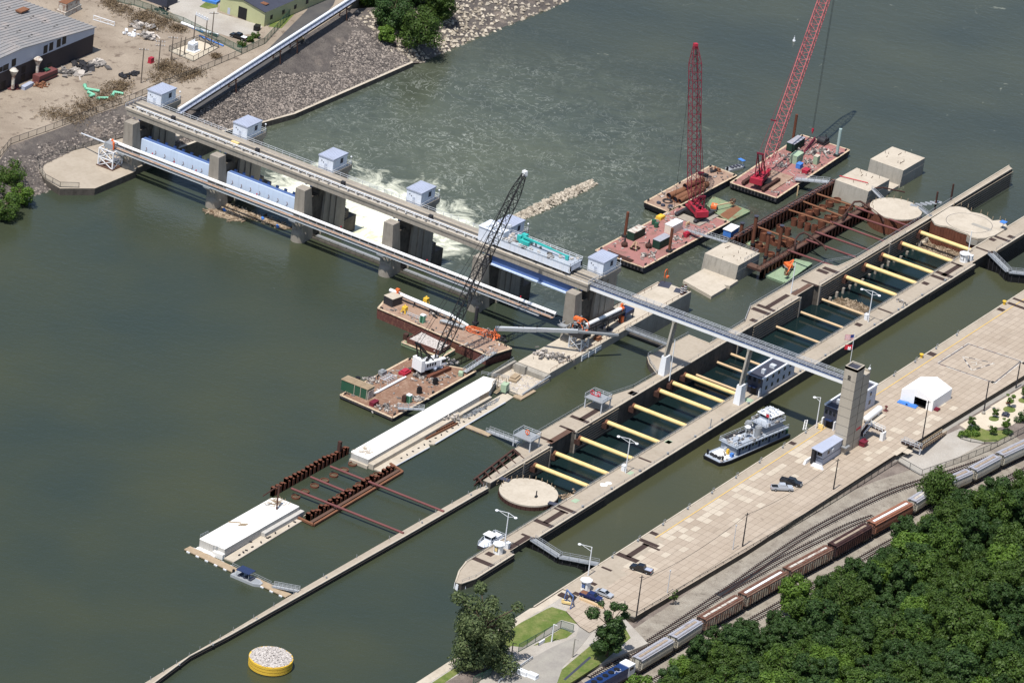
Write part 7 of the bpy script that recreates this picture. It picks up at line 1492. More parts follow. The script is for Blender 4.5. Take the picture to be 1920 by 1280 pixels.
for k,(t,x,y,l) in enumerate((('C2',1095,1070,'grey switch cabinet behind the signal cabin with yellow panel'),('D4',1385,470,'grey switch cabinet beside the far signal cabin'),('B4',1313,362,'white switch box at the foot of the double lamp post, lower lock wall'),('D4',342,1060,'white switch box at the foot of the far double lamp post'))): p=at(t,x,y); mb=MB(); mb.box(p+Vector((0,0,.8)),(1.1,1.0,1.6)); mb.box(p+Vector((0,0,1.65)),(1.25,1.15,.12)); mb.box(p+Vector((-.56,0,.9)),(.04,.7,1.1)); solo('switch_cabinet',l,'cabinet',mb,'white_paint')
# lamp posts
def lamp(label,t,x,y,yt,arms,mat='white_paint',z=0,r=.13,head=.9,name='lamp_post',box=False):
    p=at(t,x,y,z); hgt=(y-yt)/ZT[t][2]/6.07; T=thing(name,label,'lamp post',(p.x,p.y,z)); mb=MB(); mb.cyl(p,p+Vector((0,0,hgt)),r*1.3,8,r); part(T,'pole',mb,mat); top=p+Vector((0,0,hgt))
    for a in arms:
        e=top+Vector((a[0],a[1],-.5 if not box else 0)); mb=MB(); mb.cyl(top,e,.07,5); 
        if not box: mb.cyl(top-Vector((0,0,1.2)),top.lerp(e,.85),.05,5)
        A=part(T,'arm',mb,mat); mb=MB()
        if box: mb.box(e,(.9,.6,.25))
        else: mb.ell(e-Vector((0,0,.1)),.5,.5,.28)
        part(A,'lamp_head',mb,mat if not box else 'black_steel')
    return T
two=((0,3.5),(0,-2.2))
lamp('white two armed lamp post on the right wall near the lower round cell','B4',1325,378,160,two); lamp('white two armed lamp post beside the signal cabin with yellow panel','B4',517,880,660,two); lamp('white two armed lamp post on the right wall amid the floating twigs','D4',360,1085,772,two); lamp('white one armed lamp post by the lower gate on the esplanade','B4',1076,1062,885,((0,3.6),)); lamp('white one armed lamp post on the esplanade at the control building corner','D6',1838,500,48,((0,1.8),))
lamp('slim white lamp post on the middle wall above the green float','D5',1083,690,380,()); lamp('slim white mast on the right wall beside the far signal cabin','C8',870,1050,650,()); lamp('slim white post on the middle wall near the first footbridge column','B2',1515,740,420,())
for k,(t,x,y,yt,l) in enumerate((('B8',586,515,365,'dark wooden pole on the esplanade edge, middle of the three along the open pavement'),('B8',1017,245,105,'dark wooden pole on the esplanade edge near the two parked trucks'),('B6',853,1050,725,'tall dark pole at the railed footbridge by the tent'),('B8',83,850,668,'dark pole on the esplanade edge nearest the small tree'))):
    p=at(t,x,y); hgt=(y-yt)/ZT[t][2]/6.07; mb=MB(); mb.cyl(p,p+Vector((0,0,hgt)),.2,8,.13); T=thing('utility_pole',l,'pole',tuple(p),'wooden poles along the esplanade'); part(T,'pole',mb,'pole_dark'); mb=MB(); mb.beam(p+Vector((-.5,.4,hgt-.5)),p+Vector((.5,-.4,hgt-.5)),.12); part(T,'bracket',mb,'pole_dark')
lamp('dark lamp post standing at the garden edge below the helipad','B6',1297,795,580,((.2,-1.0),),'pole_dark',-1.6,.16,box=True); lamp('dark lamp post at the far helipad corner','B6',1523,630,445,((.2,-1.0),),'pole_dark',-1.6,.16,box=True)
for k,(x,y,yt,l) in enumerate(((540,530,422,'slim white pole beside the middle wooden pole'),(230,735,637,'slim white pole between black pickup and fence'))): p=at('B8',x,y); hgt=(y-yt)/2.526/6.07; mb=MB(); mb.cyl(p,p+Vector((0,0,hgt)),.12,6,.08); mb.box(p+Vector((0,0,hgt)),(.3,.3,.3)); solo('slim_pole',l,'pole',mb,'pole_grey')
for k,(x,y,yt,l,m2) in enumerate(((1760,548,360,'pale wooden pole at the verge of the access lane','concrete_side'),(1048,735,420,'brown wooden pole in front of the big grey green tree','wood_pole'),(1525,375,195,'white lamp post inside the fence corner on the lawn','white_paint'))):
    p=at('D8',x,y,-.25); hgt=(y-yt)/6/6.07; mb=MB(); mb.cyl(p,p+Vector((0,0,hgt)),.2,8,.14); T=thing('utility_pole',l,'pole',tuple(p)); part(T,'pole',mb,m2)
    mb=MB(); mb.cyl(p+Vector((0,0,hgt)),p+Vector((.1,-1.0,hgt-.1 if k==2 else hgt+.0)),.08,5); part(T,'arm',mb,m2)
# sagging wires between poles
def wire(a,b,sag,name='overhead_wire',label='',n=10):
    pts=[a.lerp(b,i/n)-Vector((0,0,sag*4*(i/n)*(1-i/n))) for i in range(n+1)]; mb=MB(); mb.tube(pts,.045,4); return solo(name,label,'wire',mb,'dark_steel')
P_=lambda x,y,h: at('B8',x,y)+Vector((0,0,h))
wire(P_(83,850,10.5),P_(586,515,9.4),1.6,label='sagging wire between the two nearer esplanade poles'); wire(P_(586,515,9.4),P_(1017,245,8.8),1.6,label='sagging wire between the middle and farther esplanade poles')
# steel platforms on the middle wall
for k,(t,x,y,zz,l) in enumerate((('B2',965,985,0,'grey steel platform with red lifebuoy on the middle wall, nearer the footbridge'),('D3',600,655,0,'grey steel platform with orange lifebuoy on the middle wall by the gangway'))):
    p=at(t,x,y,zz)+Vector((1.0,1.8,0)); T=thing('steel_platform',l,'platform',tuple(p),'steel platforms on the middle wall')
    for a in (-2.2,2.2):
        for b in (-2.6,2.6): mb=MB(); mb.beam((p.x+a,p.y+b,0),(p.x+a,p.y+b,3.0),.28); part(T,'leg',mb,'pole_grey')
    mb=MB(); mb.bx(p.x-2.5,p.x+2.5,p.y-2.9,p.y+2.9,3.0,3.25); part(T,'deck',mb,'grey_metal'); mb=MB(); mb.rail([(p.x-2.4,p.y-2.8,3.25),(p.x+2.4,p.y-2.8,3.25),(p.x+2.4,p.y+2.8,3.25),(p.x-2.4,p.y+2.8,3.25)],1.1,2.4,.05); part(T,'railing',mb,'pole_grey'); mb=MB(); mb.cyl((p.x,p.y,3.3),(p.x,p.y,4.5),.12,6); mb.tube([(p.x,p.y+.6*math.cos(a),4.2+.6*math.sin(a)) for a in [k2*math.pi/6 for k2 in range(13)]],.12,5)
    if k==0: mb.tube([(p.x,p.y+2+.6*math.cos(a),4.0+.6*math.sin(a)) for a in [k2*math.pi/6 for k2 in range(13)]],.12,5); mb.cyl((p.x,p.y+2,3.3),(p.x,p.y+2,4.3),.12,6); mb.beam((p.x,p.y,3.4),(p.x,p.y+2,3.4),.15)
    part(T,'lifebuoy_stand',mb,'red' if k==0 else 'orange')
# blue gantry frame on the lower esplanade
p=at('B7',905,690); T=thing('gantry_frame','blue steel gantry frame over yellow tackle at the lower esplanade','gantry',tuple(p)); mb=MB()
for s in (-1.6,1.6):
    c0=p+Vector((s*.6,s,0)); mb.beam(c0+Vector((-1.0,0,.1)),c0+Vector((1.0,0,.1)),.2); mb.beam(c0+Vector((-.9,0,.1)),c0+Vector((0,0,3.2)),.18); mb.beam(c0+Vector((.9,0,.1)),c0+Vector((0,0,3.2)),.18)
mb.beam(p+Vector((-.96,-1.6,3.2)),p+Vector((.96,1.6,3.2)),.3); part(T,'frame',mb,'deep_blue'); mb=MB(); mb.box(p+Vector((0,.4,.3)),(.5,2.4,.5),.4); mb.box(p+Vector((-.3,1.6,.5)),(.5,.6,.9)); part(T,'tackle',mb,'strut_yellow')
for k,(x,y,dx,dy,l) in enumerate(((1075,685,.5,6.2,'cream kerb block in front of the blue pickup'),)): p=at('B7',x,y); mb=MB(); mb.box((p.x,p.y,.25),(.6,7.0,.5)); mb.box((p.x,p.y,.55),(.35,7.0,.15)); solo('kerb_block',l,'kerb',mb,'strut_tan')
for k,(x,y,l) in enumerate(((1200,740,'white concrete road block on the lane, left of a pair'),(1310,775,'white concrete road block on the lane, right of a pair'))): p=at('D8',x,y,-.2); mb=MB(); mb.box(p+Vector((0,0,.55)),(1.4,2.6,1.1)); mb.box(p+Vector((0,0,1.15)),(.3,.4,.12)); mb.box(p+Vector((0,0,.1)),(1.6,2.7,.2)); solo('road_block',l,'road block',mb,'white_paint','white road blocks')
p=at('D8',1410,400,-.25); mb=MB(); mb.box(p+Vector((0,0,.5)),(2.6,.25,.9),.0); mb.beam(p+Vector((-1.2,0,0)),p+Vector((-1.2,0,1)),.2); mb.beam(p+Vector((1.2,0,0)),p+Vector((1.2,0,1)),.2); solo('white_board','low white board at the foot of the lawn fence','board',mb,'white_paint')
p0=at('D8',930,840,-.25); p1=at('D8',1310,570,-.25); T=thing('guard_rail','grey steel crash barrier along the access lane','guard rail',tuple(p0)); mb=MB(); mb.beam(p0+Vector((0,0,.7)),p1+Vector((0,0,.7)),.15,.4); part(T,'beam',mb,'pole_grey'); mb=MB()
for k in range(9): q=p0.lerp(p1,k/8); mb.beam(q,q+Vector((0,0,.7)),.14)
part(T,'post',mb,'pole_grey')
# chain link fences
_m,_nt,_b=_nodes('chainlink'); _b.inputs['Base Color'].default_value=(.16,.19,.17,1); _b.inputs['Roughness'].default_value=.7; _b.inputs['Alpha'].default_value=.22
_m,_nt,_b=_nodes('chainlink_green'); _b.inputs['Base Color'].default_value=(.07,.15,.12,1); _b.inputs['Roughness'].default_value=.7; _b.inputs['Alpha'].default_value=.45
def fence(label,pts,h=2.0,step=3.0,mat='chainlink',pm_='dark_steel'):
    T=thing('chain_link_fence',label,'fence',tuple(pts[0])); mp=MB(); mr=MB(); mm=MB()
    for a,b in zip(pts,pts[1:]):
        L=(b-a).length; k=max(1,int(L/step)); u=Vector((0,0,1))
        for i in range(k+1): q=a.lerp(b,i/k); mp.beam(q,q+u*h,.1)
        mr.beam(a+u*h,b+u*h,.09); mr.beam(a+u*.1,b+u*.1,.09); mm.add([a+u*.1,b+u*.1,b+u*h,a+u*h],[(0,1,2,3)])
    part(T,'post',mp,pm_); part(T,'rail',mr,pm_); part(T,'mesh',mm,mat); return T
z=-1.5
fence('long chain link fence between the esplanade edge and the railway',[at('B8',80,862,z),at('B8',600,555,z),at('B8',1000,318,z),at('B8',1322,118,z)],2.0,3.4)
fence('chain link fence around the gravel lot by the railway',[at('B8',1322,118,z),at('B8',1435,182,z),at('B8',1620,118,z),at('B8',1760,60,z),at('D7',1097,830,z)],1.9,3.0)
fence('curved low fence between the gravel lot and garden bed',[at('D7',0,930,z),at('D7',180,985,z),at('D7',420,1020,z),at('D7',620,1010,z)],1.0,2.5)
fence('green chain link fence round the lawn corner by the access lane',[at('D8',1150,490,-.25),at('D8',1625,225,-.25),at('D8',1765,270,-.25)],2.2,3.2,'chainlink_green','green'); fence('green chain link fence below the shade of the big tree',[at('D8',640,850,-.25),at('D8',840,750,-.25)],2.0,3,'chainlink_green','green')
fence('chain link fence closing the esplanade at the small tree',[at('B8',25,805),at('B8',30,840),at('B8',80,858)],2.0,2)
# vehicles
def wheels(T,xs,ys,r=.38,wd=.26):
    for x in xs:
        for y in ys: mb=MB(); mb.cyl((x,y-wd/2,r),(x,y+wd/2,r),r,14); W=part(T,'wheel',mb,'rubber'); mb=MB(); s=1 if y>0 else -1; mb.cyl((x,y+s*wd/2,r),(x,y+s*(wd/2+.02),r),r*.55,10); part(W,'rim',mb,'grey_metal')
def prof(mb,pts,y0,y1,ins=0.0):
    n=len(pts); vs=[(x,y0+(ins if z>1.15 else 0),z) for x,z in pts]+[(x,y1-(ins if z>1.15 else 0),z) for x,z in pts]; mb.add(vs,[tuple(range(n)),tuple(range(2*n-1,n-1,-1))]+[((i+1)%n,i,n+i,n+(i+1)%n) for i in range(n)])
def pickup(label,p,az,paint,cargo=None,L=5.9):
    T=thing('pickup_truck',label,'pickup truck',(0,0,0)); w=.98; mb=MB(); prof(mb,[(-2.95,.5),(2.9,.5),(2.95,.85),(2.8,1.08),(1.55,1.16),(-2.95,1.16)],-w,w); part(T,'body',mb,paint); mb=MB(); prof(mb,[(1.5,1.14),(.85,1.86),(-.75,1.88),(-1.0,1.14)],-w+.05,w-.05,.12); C=part(T,'cab',mb,paint); mb=MB(); prof(mb,[(1.42,1.2),(.87,1.78),(-.72,1.8),(-.96,1.2)],-w+.0,w-.0,.145); part(C,'window',mb,'glass')
    mb=MB(); mb.add([(1.52,-w+.25,1.16),(1.52,w-.25,1.16),(.9,w-.3,1.84),(.9,-w+.3,1.84)],[(0,1,2,3)]); part(C,'windscreen',mb,'glass'); mb=MB(); mb.bx(-2.85,-1.1,-w+.15,w-.15,1.1,1.17); part(T,'bed_liner',mb,cargo or 'black_steel')
    for s in (-.7,.7): mb=MB(); mb.bx(2.86,2.97,s-.18,s+.18,.75,.98); part(T,'headlight',mb,'white_bright'); mb=MB(); mb.bx(-2.99,-2.93,s*1.25-.1,s*1.25+.1,.8,1.1); part(T,'tail_light',mb,'red')
    mb=MB(); mb.bx(2.9,3.02,-w+.05,w-.05,.42,.62); mb.bx(-3.04,-2.94,-w+.05,w-.05,.45,.62); part(T,'bumper',mb,'grey_metal'); wheels(T,(-1.85,1.9),(-w+.08,w-.08)); return place(T,(p.x,p.y,p.z),az)
def sedan(label,p,az,paint,suv=False):
    T=thing('parked_car',label,'car',(0,0,0)); w=.9; mb=MB(); prof(mb,[(-2.35,.4),(2.35,.4),(2.35,.75),(1.1,.98),(-1.9,1.02),(-2.35,.9)],-w,w); part(T,'body',mb,paint); mb=MB(); prof(mb,[(1.15,.95),(.35,1.42),(-1.0,1.44),(-1.85,.98)],-w+.08,w-.08,.1); C=part(T,'roof',mb,paint); mb=MB(); prof(mb,[(1.08,1.0),(.36,1.36),(-.98,1.38),(-1.75,1.02)],-w+.04,w-.04,.1); part(C,'window',mb,'glass'); mb=MB(); mb.add([(1.17,-w+.22,.98),(1.17,w-.22,.98),(.4,w-.27,1.425),(.4,-w+.27,1.425)],[(0,1,2,3)]); mb.add([(-1.83,-w+.22,1.02),(-1.83,w-.22,1.02),(-1.03,w-.27,1.45),(-1.03,-w+.27,1.45)],[(3,2,1,0)]); part(C,'windscreen',mb,'glass')
    for s in (-.65,.65): mb=MB(); mb.bx(2.3,2.38,s-.2,s+.2,.6,.75); part(T,'headlight',mb,'white_bright'); mb=MB(); mb.bx(-2.38,-2.33,s-.2,s+.2,.65,.85); part(T,'tail_light',mb,'red')
    wheels(T,(-1.4,1.45),(-w+.06,w-.06),.33,.22); return place(T,(p.x,p.y,p.z),az)
def head(t,a,b): p=at(t,*a);q=at(t,*b); return math.atan2(q.y-p.y,q.x-p.x)
pickup('silver pickup truck parked nose right in the middle of the esplanade',at('B8',772,248),head('B8',(722,246),(825,250)),'paint_silver'); pickup('dark charcoal pickup truck parked beside the silver one on the esplanade',at('B8',815,220),head('B8',(765,200),(862,226)),'paint_charcoal')
pickup('black pickup truck with blue load parked near the lower gate recess',at('B7',1448,440),head('B7',(1530,465),(1370,415)),'paint_black','roof_bluegrey'); pickup('dark blue pickup truck parked by the small tree and blue gantry',at('B7',1072,648),head('B7',(1000,610),(1150,665)),'paint_navy','rust_pale'); sedan('silver sedan parked behind the dark blue pickup truck',at('B7',1170,622),head('B7',(1105,590),(1235,640)),'paint_silver')
p=at('B5',1425,912); mb=MB(); mb.box(p+Vector((0,0,.5)),(1.6,1.2,.6),.4); mb.box(p+Vector((-.3,.1,1.0)),(.7,1.0,.5),.4); mb.box(p+Vector((0,0,.2)),(1.8,1.3,.3),.4); solo('utility_cart','yellow utility cart at the door of the control building','cart',mb,'strut_yellow')
for k,(t,x,y,l) in enumerate((('B6',855,415,'yellow mooring bollard on the esplanade edge left of the helipad'),('B6',1440,40,'yellow mooring bollard on the far esplanade edge'))): p=at(t,x,y); mb=MB(); mb.cyl(p,p+Vector((0,0,.9)),.4,10); mb.cyl(p+Vector((0,0,.9)),p+Vector((0,0,1.15)),.6,10); solo('bollard',l,'bollard',mb,'yellow')
for k in range(16):
    x=-88+k*12.4; mb=MB(); mb.cyl((x,YE-.75,0),(x,YE-.75,.45),.22,8); mb.cyl((x,YE-.75,.45),(x,YE-.75,.58),.32,8); mb.beam((x+1,YE-.3,0),(x+1,YE-.3,1.0),.1); mb.beam((x+2,YE-.3,0),(x+2,YE-.3,1.0),.1); mb.beam((x+1,YE-.3,.95),(x+2,YE-.3,.95),.1); solo('mooring_bollard','small grey mooring bollard with hoop on the esplanade edge','bollard',mb,'grey_metal','mooring bollards along the esplanade edge')
for k in range(15):
    x=-70+k*14.2; mb=MB(); mb.cyl((x,YB+.9,0),(x,YB+.9,.5),.25,8); mb.cyl((x,YB+.9,.5),(x,YB+.9,.62),.36,8); solo('mooring_bollard','small grey mooring bollard on the right lock wall edge','bollard',mb,'grey_metal','mooring bollards along the right lock wall')
p=at('D4',700,885); mb=MB(); 
for k in range(12): mb.box((p.x+rnd.gauss(0,.7),p.y+rnd.gauss(0,1.2),.2),(rnd.uniform(.3,1),.4,.4),rnd.uniform(0,3))
solo('rope_and_gear','small heap of dark gear on the right lock wall beyond the control building','gear',mb,'clutter')
for (t,x,y,yt,l) in (('B5',645,915,848,'slim grey post standing on the right lock wall above the towboat'),('D4',708,945,890,'slim grey post beside the gear on the right wall')): p=at(t,x,y); hgt=(y-yt)/ZT[t][2]/6.07; mb=MB(); mb.cyl(p,p+Vector((0,0,hgt)),.14,6); mb.box(p+Vector((0,0,.15)),(.8,.8,.3)); solo('slim_post',l,'post',mb,'grey_metal')
# towboat
def towboat():
    T=thing('towboat','blue grey towboat with tiered pilothouse moored in the lock beside the esplanade','towboat',(0,0,0)); w=3.6
    O=[(-14.6,-w+.5),(11,-w),(13.8,-w+.3),(15,-w+.9),(15,w-.9),(13.8,w-.3),(11,w),(-14.6,w-.5)]
    mb=MB(); mb.prism(O,-.6,1.05); part(T,'hull',mb,'hull_black'); mb=MB(); mb.prism([(x*.985,y*.96) for x,y in O],1.0,1.1); part(T,'deck',mb,'boat_deck'); mb=MB()
    for a,b in zip(O,O[1:]+O[:1]): mb.beam((*a,.75),(*b,.75),.3,.4)
    part(T,'rub_rail',mb,'black_steel'); mb=MB(); mb.prism([(8.0,-2.6),(12.9,-2.6),(12.9,2.4),(8,2.4)],1.1,1.12); part(T,'white_foredeck',mb,'white_bright')
    mb=MB(); mb.bx(-12.8,8.0,-2.75,2.75,1.1,3.5); C=part(T,'main_cabin',mb,'boat_grey')
    for k in range(14):
        for s in (-1,1): mb=MB(); x=-11.8+k*1.4; dr=k%3==1; mb.bx(x,x+.75,s*2.75-.03,s*2.75+.03,1.15 if dr else 2.2,3.05); part(C,'door' if dr else 'window',mb,'navy' if dr else 'glass')
    mb=MB(); mb.bx(-13.4,8.6,-3.3,3.3,3.5,3.65); part(T,'upper_deck',mb,'boat_deck'); mb=MB()
    for s in (-1,1): mb.rail([(-13.2,s*3.2,3.65),(8.4,s*3.2,3.65)],1.0,2.2,.045)
    mb.rail([(8.4,-3.2,3.65),(8.4,3.2,3.65)],1.0,2.2,.045); mb.rail([(-14,-3.0,1.1),(7,-3.4,1.1)],1.0,2.2,.04); part(T,'railing',mb,'pole_grey')
    mb=MB(); mb.bx(-11.5,-4.5,-2.3,2.3,3.65,6.0); part(T,'upper_cabin',mb,'boat_grey'); mb=MB(); mb.bx(-12,-3.6,-2.8,2.8,6.0,6.15); part(T,'bridge_deck',mb,'boat_deck'); mb=MB(); mb.rail([(-3.7,-2.7,6.15),(-11.9,-2.7,6.15),(-11.9,2.7,6.15),(-3.7,2.7,6.15),(-3.7,-2.7,6.15)],1.0,1.8,.045); part(T,'bridge_railing',mb,'pole_grey')
    mb=MB(); mb.bx(-10.8,-6.4,-2.0,2.0,6.15,7.1); P0=part(T,'pilothouse',mb,'white_paint'); mb=MB(); mb.bx(-10.75,-6.45,-1.95,1.95,7.1,8.1); part(P0,'window',mb,'glass'); mb=MB(); mb.bx(-11.4,-5.8,-2.5,2.5,8.1,8.3); part(P0,'roof',mb,'white_paint'); mb=MB()
    for x in (-10.8,-9.3,-7.9,-6.45):
        for y in (-2.0,2.0): mb.beam((x,y,7.1),(x,y,8.1),.14)
    part(P0,'mullion',mb,'white_paint')
    g=random.Random(4); mb=MB()
    for k in range(16): mb.box((g.uniform(-11,-6.2),g.uniform(-2.2,2.2),8.5),(g.uniform(.2,.7),g.uniform(.2,.7),g.uniform(.3,.9)),g.uniform(0,3))
    mb.beam((-8,-1.2,9.6),(-8,1.4,9.8),.25); mb.cyl((-8,0,8.3),(-8,0,9.6),.12,6); part(T,'roof_equipment',mb,'pole_grey'); mb=MB(); mb.cyl((-5.6,1.8,6.15),(-5.6,1.8,10.6),.09,6); mb.beam((-5.6,.9,9.8),(-5.6,2.7,9.8),.09); mb.ell((-5.6,1.8,10.7),.45,.45,.2); part(T,'mast',mb,'white_paint')
    mb=MB(); mb.beam((-5.6,1.7,8.6),(-5.6,.7,8.5),.05,.9); part(T,'flag',mb,'red')
    for s in (-1,1): mb=MB(); mb.cyl((-1.6,s*1.75,3.65),(-1.6,s*1.75,6.6),.95,16); mb.cyl((-1.6,s*1.75,6.6),(-1.6,s*1.75,6.9),.7,14); part(T,'funnel',mb,'grey_metal')
    mb=MB(); pts=[(-1.6+.62*math.cos(a)*.9,-2.72-.02+.13*(math.cos(a)**2),5.4+.55*math.sin(a)) for a in [.7+k*(2*math.pi-1.4)/10 for k in range(11)]]; mb.tube(pts,.12,5); part(T,'funnel_emblem',mb,'white_bright')
    mb=MB(); mb.bx(-.4,7.6,.3,2.4,3.65,3.9); mb.bx(-.4,7.6,-.15,.1,3.65,3.95); part(T,'hatch_cover',mb,'boat_deck'); g=random.Random(14); mb=MB(); [mb.box((g.uniform(-4,8),g.uniform(-3,3),3.9),(g.uniform(.2,.9),g.uniform(.2,.7),g.uniform(.3,1.0)),g.uniform(0,3)) for k in range(30)]; [mb.box((g.uniform(7,14),g.uniform(-3,3),1.3),(g.uniform(.2,.8),g.uniform(.2,.6),g.uniform(.2,.6)),g.uniform(0,3)) for k in range(16)]; [mb.box((g.uniform(-12,-4),g.choice((-2.6,2.6)),6.5),(g.uniform(.2,.9),.4,g.uniform(.3,.9)),0) for k in range(12)]; part(T,'deck_fittings',mb,'clutter'); mb=MB(); mb.bx(-3.4,1.5,-2.2,-1.9,3.65,4.4); mb.bx(1.5,6.8,-3.0,-2.2,3.65,4.1); part(T,'deck_locker',mb,'dark_steel')
    for (x,y,h,r) in ((6.8,2.0,6.4,.55),(1.6,.6,6.9,.85),(-3.0,-2.2,4.9,.85)):
        mb=MB(); mb.cyl((x,y,3.65),(x,y,h),.1,6); 
        if h>6: mb.beam((x-.6,y,h-1.2),(x+.6,y,h-1.2),.1); mb.beam((x+.4,y-.4,3.7),(x,y,h-.6),.08)
        D=part(T,'light_mast',mb,'dark_steel'); mb=MB(); mb.cyl((x,y,h),(x,y,h+.12),r*.9,14); mb.ell((x,y,h+.1),r,r,r*.6,14,4,half=True); part(D,'radar_dome',mb,'white_bright')
    mb=MB(); 
    for y in (-1.9,-.6,.7): mb.bx(12.9,13.6,y,y+.9,1.1,1.75)
    part(T,'deck_winch',mb,'dark_steel'); mb=MB()
    for y in (-2.6,2.6): mb.cyl((13.6,y,1.1),(13.6,y,2.2),.3,10); mb.cyl((13.6,y,2.2),(13.6,y,2.4),.38,10)
    part(T,'towing_bitt',mb,'black_steel'); mb=MB(); mb.box((9.2,.7,1.7),(.7,.7,1.2)); mb.box((9.2,.7,2.4),(.5,.5,.5)); part(T,'yellow_ventilator',mb,'yellow'); mb=MB(); mb.box((9.4,2.3,1.6),(.9,.9,1.0)); part(T,'blue_drum',mb,'blue_cloth')
    mb=MB()
    for k in range(7): mb.box((7.7+k*.16,-.9,3.4-k*.36),(.3,.9,.06))
    part(T,'ladder',mb,'pole_grey'); mb=MB(); mb.box((-13.9,.6,1.7),(1.2,3.4,1.2)); part(T,'green_cover',mb,'green'); mb=MB()
    for (x,y,z) in ((-6.2,-2.75,6.9),(8.45,2.6,4.3)): mb.tube([(x+.35*math.cos(a),y-.05,z+.35*math.sin(a)) for a in [k*math.pi/5 for k in range(11)]],.1,5)
    part(T,'lifebuoy',mb,'white_bright'); mb=MB(); mb.bx(-9.4,-6.4,-2.83,-2.79,3.75,3.95); part(T,'name_board',mb,'strut_yellow'); return T
bw_=(at('D6',150,890,-2)+at('D6',440,1045,-2))/2; st_=Vector((12.2,-81.0,-2)); az=math.atan2(bw_.y-st_.y,bw_.x-st_.x); ct=(bw_+st_)/2; place(towboat(),(ct.x-.2,ct.y+.3,ZC),az)
p=at('D6',1650,520); T=thing('boarding_ladder','white boarding ladder leaning on the esplanade edge at the towboat stern','ladder',tuple(p)); mb=MB()
p=at('B5',1300,925); q=p+Vector((2.4,1.0,1.7))
for s in (0,.8): mb.beam(p+Vector((s,-s*.5,0)),q+Vector((s,-s*.5,0)),.12)
for k in range(7): e=p.lerp(q,k/6); mb.beam(e,e+Vector((.8,-.4,0)),.1)
part(T,'frame',mb,'white_bright')
# small grey workboat by the right wall
p=at('C2',890,1020,ZU); T=thing('workboat','small pale grey workboat with wheelhouse moored behind the signal cabin','boat',(0,0,0)); w=1.7
O=[(-4.4,-w),(2.6,-w),(4.4,-w*.6),(4.4,w*.6),(2.6,w),(-4.4,w)]; mb=MB(); mb.prism(O,-.4,.9); part(T,'hull',mb,'hull_slate'); mb=MB(); mb.prism([(x*.97,y*.93) for x,y in O],.85,.95); part(T,'deck',mb,'blue_white'); mb=MB(); mb.bx(-.6,1.5,-1.1,1.1,.95,2.9); W_=part(T,'wheelhouse',mb,'white_paint'); mb=MB(); mb.bx(-.62,1.52,-.9,.9,2.0,2.7); mb.bx(-.4,1.3,-1.12,1.12,2.0,2.7); part(W_,'window',mb,'glass'); mb=MB(); mb.bx(-.9,1.8,-1.4,1.4,2.9,3.05); part(W_,'roof',mb,'white_bright'); mb=MB(); mb.bx(-3.6,-1.2,-1.0,1.0,.95,1.8); part(T,'engine_house',mb,'white_paint'); mb=MB(); mb.rail([(4.2,-1,.95),(1.6,-1.6,.95),(-4.2,-1.6,.95),(-4.2,1.6,.95),(1.6,1.6,.95),(4.2,1,.95)],1.0,1.4,.05); part(T,'railing',mb,'pole_grey'); mb=MB(); mb.cyl((-1,.5,1.8),(-1,.5,4.0),.07,5); mb.beam((-1,-.2,3.6),(-1,1.2,3.6),.07); part(T,'mast',mb,'pole_grey')
a=at('C2',770,1060,ZU+1); b=at('C2',1010,925,ZU+1); place(T,(p.x,p.y,ZU),math.atan2(a.y-b.y,a.x-b.x))
# garden furniture
for k,(x,y,l) in enumerate(((640,440,'rounded tan boulder between the two round lawn islands'),(515,735,'long tan boulder at the top of the garden bed'),(815,335,'orange tan boulder by the leafy sapling'))):
    c=at('D7',x,y,-1.6); g=random.Random(k); mb=MB(); mb.rock((c.x,c.y,-1.3),.75 if k!=1 else .9,g); mb.rock((c.x+.4,c.y-.3,-1.4),.5,g); solo('boulder',l,'boulder',mb,'rust_pale' if k==2 else 'concrete_cream')
c=at('D7',780,540,-1.6); T=thing('picnic_table','dark grey picnic table on the garden sand','table',tuple(c)); mb=MB(); mb.box(c+Vector((0,0,.75)),(2.2,.9,.08),.25); part(T,'tabletop',mb,'dark_slate')
for s in (-.85,.85): mb=MB(); mb.box(c+Vector((-s*.25,s,.45)),(2.2,.32,.07),.25); part(T,'bench',mb,'dark_slate')
mb=MB(); mb.box(c+Vector((-.7,-.2,.38)),(.12,1.5,.7),.25); mb.box(c+Vector((.7,.2,.38)),(.12,1.5,.7),.25); part(T,'leg',mb,'dark_slate')
c=at('D7',400,510,-1.6); mb=MB(); mb.cyl(c,c+Vector((0,0,.6)),.55,12); mb.cyl(c+Vector((0,0,.6)),c+Vector((0,0,.7)),.4,12); solo('concrete_footing','pale round concrete footing at the garden lamp post','footing',mb,'concrete_side')
from mathutils.noise import noise as noise3
# ---------------------------------------------------------------- left bank: pad, riprap slopes, yard, buildings, substation
zp=3.0
E_=[xy('F',-260,400,zp),xy('F',-60,325,zp),xy('A1',0,890,zp),xy('A1',60,812,zp),xy('A1',300,728,zp),xy('A1',480,658,zp),xy('A1',720,575,zp),xy('A1',830,530,zp)]
D_=[xy('F',325,212,zp),xy('F',430,168,zp),xy('F',545,86,zp),xy('F',655,14,zp),xy('F',720,-50,zp),xy('F',900,-180,zp)]
mb=MB(); mb.prism(E_+D_+[(900,420),(900,1200),(-700,1200),(-700,200)],-8,zp); struct('left_bank_ground',mb,'dirt')
pad=[xy('A1',*q,.4) for q in ((205,905),(215,945),(250,1000),(335,1052),(530,1052),(760,955),(690,770),(570,790),(420,838))]
mb=MB(); mb.prism(pad,-6,.4,0,1); mb.prism([(12,142.4),(36,142.4),(36,152),(20,158)],-6,.35,0,1); struct('concrete_pad',mb,['concrete','concrete_mid'])
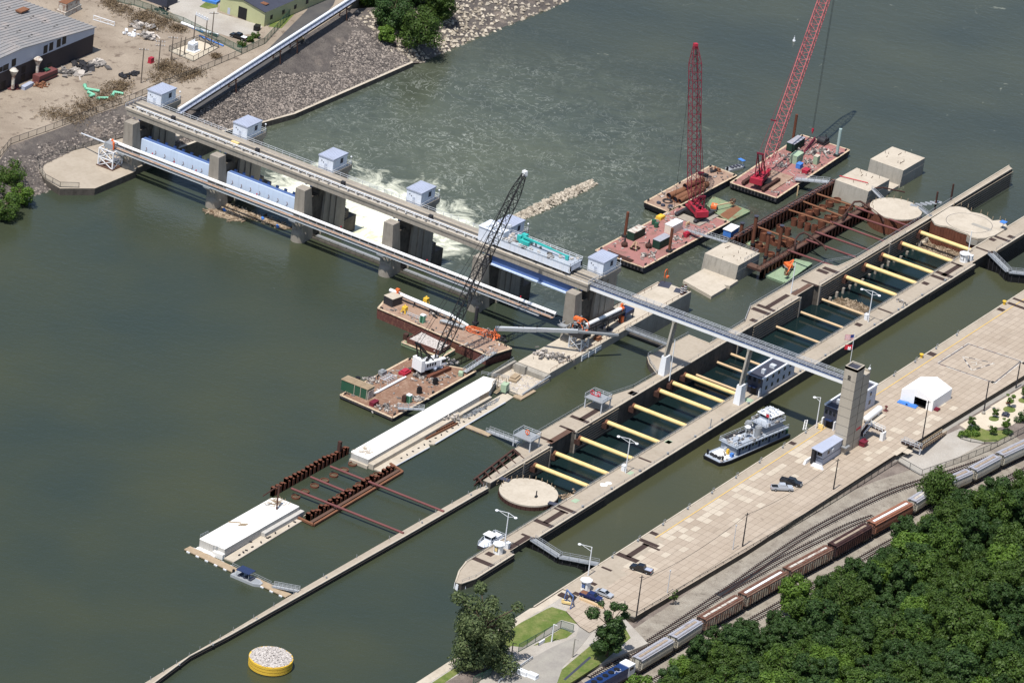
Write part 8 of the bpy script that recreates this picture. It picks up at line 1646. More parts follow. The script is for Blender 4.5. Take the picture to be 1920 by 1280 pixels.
def slope(name,top,bot,mat,nr,seed,rs=(.25,.75),bare=0,rmat='riprap'):
    mb=MB(); n=8; vs=[]; gg=random.Random(seed); tp=[Vector(p) for p in top]; bt=[Vector(p) for p in bot]
    for i in range(len(tp)):
        for j in range(n+1): vs.append(tp[i].lerp(bt[i],j/n))
    mb.add(vs,[(i*(n+1)+j,(i+1)*(n+1)+j,(i+1)*(n+1)+j+1,i*(n+1)+j+1) for i in range(len(tp)-1) for j in range(n)]); struct(name,mb,mat)
    mb=MB(); cum=[0]
    for a,b,c,d in zip(tp,tp[1:],bt,bt[1:]): cum.append(cum[-1]+((b-a).length+(d-c).length)*((a-c).length+(b-d).length)/4)
    for k in range(nr):
        s=gg.uniform(0,cum[-1])
        i=max(j for j in range(len(cum)-1) if cum[j]<=s); u=(s-cum[i])/max(1e-6,cum[i+1]-cum[i]); v=gg.random()**.9
        p=tp[i].lerp(tp[i+1],u).lerp(bt[i].lerp(bt[i+1],u),.03+.97*v)
        if bare and noise3((p.x*.045,p.y*.06,seed))+.5*noise3((p.x*.13,p.y*.17,seed))+bare*(v-.22)<-.03: continue
        mb.rock(p+Vector((0,0,.05)),gg.uniform(*rs),gg)
    tag(mb.build('riprap_rocks',rmat),kind='stuff')
t3=lambda l,z: [Vector((*xy(t,x,y,z),z)) for t,x,y in l]
slope('upstream_riprap_slope',t3((('F',-260,400),('F',-60,325),('A1',0,890),('A1',60,812),('A1',300,728),('A1',480,658),('A1',720,575),('A1',830,530)),zp),
   t3((('F',-300,560),('F',-40,450),('F',60,375)),-2.2)+t3((('F',104,362),),-2.2)+t3((('A1',215,935),('A1',420,835),('A1',690,765),('A1',760,760)),.42),'riprap_bed',4200,5,(.2,.55),.6)
tw=[Vector((24,143.2,.6)),Vector((60,143.0,-1.2)),Vector((79.5,143.4,-4.4)),Vector((94,140.6,-4.6)),Vector((157,139.2,-4.7))]
dtop=t3((('F',318,216),('F',345,210),('F',430,168),('F',545,86),('F',650,18)),zp); dtop[0]=Vector((34,160,zp))
slope('downstream_riprap_slope',dtop,[p+Vector((0,.9,-.1)) for p in tw],'riprap_bed',11000,6,(.2,.5),1.1)
slope('shore_riprap_slope',t3((('F',650,18),('F',760,10),('F',850,-5),('F',960,-60),('F',1150,-150)),zp-1.2),[tw[-1]+Vector((-4,2,0))]+t3((('F',800,118),('F',885,78),('F',1050,12),('F',1200,-70)),ZD-.3),'riprap_bed',1700,7,(.4,1.0),0,'riprap_tan')
T=thing('training_wall','long low concrete training wall along the foot of the left bank below the dam','retaining wall',(100,142,-6)); mb=MB()
for a,b in zip(tw,tw[1:]):
    d=(b-a); n=Vector((d.y,-d.x,0)).normalized()*1.0
    mb.add([(a.x,a.y,-9),(b.x,b.y,-9),(b.x-n.x,b.y-n.y,-9),(a.x-n.x,a.y-n.y,-9),tuple(a),tuple(b),(b.x-n.x,b.y-n.y,b.z),(a.x-n.x,a.y-n.y,a.z)],[(4,5,6,7)],0); mb.add(mb.v[-8:],[(0,1,5,4),(1,2,6,5),(2,3,7,6),(3,0,4,7)],1)
part(T,'wall_body',mb,['concrete_cream','concrete_mid'])
mb=MB(); p=at('C6',750,745,1); mb.bx(30,46,146.5,148.5,-5,1.6); solo('abutment_wall','stub of concrete wall behind the first dam bay on the left bank','wall',mb,'concrete_cream')
# paths, asphalt lane, lawn, substation gravel
z=zp
poly('asphalt_lane',[xy('F',350,206,z),xy('F',445,150,z),xy('F',520,75,z),xy('F',575,20,z),xy('F',600,-30,z),xy('F',640,-30,z),xy('F',625,10,z),xy('F',570,72,z),xy('F',470,148,z),xy('F',372,205,z)],z-.3,z+.03,'asphalt')
poly('building_lawn',[xy('A2',425,150,z),xy('A2',500,160,z),xy('A2',590,60,z),xy('A2',700,-40,z),xy('A2',600,-60,z),xy('A2',500,70,z)],z-.3,z+.034,'lawn')
poly('garden_verge',[xy('E8',730,55,z),xy('E8',790,10,z),xy('E8',880,5,z),xy('E8',875,60,z),xy('E8',800,75,z)],z-.3,z+.03,'lawn')
poly('yard_concrete',[xy('E8',340,-60,z),xy('E8',880,-20,z),xy('E8',870,100,z),xy('E8',1230,205,z),xy('E8',1180,265,z),xy('E8',960,290,z),xy('E8',600,170,z),xy('E8',470,70,z)],z-.3,z+.024,'gravel_pale')
poly('substation_gravel',[xy('E8',490,405,z),xy('E8',720,320,z),xy('E8',880,375,z),xy('E8',680,485,z)],z-.3,z+.028,'sand')
def weeds(pts,num,seed,zz=zp,h=.7):
    g=random.Random(seed); mb=MB()
    for k in range(num):
        c=pts[g.randrange(len(pts))]; x,y=xy('E8',c[0]+g.gauss(0,c[2]),c[1]+g.gauss(0,c[2]*.5),zz)
        for j in range(5):
            a=g.uniform(0,6.28); r=g.uniform(.2,.6); p=Vector((x+r*math.cos(a),y+r*math.sin(a),zz+g.uniform(.05,h))); mb.add([p,p+Vector((g.uniform(-.4,.4),g.uniform(-.4,.4),g.uniform(.1,.4))),p+Vector((g.uniform(-.4,.4),g.uniform(-.4,.4),g.uniform(-.1,.2)))],[(0,1,2)])
    tag(mb.build('dry_weeds','weed_leaf'),kind='stuff')
weeds([(30,30,40),(120,80,45),(250,150,50),(330,130,50),(450,180,50),(350,220,40),(560,230,40)],1500,1); weeds([(480,520,45),(560,560,50),(620,610,45),(440,540,30),(700,580,35),(860,450,15),(420,620,60)],1300,2); weeds([(30,770,60),(-70,800,70),(-180,860,70),(120,680,50),(-250,930,60),(60,700,60),(-420,900,60)],1300,3)
# big brick industrial building
x0,x1,y0,y1=-120.0,70.3,201.3,300.0; hb,he,hr=6.2,8.4,11.6; xr=at('E7',150,735,zp).x
T=thing('industrial_building','big dark brick industrial building with grey ribbed metal roof and white band, upper left','building',(0,230,zp)); mb=MB(); mb.bx(x0,x1,y0,y1,zp,zp+hb); part(T,'brick_wall',mb,'brick_dark')
mb=MB(); mb.add([(x0,y0-.05,zp+hb),(x1,y0-.05,zp+hb),(x1,y0-.05,zp+he),(xr,y0-.05,zp+hr),(x0,y0-.05,zp+hr-4)],[(0,1,2,3,4)]); mb.bx(x1-.02,x1+.05,y0,y1,zp+hb,zp+he); part(T,'clad_band',mb,'wall_bluegrey')
mb=MB(); 
for (xa,za,xb,zb) in ((x0,zp+hr-4,xr,zp+hr),(xr,zp+hr,x1+.3,zp+he)):
    mb.add([(xa,y0-.4,za+.05),(xb,y0-.4,zb+.05),(xb,y1,zb+.05),(xa,y1,za+.05)],[(0,1,2,3)])
y=y0-.3
while y<y1:
    mb.beam((xr,y,zp+hr+.12),(x1+.3,y,zp+he+.12),.5,.2); mb.beam((x0,y,zp+hr-3.95+.07),(xr,y,zp+hr+.12),.5,.2); y+=1.6
mb.bx(xr-.3,xr+.3,y0-.4,y1,zp+hr,zp+hr+.2); R_=part(T,'roof',mb,'roof_metal')
mb=MB()
for c in range(4):
    for j in range(16):
        fx=(.28,.34,.68,.74)[c]; x=xr+(x1-xr)*fx; yy=y0+5+j*4.6+c*.8; zz=zp+hr+(he-hr)*fx+.2; mb.box((x,yy,zz),(.6,.5,.2))
part(R_,'roof_vent',mb,'asphalt'); mb=MB(); p=at('E7',200,80,zp+10.5); mb.box((p.x,p.y,p.z-.4),(4,2.4,.5)); part(R_,'rusted_hatch',mb,'rust_pale')
for k,(x,y,w_,h_,dz) in enumerate(((398,475,1.9,2.6,0),(448,450,1.9,2.6,0),(515,420,1.9,2.6,0),(563,395,1.9,2.6,0),(118,590,2,2.4,0),(48,625,2.6,1.9,0),(5,640,1.6,1.6,0))):
    c=at('E7',x,y,zp+hb); 
    lo=at('E7',x,y,zp+4); hi=at('E7',x,y,zp+11); t=(y0-lo.y)/(hi.y-lo.y); q=lo.lerp(hi,t); mb=MB(); mb.bx(q.x-w_/2,q.x+w_/2,y0-.12,y0-.04,q.z+.1,q.z+.1+h_); part(T,'window',mb,'black_steel')
for k,(x,y,w_,h_) in enumerate(((205,645,1.8,2.2),(200,720,1.9,2.3),(435,620,1.9,2.3),(25,795,2.2,2.8))):
    lo=at('E7',x,y,zp-2); hi=at('E7',x,y,zp+8); t=(y0-lo.y)/(hi.y-lo.y); q=lo.lerp(hi,t); mb=MB(); mb.bx(q.x-w_/2,q.x+w_/2,y0-.06,y0+.02,q.z,q.z+h_); part(T,'window',mb,'black_steel')
for k,(x,y) in enumerate(((332,600),(118,700))):
    lo=at('E7',x,y,zp-1); hi=at('E7',x,y,zp+9); t=(y0-2-lo.y)/(hi.y-lo.y); q=lo.lerp(hi,t); mb=MB(); mb.cyl((q.x,y0-2,zp+.6),(q.x,y0-2,q.z+1.2),.5,8); mb.cyl((q.x,y0-2,q.z+.9),(q.x,y0-2,q.z+2.8),.5,8,1.4); mb.cyl((q.x,y0-2,q.z+2.8),(q.x,y0-2,q.z+3.6),1.4,8,.5); part(T,'dust_collector',mb,'cargo_white')
# green warehouse
a=at('E8',870,95,zp); b=at('E8',1257,205,zp); X0_=(a.x+b.x)/2; X1_=X0_+42; h=5.0
T=thing('warehouse','pale green metal warehouse with dark navy roof and open black doorway','building',(X0_,(a.y+b.y)/2,zp)); ym=(a.y+b.y)/2; mb=MB(); mb.bx(X0_,X1_,b.y,a.y,zp,zp+h); mb.add([(X0_,b.y,zp+h),(X0_,a.y,zp+h),(X0_,ym,zp+h+1.6)],[(1,0,2)]); part(T,'wall',mb,'olive_wall')
mb=MB(); mb.add([(X0_-.3,b.y-.3,zp+h),(X1_,b.y-.3,zp+h),(X1_,ym,zp+h+1.7),(X0_-.3,ym,zp+h+1.7),(X0_-.3,a.y+.3,zp+h),(X1_,a.y+.3,zp+h)],[(0,1,2,3),(3,2,5,4)]); mb.beam((X0_-.3,b.y-.3,zp+h),(X0_-.3,ym,zp+h+1.7),.25); mb.beam((X0_-.3,a.y+.3,zp+h),(X0_-.3,ym,zp+h+1.7),.25); R_=part(T,'roof',mb,'dark_slate'); mb=MB(); p=at('E8',1225,22,zp+h+.8); mb.box((p.x,p.y,p.z+.05),(1.8,4.2,.1),0,0,.0); part(R_,'rusty_skylight',mb,'rust_pale')
yd0=at('E8',1105,160,zp).y; yd1=at('E8',1030,140,zp).y; mb=MB(); mb.bx(X0_-.08,X0_,yd0,yd1,zp,zp+3.9); part(T,'doorway',mb,'black_steel'); q=at('E8',948,118,zp); mb=MB(); mb.bx(X0_-.08,X0_,q.y-.5,q.y+.5,zp,zp+2.1); part(T,'door',mb,'wall_bluegrey')
for k in range(5): mb=MB(); x=X0_+3+k*6.5; mb.bx(x,x+1.3,b.y-.08,b.y,zp+1.6,zp+3.0); part(T,'window',mb,'glass')
# bank conveyor
T=thing('conveyor','long white covered conveyor on steel bents climbing along the left bank','conveyor',(100,158,zp)); a=at('F',334,206,7.2); b=at('F',690,-24,7.6); mb=MB(); mb.cyl(a,b,.45,12); part(T,'belt_cover',mb,'white_paint'); d=(b-a).normalized(); n=Vector((d.y,-d.x,0)); mb=MB(); mb.beam(a+n*1.3+Vector((0,0,-1.1)),b+n*1.3+Vector((0,0,-1.1)),.25,.5); mb.beam(a-n*.4+Vector((0,0,-1.0)),b-n*.4+Vector((0,0,-1.0)),.25,.4); part(T,'truss',mb,'black_steel'); mb=MB(); mb.beam(a+n*.5+Vector((0,0,-1.0)),b+n*.5+Vector((0,0,-1.0)),1.5,.1); mb.rail([a+n*1.4+Vector((0,0,-.9)),b+n*1.4+Vector((0,0,-.9))],1.0,3,.04); part(T,'walkway',mb,'roof_bluegrey')
for t in (.02,.27,.5,.59,.86):
    q=a.lerp(b,t); mb=MB()
    for s in (-.6,1.4): mb.beam(q+n*s*1.0+Vector((0,0,-1.2)),Vector((q.x+n.x*s*1.4,q.y+n.y*s*1.4,zp-1)),.3)
    mb.beam(q+n*-.9+Vector((0,0,-1.3)),q+n*1.9+Vector((0,0,-1.3)),.3); mb.beam(Vector((q.x-n.x,q.y-n.y,zp+.3)),q+n*1.5+Vector((0,0,-1.6)),.15); part(T,'bent',mb,'rust_dark')
# substation and poles
for k,(x,y,yt,ar,l) in enumerate(((270,655,362,1,'wooden power pole nearest the river in the yard'),(405,557,300,2,'wooden power pole with crowded cross arms, second from the yard track'),(507,482,272,1,'dark wooden pole at the near corner of the substation'),(575,447,285,0,'dark pole inside the substation, left of a close pair'),(611,432,282,0,'dark pole inside the substation, right of a close pair'),(685,310,98,0,'tall grey pole carrying the high bus frame, left'),(770,397,140,0,'tall grey pole carrying the high bus frame, right'),(822,350,72,1,'tall wooden pole at the back of the substation'))):
    p=at('E8',x,y,zp); hgt=(y-yt)/4.2/6.07; T=thing('power_pole',l,'power pole',tuple(p),'power poles of the yard'); mb=MB(); mb.cyl(p,p+Vector((0,0,hgt)),.2,8,.14); part(T,'pole',mb,'wood_pole')
    for j in range(ar): mb=MB(); zz=hgt-.6-j*1.3; mb.beam(p+Vector((-.9,1.1,zz)),p+Vector((.9,-1.1,zz)),.16); A=part(T,'cross_arm',mb,'wood_pole'); mb=MB(); [mb.cyl(p+Vector((-.8*s,1.0*s,zz)),p+Vector((-.8*s,1.0*s,zz+.35)),.1,6) for s in (-1,-.4,.4,1)]; part(A,'insulator',mb,'white_paint')
T=thing('bus_frame','raised steel bus frame with white insulators spanning the two tall grey poles','bus frame',tuple(at('E8',740,110,12))); a=at('E8',685,310,zp); b=at('E8',770,397,zp); h1=(310-100)/4.2/6.07; a=a+Vector((0,0,h1)); b=b+Vector((0,0,(397-142)/4.2/6.07)); mb=MB(); mb.beam(a,b,.3); mb.beam(a+Vector((1,0,0)),b+Vector((1,0,0)),.2); part(T,'beam',mb,'pole_grey'); mb=MB(); [mb.cyl(a.lerp(b,t),a.lerp(b,t)+Vector((0,0,.9)),.18,6) for t in (.05,.3,.55,.8,1)]; part(T,'insulator',mb,'white_paint')
p=at('E8',683,400,zp); T=thing('transformer','white transformer with bushings on the fenced substation gravel','transformer',tuple(p)); mb=MB(); mb.box(p+Vector((0,.4,1.5)),(2.4,2.2,2.4)); mb.box(p+Vector((0,0,.15)),(3.2,3.4,.3)); part(T,'tank',mb,'white_paint'); mb=MB(); [mb.box(p+Vector((-1.35,y,1.4)),(.3,.25,1.8)) for y in (-.5,-.1,.3,.7,1.1)]; [mb.box(p+Vector((x,-.85,1.4)),(.25,.3,1.8)) for x in (-.8,-.4,0,.4,.8)]; part(T,'radiator',mb,'pole_grey'); mb=MB(); [mb.cyl(p+Vector((x,.4,2.7)),p+Vector((x,.4,3.6)),.16,8) for x in (-.8,0,.8)]; part(T,'bushing',mb,'white_bright')
f3=lambda l: [at('E8',x,y,zp) for x,y in l]
fence('low fence around the substation gravel',f3(((490,405),(680,487),(880,378),(730,318),(490,405))),1.8,3); fence('long chain link fence along the river side of the left bank yard',[at('F',-30,308,zp),at('A1',0,878,zp),at('A1',60,806,zp),at('A1',300,722,zp),at('A1',490,650,zp),at('A1',720,568,zp),at('A1',900,488,zp)]+f3(((690,590),(1060,432))),2.0,3.2); fence('green chain link fence climbing from the yard gate to the lane',f3(((1060,432),(1240,350),(1344,235),(1500,60))),2.2,3,'chainlink_green','green'); fence('green screened fence between weeds and the warehouse yard',f3(((60,15),(215,45),(350,90),(480,150),(600,190),(800,290),(1060,420))),2.2,3.2,'chainlink_green','green'); fence('thin fence around the concrete pad of the left bank',[at('A1',690,770,.4),at('A1',420,838,.4),at('A1',208,905,.4),at('A1',218,945,.4),at('A1',252,1000,.4),at('A1',335,1045,.4),at('A1',440,1048,.4)],1.6,3)
pickup('black pickup truck with white load parked by the substation fence, left bank',at('E8',1040,305,zp),head('E8',(1120,315),(970,265)),'paint_black','white_paint')
p=at('E8',1182,238,zp); bin_('small black skip bin beside the warehouse lawn',p,(2.4,1.6,1.5),.3,'black_steel','skip_bin','skip','black_steel')
# loose things in the yard
for k,(pts,m2,r,l) in enumerate(((((590,182),(720,230),(880,280)),'white_paint',.5,'long white pipe lying behind the substation'),(((620,200),(760,255)),'blue_cloth',.25,'thin blue pipe beside the long white pipe'),(((735,285),(920,362)),'blue_cloth',.25,'thin blue pipe by the green fence'),(((730,225),(870,285)),'black_steel',.45,'black pipe rack beside the long white pipe'))):
    mb=MB(); mb.tube([at('E8',x,y,zp+r) for x,y in pts],r,10); a=at('E8',*pts[0],zp); mb.box(a+Vector((0,0,.1)),(.5,.5,.2)); solo('long_pipe',l,'pipe',mb,m2)
for k,(pts,l) in enumerate(((((750,755),(760,785),(820,795),(880,805)),'mint pipe elbow in the weeds, upper left of four'),(((780,815),(835,840),(790,852)),'small mint pipe bend in the weeds, lowest left of four'),(((865,875),(880,868),(943,868),(960,870)),'mint pipe with flange in the weeds, middle of four'),(((993,850),(1010,815),(1090,830)),'mint pipe elbow in the weeds, rightmost of four'))):
    mb=MB(); pp=[at('E7',x,y,zp+.5) for x,y in pts]; mb.tube(pp,.45,10); mb.cyl(pp[0],pp[0]+(pp[1]-pp[0]).normalized()*.3,.62,12); solo('mint_pipe',l,'pipe',mb,'mint','mint green pipes in the weeds')
p=at('E7',410,710,zp); T=thing('waste_hopper','long maroon waste hopper in front of the brick building','container',tuple(p)); mb=MB(); mb.box(p+Vector((0,.6,1.5)),(9,2.6,2.2)); mb.box(p+Vector((0,.6,.3)),(9.4,2.2,.4)); part(T,'body',mb,'strut_red'); mb=MB(); mb.box(p+Vector((0,-.75,1.2)),(9.2,.1,.4)); part(T,'black_stripe',mb,'black_steel'); mb=MB(); mb.box(p+Vector((1,1,2.8)),(2.0,1.6,.5)); part(T,'green_hatch',mb,'green')
for k,(t,x,y,d,m2,l) in enumerate((('E7',605,110,(9.5,3.4,1.6),'cargo_white','lower white rusty container of the stack behind the brick building'),('E7',240,775,(5,1.4,1.0),'roof_bluegrey','pale blue grey scrap box in front of the brick building'))):
    c=at(t,x,y,zp); bin_(l,c,d,.1,m2,'container','container',m2)
    if k==0: bin_('upper white rusty container of the stack, with a dark doorway',Vector((c.x,c.y,zp+1.8)),(8,2.8,2.4),.1,'cargo_white','container','container','rust_pale')
p=at('E8',348,495,zp); mb=MB(); mb.box(p+Vector((0,0,1)),(1.6,1.2,1.5)); mb.box(p+Vector((0,0,.15)),(1.8,1.4,.3)); solo('maroon_cabinet','maroon cabinet standing alone in the yard','cabinet',mb,'crane_red')
for k,(t,x,y,n_,sp,m2,l) in enumerate((('E7',640,650,30,1.8,'clutter','scrap timber and sheet lying in front of the brick wall, middle'),('E7',740,600,40,2.0,'dark_steel','dark scrap steel strewn along the yard track'),('E7',860,570,36,1.6,'clutter','pale sheet metal scrap at the end of the scrap row'),('E8',270,210,40,2.0,'clutter','broken steel frames in the weeds'),('E8',330,290,30,1.6,'clutter','long pale scrap beams in the weeds'),('E8',200,275,20,1.0,'white_paint','white scrap sheets by the weeds'),('E8',130,605,26,.9,'dark_steel','dark pallet stack left of the nearest power pole'),('E8',225,590,26,.9,'dark_steel','dark pallet stack beside the nearest power pole'),('E8',440,80,20,1.2,'black_steel','black screened bay in the warehouse yard'),('E7',360,765,30,.9,'rust_pale','rust coloured scrap in front of the maroon hopper'),('E7',120,785,26,.8,'strut_red','red and white scrap at the foot of the wall'))): heap(l,at(t,x,y,zp),n_,sp,m2,140+k,'scrap_heap','scrap',(.3,3.2) if k<5 else (.3,1.4))
p=at('E7',900,215,zp); mb=MB(); a=at('E7',825,180,zp); b=at('E7',1010,235,zp); mb.beam(a+Vector((0,0,.2)),b+Vector((0,0,.2)),.2); mb.beam(a+Vector((0,0,1.6)),b+Vector((0,0,1.4)),.2); 
for t in (0,.35,.7,1): q=a.lerp(b,t); mb.beam(q,q+Vector((0,0,1.6)),.15); q2=a.lerp(b,min(1,t+.35)); mb.beam(q+Vector((0,0,.2)),q2+Vector((0,0,1.5)),.12)
solo('white_truss','white lattice truss lying in the yard behind the brick building','truss',mb,'white_paint')
p=at('A2',590,238,zp-.5); T=thing('bulldozer','small tan bulldozer at the top of the riprap under the conveyor','bulldozer',tuple(p)); mb=MB(); mb.box(p+Vector((0,0,1.3)),(3,1.5,.9)); mb.box(p+Vector((-.5,0,2.1)),(1.2,1.3,.9)); part(T,'body',mb,'strut_tan')
for s in (-.9,.9): mb=MB(); mb.box(p+Vector((0,s,.5)),(3.2,.5,.9)); part(T,'track',mb,'dark_steel')
mb=MB(); mb.box(p+Vector((1.9,0,.7)),(.2,2.6,1.0)); part(T,'blade',mb,'strut_tan')
p=at('E8',825,12,zp); mb=MB(); mb.box((p.x,p.y,zp+.4),(3.5,5,.8),.2); mb.box((p.x+.4,p.y,zp+.9),(2,3,.4),.1); solo('tarpaulin','bright blue tarpaulin over a heap left of the warehouse','tarpaulin',mb,'blue_cloth')
p=at('E8',425,45,zp); mb=MB(); mb.box((p.x,p.y+3,zp+1.6),(.4,11,3.2)); mb.box((p.x+3,p.y-2,zp+1.6),(6,.4,3.2)); solo('screen_wall','dark screen wall of the storage bay in the warehouse yard','wall',mb,'dark_slate')
# ---------------------------------------------------------------- freight train on the middle track
zr=-.9
def bogies(T,L):
    for s in (-1,1):
        x=s*(L/2-2.2); mb=MB(); 
        for y in (-.95,.95): mb.box((x,y,.62),(2.6,.22,.45))
        mb.box((x,0,.8),(.5,2,.35)); B_=part(T,'bogie',mb,'black_steel')
        for dx in (-.9,.9):
            mb=MB(); mb.cyl((x+dx,-.85,.46),(x+dx,-.62,.46),.46,12); mb.cyl((x+dx,.62,.46),(x+dx,.85,.46),.46,12); mb.cyl((x+dx,-.7,.46),(x+dx,.7,.46),.09,6); part(B_,'wheelset',mb,'dark_steel')
def hopper(label,c,az,L,body,roof,hatch,ribbed=False,rnd_side=True):
    T=thing('hopper_car',label,'hopper wagon',(0,0,0),'covered hopper wagons of the freight train'); h=4.55; n=8; w=1.55; mb=MB(); sec=[(-w*.75,1.1),(-w,1.7),(-w*1.02,2.6),(-w*.97,3.5),(-w*.7,4.15),(w*.7,4.15),(w*.97,3.5),(w*1.02,2.6),(w,1.7),(w*.75,1.1)]
    if ribbed: sec=[(-w*.8,1.1),(-w,1.4),(-w,3.7),(-w*.8,4.1),(w*.8,4.1),(w,3.7),(w,1.4),(w*.8,1.1)]
    xs=[-L/2+.9,L/2-.9]; vs=[(x,y,z) for x in xs for y,z in sec]; k=len(sec); mb.add(vs,[(i,(i+1)%k,k+(i+1)%k,k+i) for i in range(k)]+[tuple(range(k-1,-1,-1)),tuple(range(k,2*k))],0,False); part(T,'body',mb,body)
    if ribbed:
        mb=MB(); m_=int(L/1.1)
        for i in range(m_): x=-L/2+1.1+i*(L-2.2)/(m_-1); mb.bx(x-.07,x+.07,-w-.13,-w,1.4,3.7); mb.bx(x-.07,x+.07,w,w+.13,1.4,3.7)
        part(T,'side_rib',mb,body)
    mb=MB(); mb.bx(-L/2+.7,L/2-.7,-1.15,1.15,4.14,4.26); mb.bx(-L/2+.6,L/2-.6,-w*1.0,-w*.82,3.95,4.1); mb.bx(-L/2+.6,L/2-.6,w*.82,w,3.95,4.1); R_=part(T,'roof',mb,roof); mb=MB()
    for i in range(5): x=-L/2+1.6+i*(L-3.2)/5; mb.bx(x,x+(L-3.2)/5-.15,-.34,.34,4.26,4.4)
    part(R_,'hatch',mb,hatch); mb=MB()
    for y in (-.85,.85): mb.bx(-L/2+.5,L/2-.5,y-.16,y+.16,4.3,4.36)
    part(R_,'roof_walk',mb,roof)
    for i in range(3): mb=MB(); x=-L/4*1.3+i*L/4*1.3; mb.add([(x-1.9,-1.2,1.6),(x+1.9,-1.2,1.6),(x+1.9,1.2,1.6),(x-1.9,1.2,1.6),(x-.5,-.5,.55),(x+.5,-.5,.55),(x+.5,.5,.55),(x-.5,.5,.55)],[(0,1,5,4),(1,2,6,5),(2,3,7,6),(3,0,4,7),(7,6,5,4)]); part(T,'discharge_chute',mb,body)
    mb=MB(); mb.bx(-L/2,L/2,-.35,.35,1.0,1.25)
    for s in (-1,1):
        x=s*(L/2-.25); mb.bx(x-.12,x+.12,-1.4,1.4,1.0,1.3)
        for y in (-1.35,-.8,.8,1.35): mb.beam((x,y,1.1),(x-s*.5,y*.9,4.1),.09)
        for j in range(6): mb.beam((x-s*.06*j,-1.35,1.4+j*.45),(x-s*.06*j,-.8,1.4+j*.45),.06)
        mb.bx(x,x+s*.55,-.15,.15,.95,1.2)
    part(T,'end_frame',mb,'dark_steel'); bogies(T,L); return place(T,(c.x,c.y,zr-.02),az)
cp=[Vector((p.x,p.y,0)) for p in trkB]
spec=[(1,'ENG'),(2,('pale cream covered hopper wagon coupled behind the blue locomotive','car_cream','car_roof','hatch_tan',False)),(3,('pale cream covered hopper wagon with grey roof, second behind the locomotive','car_cream','car_roof','hatch_tan',False)),(4,('cream ribbed hopper wagon half hidden by trees, with bright white hatches','car_ribbed','car_rust','cargo_white',True)),(5,('rust streaked ribbed hopper wagon with one long white hatch','car_ribbed','car_rust','white_bright',True)),(6,('cream ribbed hopper wagon with rusty roof and white hatch strip','car_ribbed','car_rust','cargo_white',True)),(7,('dark maroon ribbed hopper wagon with grey hatches','car_maroon','car_maroon','hatch_tan',True)),(8,('faded orange smooth sided hopper wagon with white hatches','car_orange','car_orange','white_bright',False)),(9,('pale grey hopper wagon mostly hidden by the tallest tree','car_cream','car_roof','cargo_white',False)),(10,('cream hopper wagon right of the tallest trackside tree','car_cream','car_roof','hatch_tan',False)),(11,('cream hopper wagon with tan hatches beside the fenced gravel lot','car_cream','car_roof','hatch_tan',False)),(12,('cream hopper wagon leaving the picture at the right edge','car_cream','car_roof','hatch_tan',False))]
for i,s in spec:
    a=cp[i]; b=cp[i+1]; d=b-a; L=d.length-.3; c=(a+b)/2; az=math.atan2(d.y,d.x)
    if s!='ENG': hopper(s[0],c,az,L,s[1],s[2],s[3],s[4])
    else:
        T=thing('locomotive','dark blue locomotive with white nose at the bottom edge, leading the hopper wagons','locomotive',(0,0,0)); L=19; mb=MB(); mb.bx(-L/2,L/2-.6,-1.5,1.5,1.1,1.6); part(T,'frame',mb,'black_steel'); mb=MB(); mb.bx(-L/2+.5,L/2-4.2,-1.45,1.45,1.6,4.3); part(T,'hood',mb,'car_blue'); mb=MB(); mb.bx(L/2-4.2,L/2-1.6,-1.5,1.5,1.6,4.5); C=part(T,'cab',mb,'white_paint'); mb=MB(); mb.bx(L/2-3.8,L/2-2.2,-1.53,1.53,3.2,4.0); mb.bx(L/2-1.62,L/2-1.57,-1.2,1.2,3.3,4.1); part(C,'window',mb,'glass'); mb=MB(); mb.bx(L/2-1.6,L/2-.6,-1.0,1.0,1.6,3.0); part(T,'nose',mb,'white_paint'); mb=MB(); 
        for k in range(5): mb.cyl((-L/2+2.5+k*2.3,0,4.3),(-L/2+2.5+k*2.3,0,4.5),.75,12)
        part(T,'roof_fan',mb,'black_steel'); mb=MB(); pts=[(2.2+.8*math.cos(t),-.7+.5*math.sin(t),4.33) for t in [k*math.pi/5 for k in range(9)]]; mb.tube(pts,.09,4); mb.beam((.2,-.9,4.33),(1.2,-.3,4.33),.12); part(T,'roof_marking',mb,'pole_grey'); bogies(T,L); e=cp[2]-(cp[2]-cp[1]).normalized()*(L/2+.4); place(T,(e.x,e.y,zr-.02),math.atan2((cp[2]-cp[1]).y,(cp[2]-cp[1]).x))
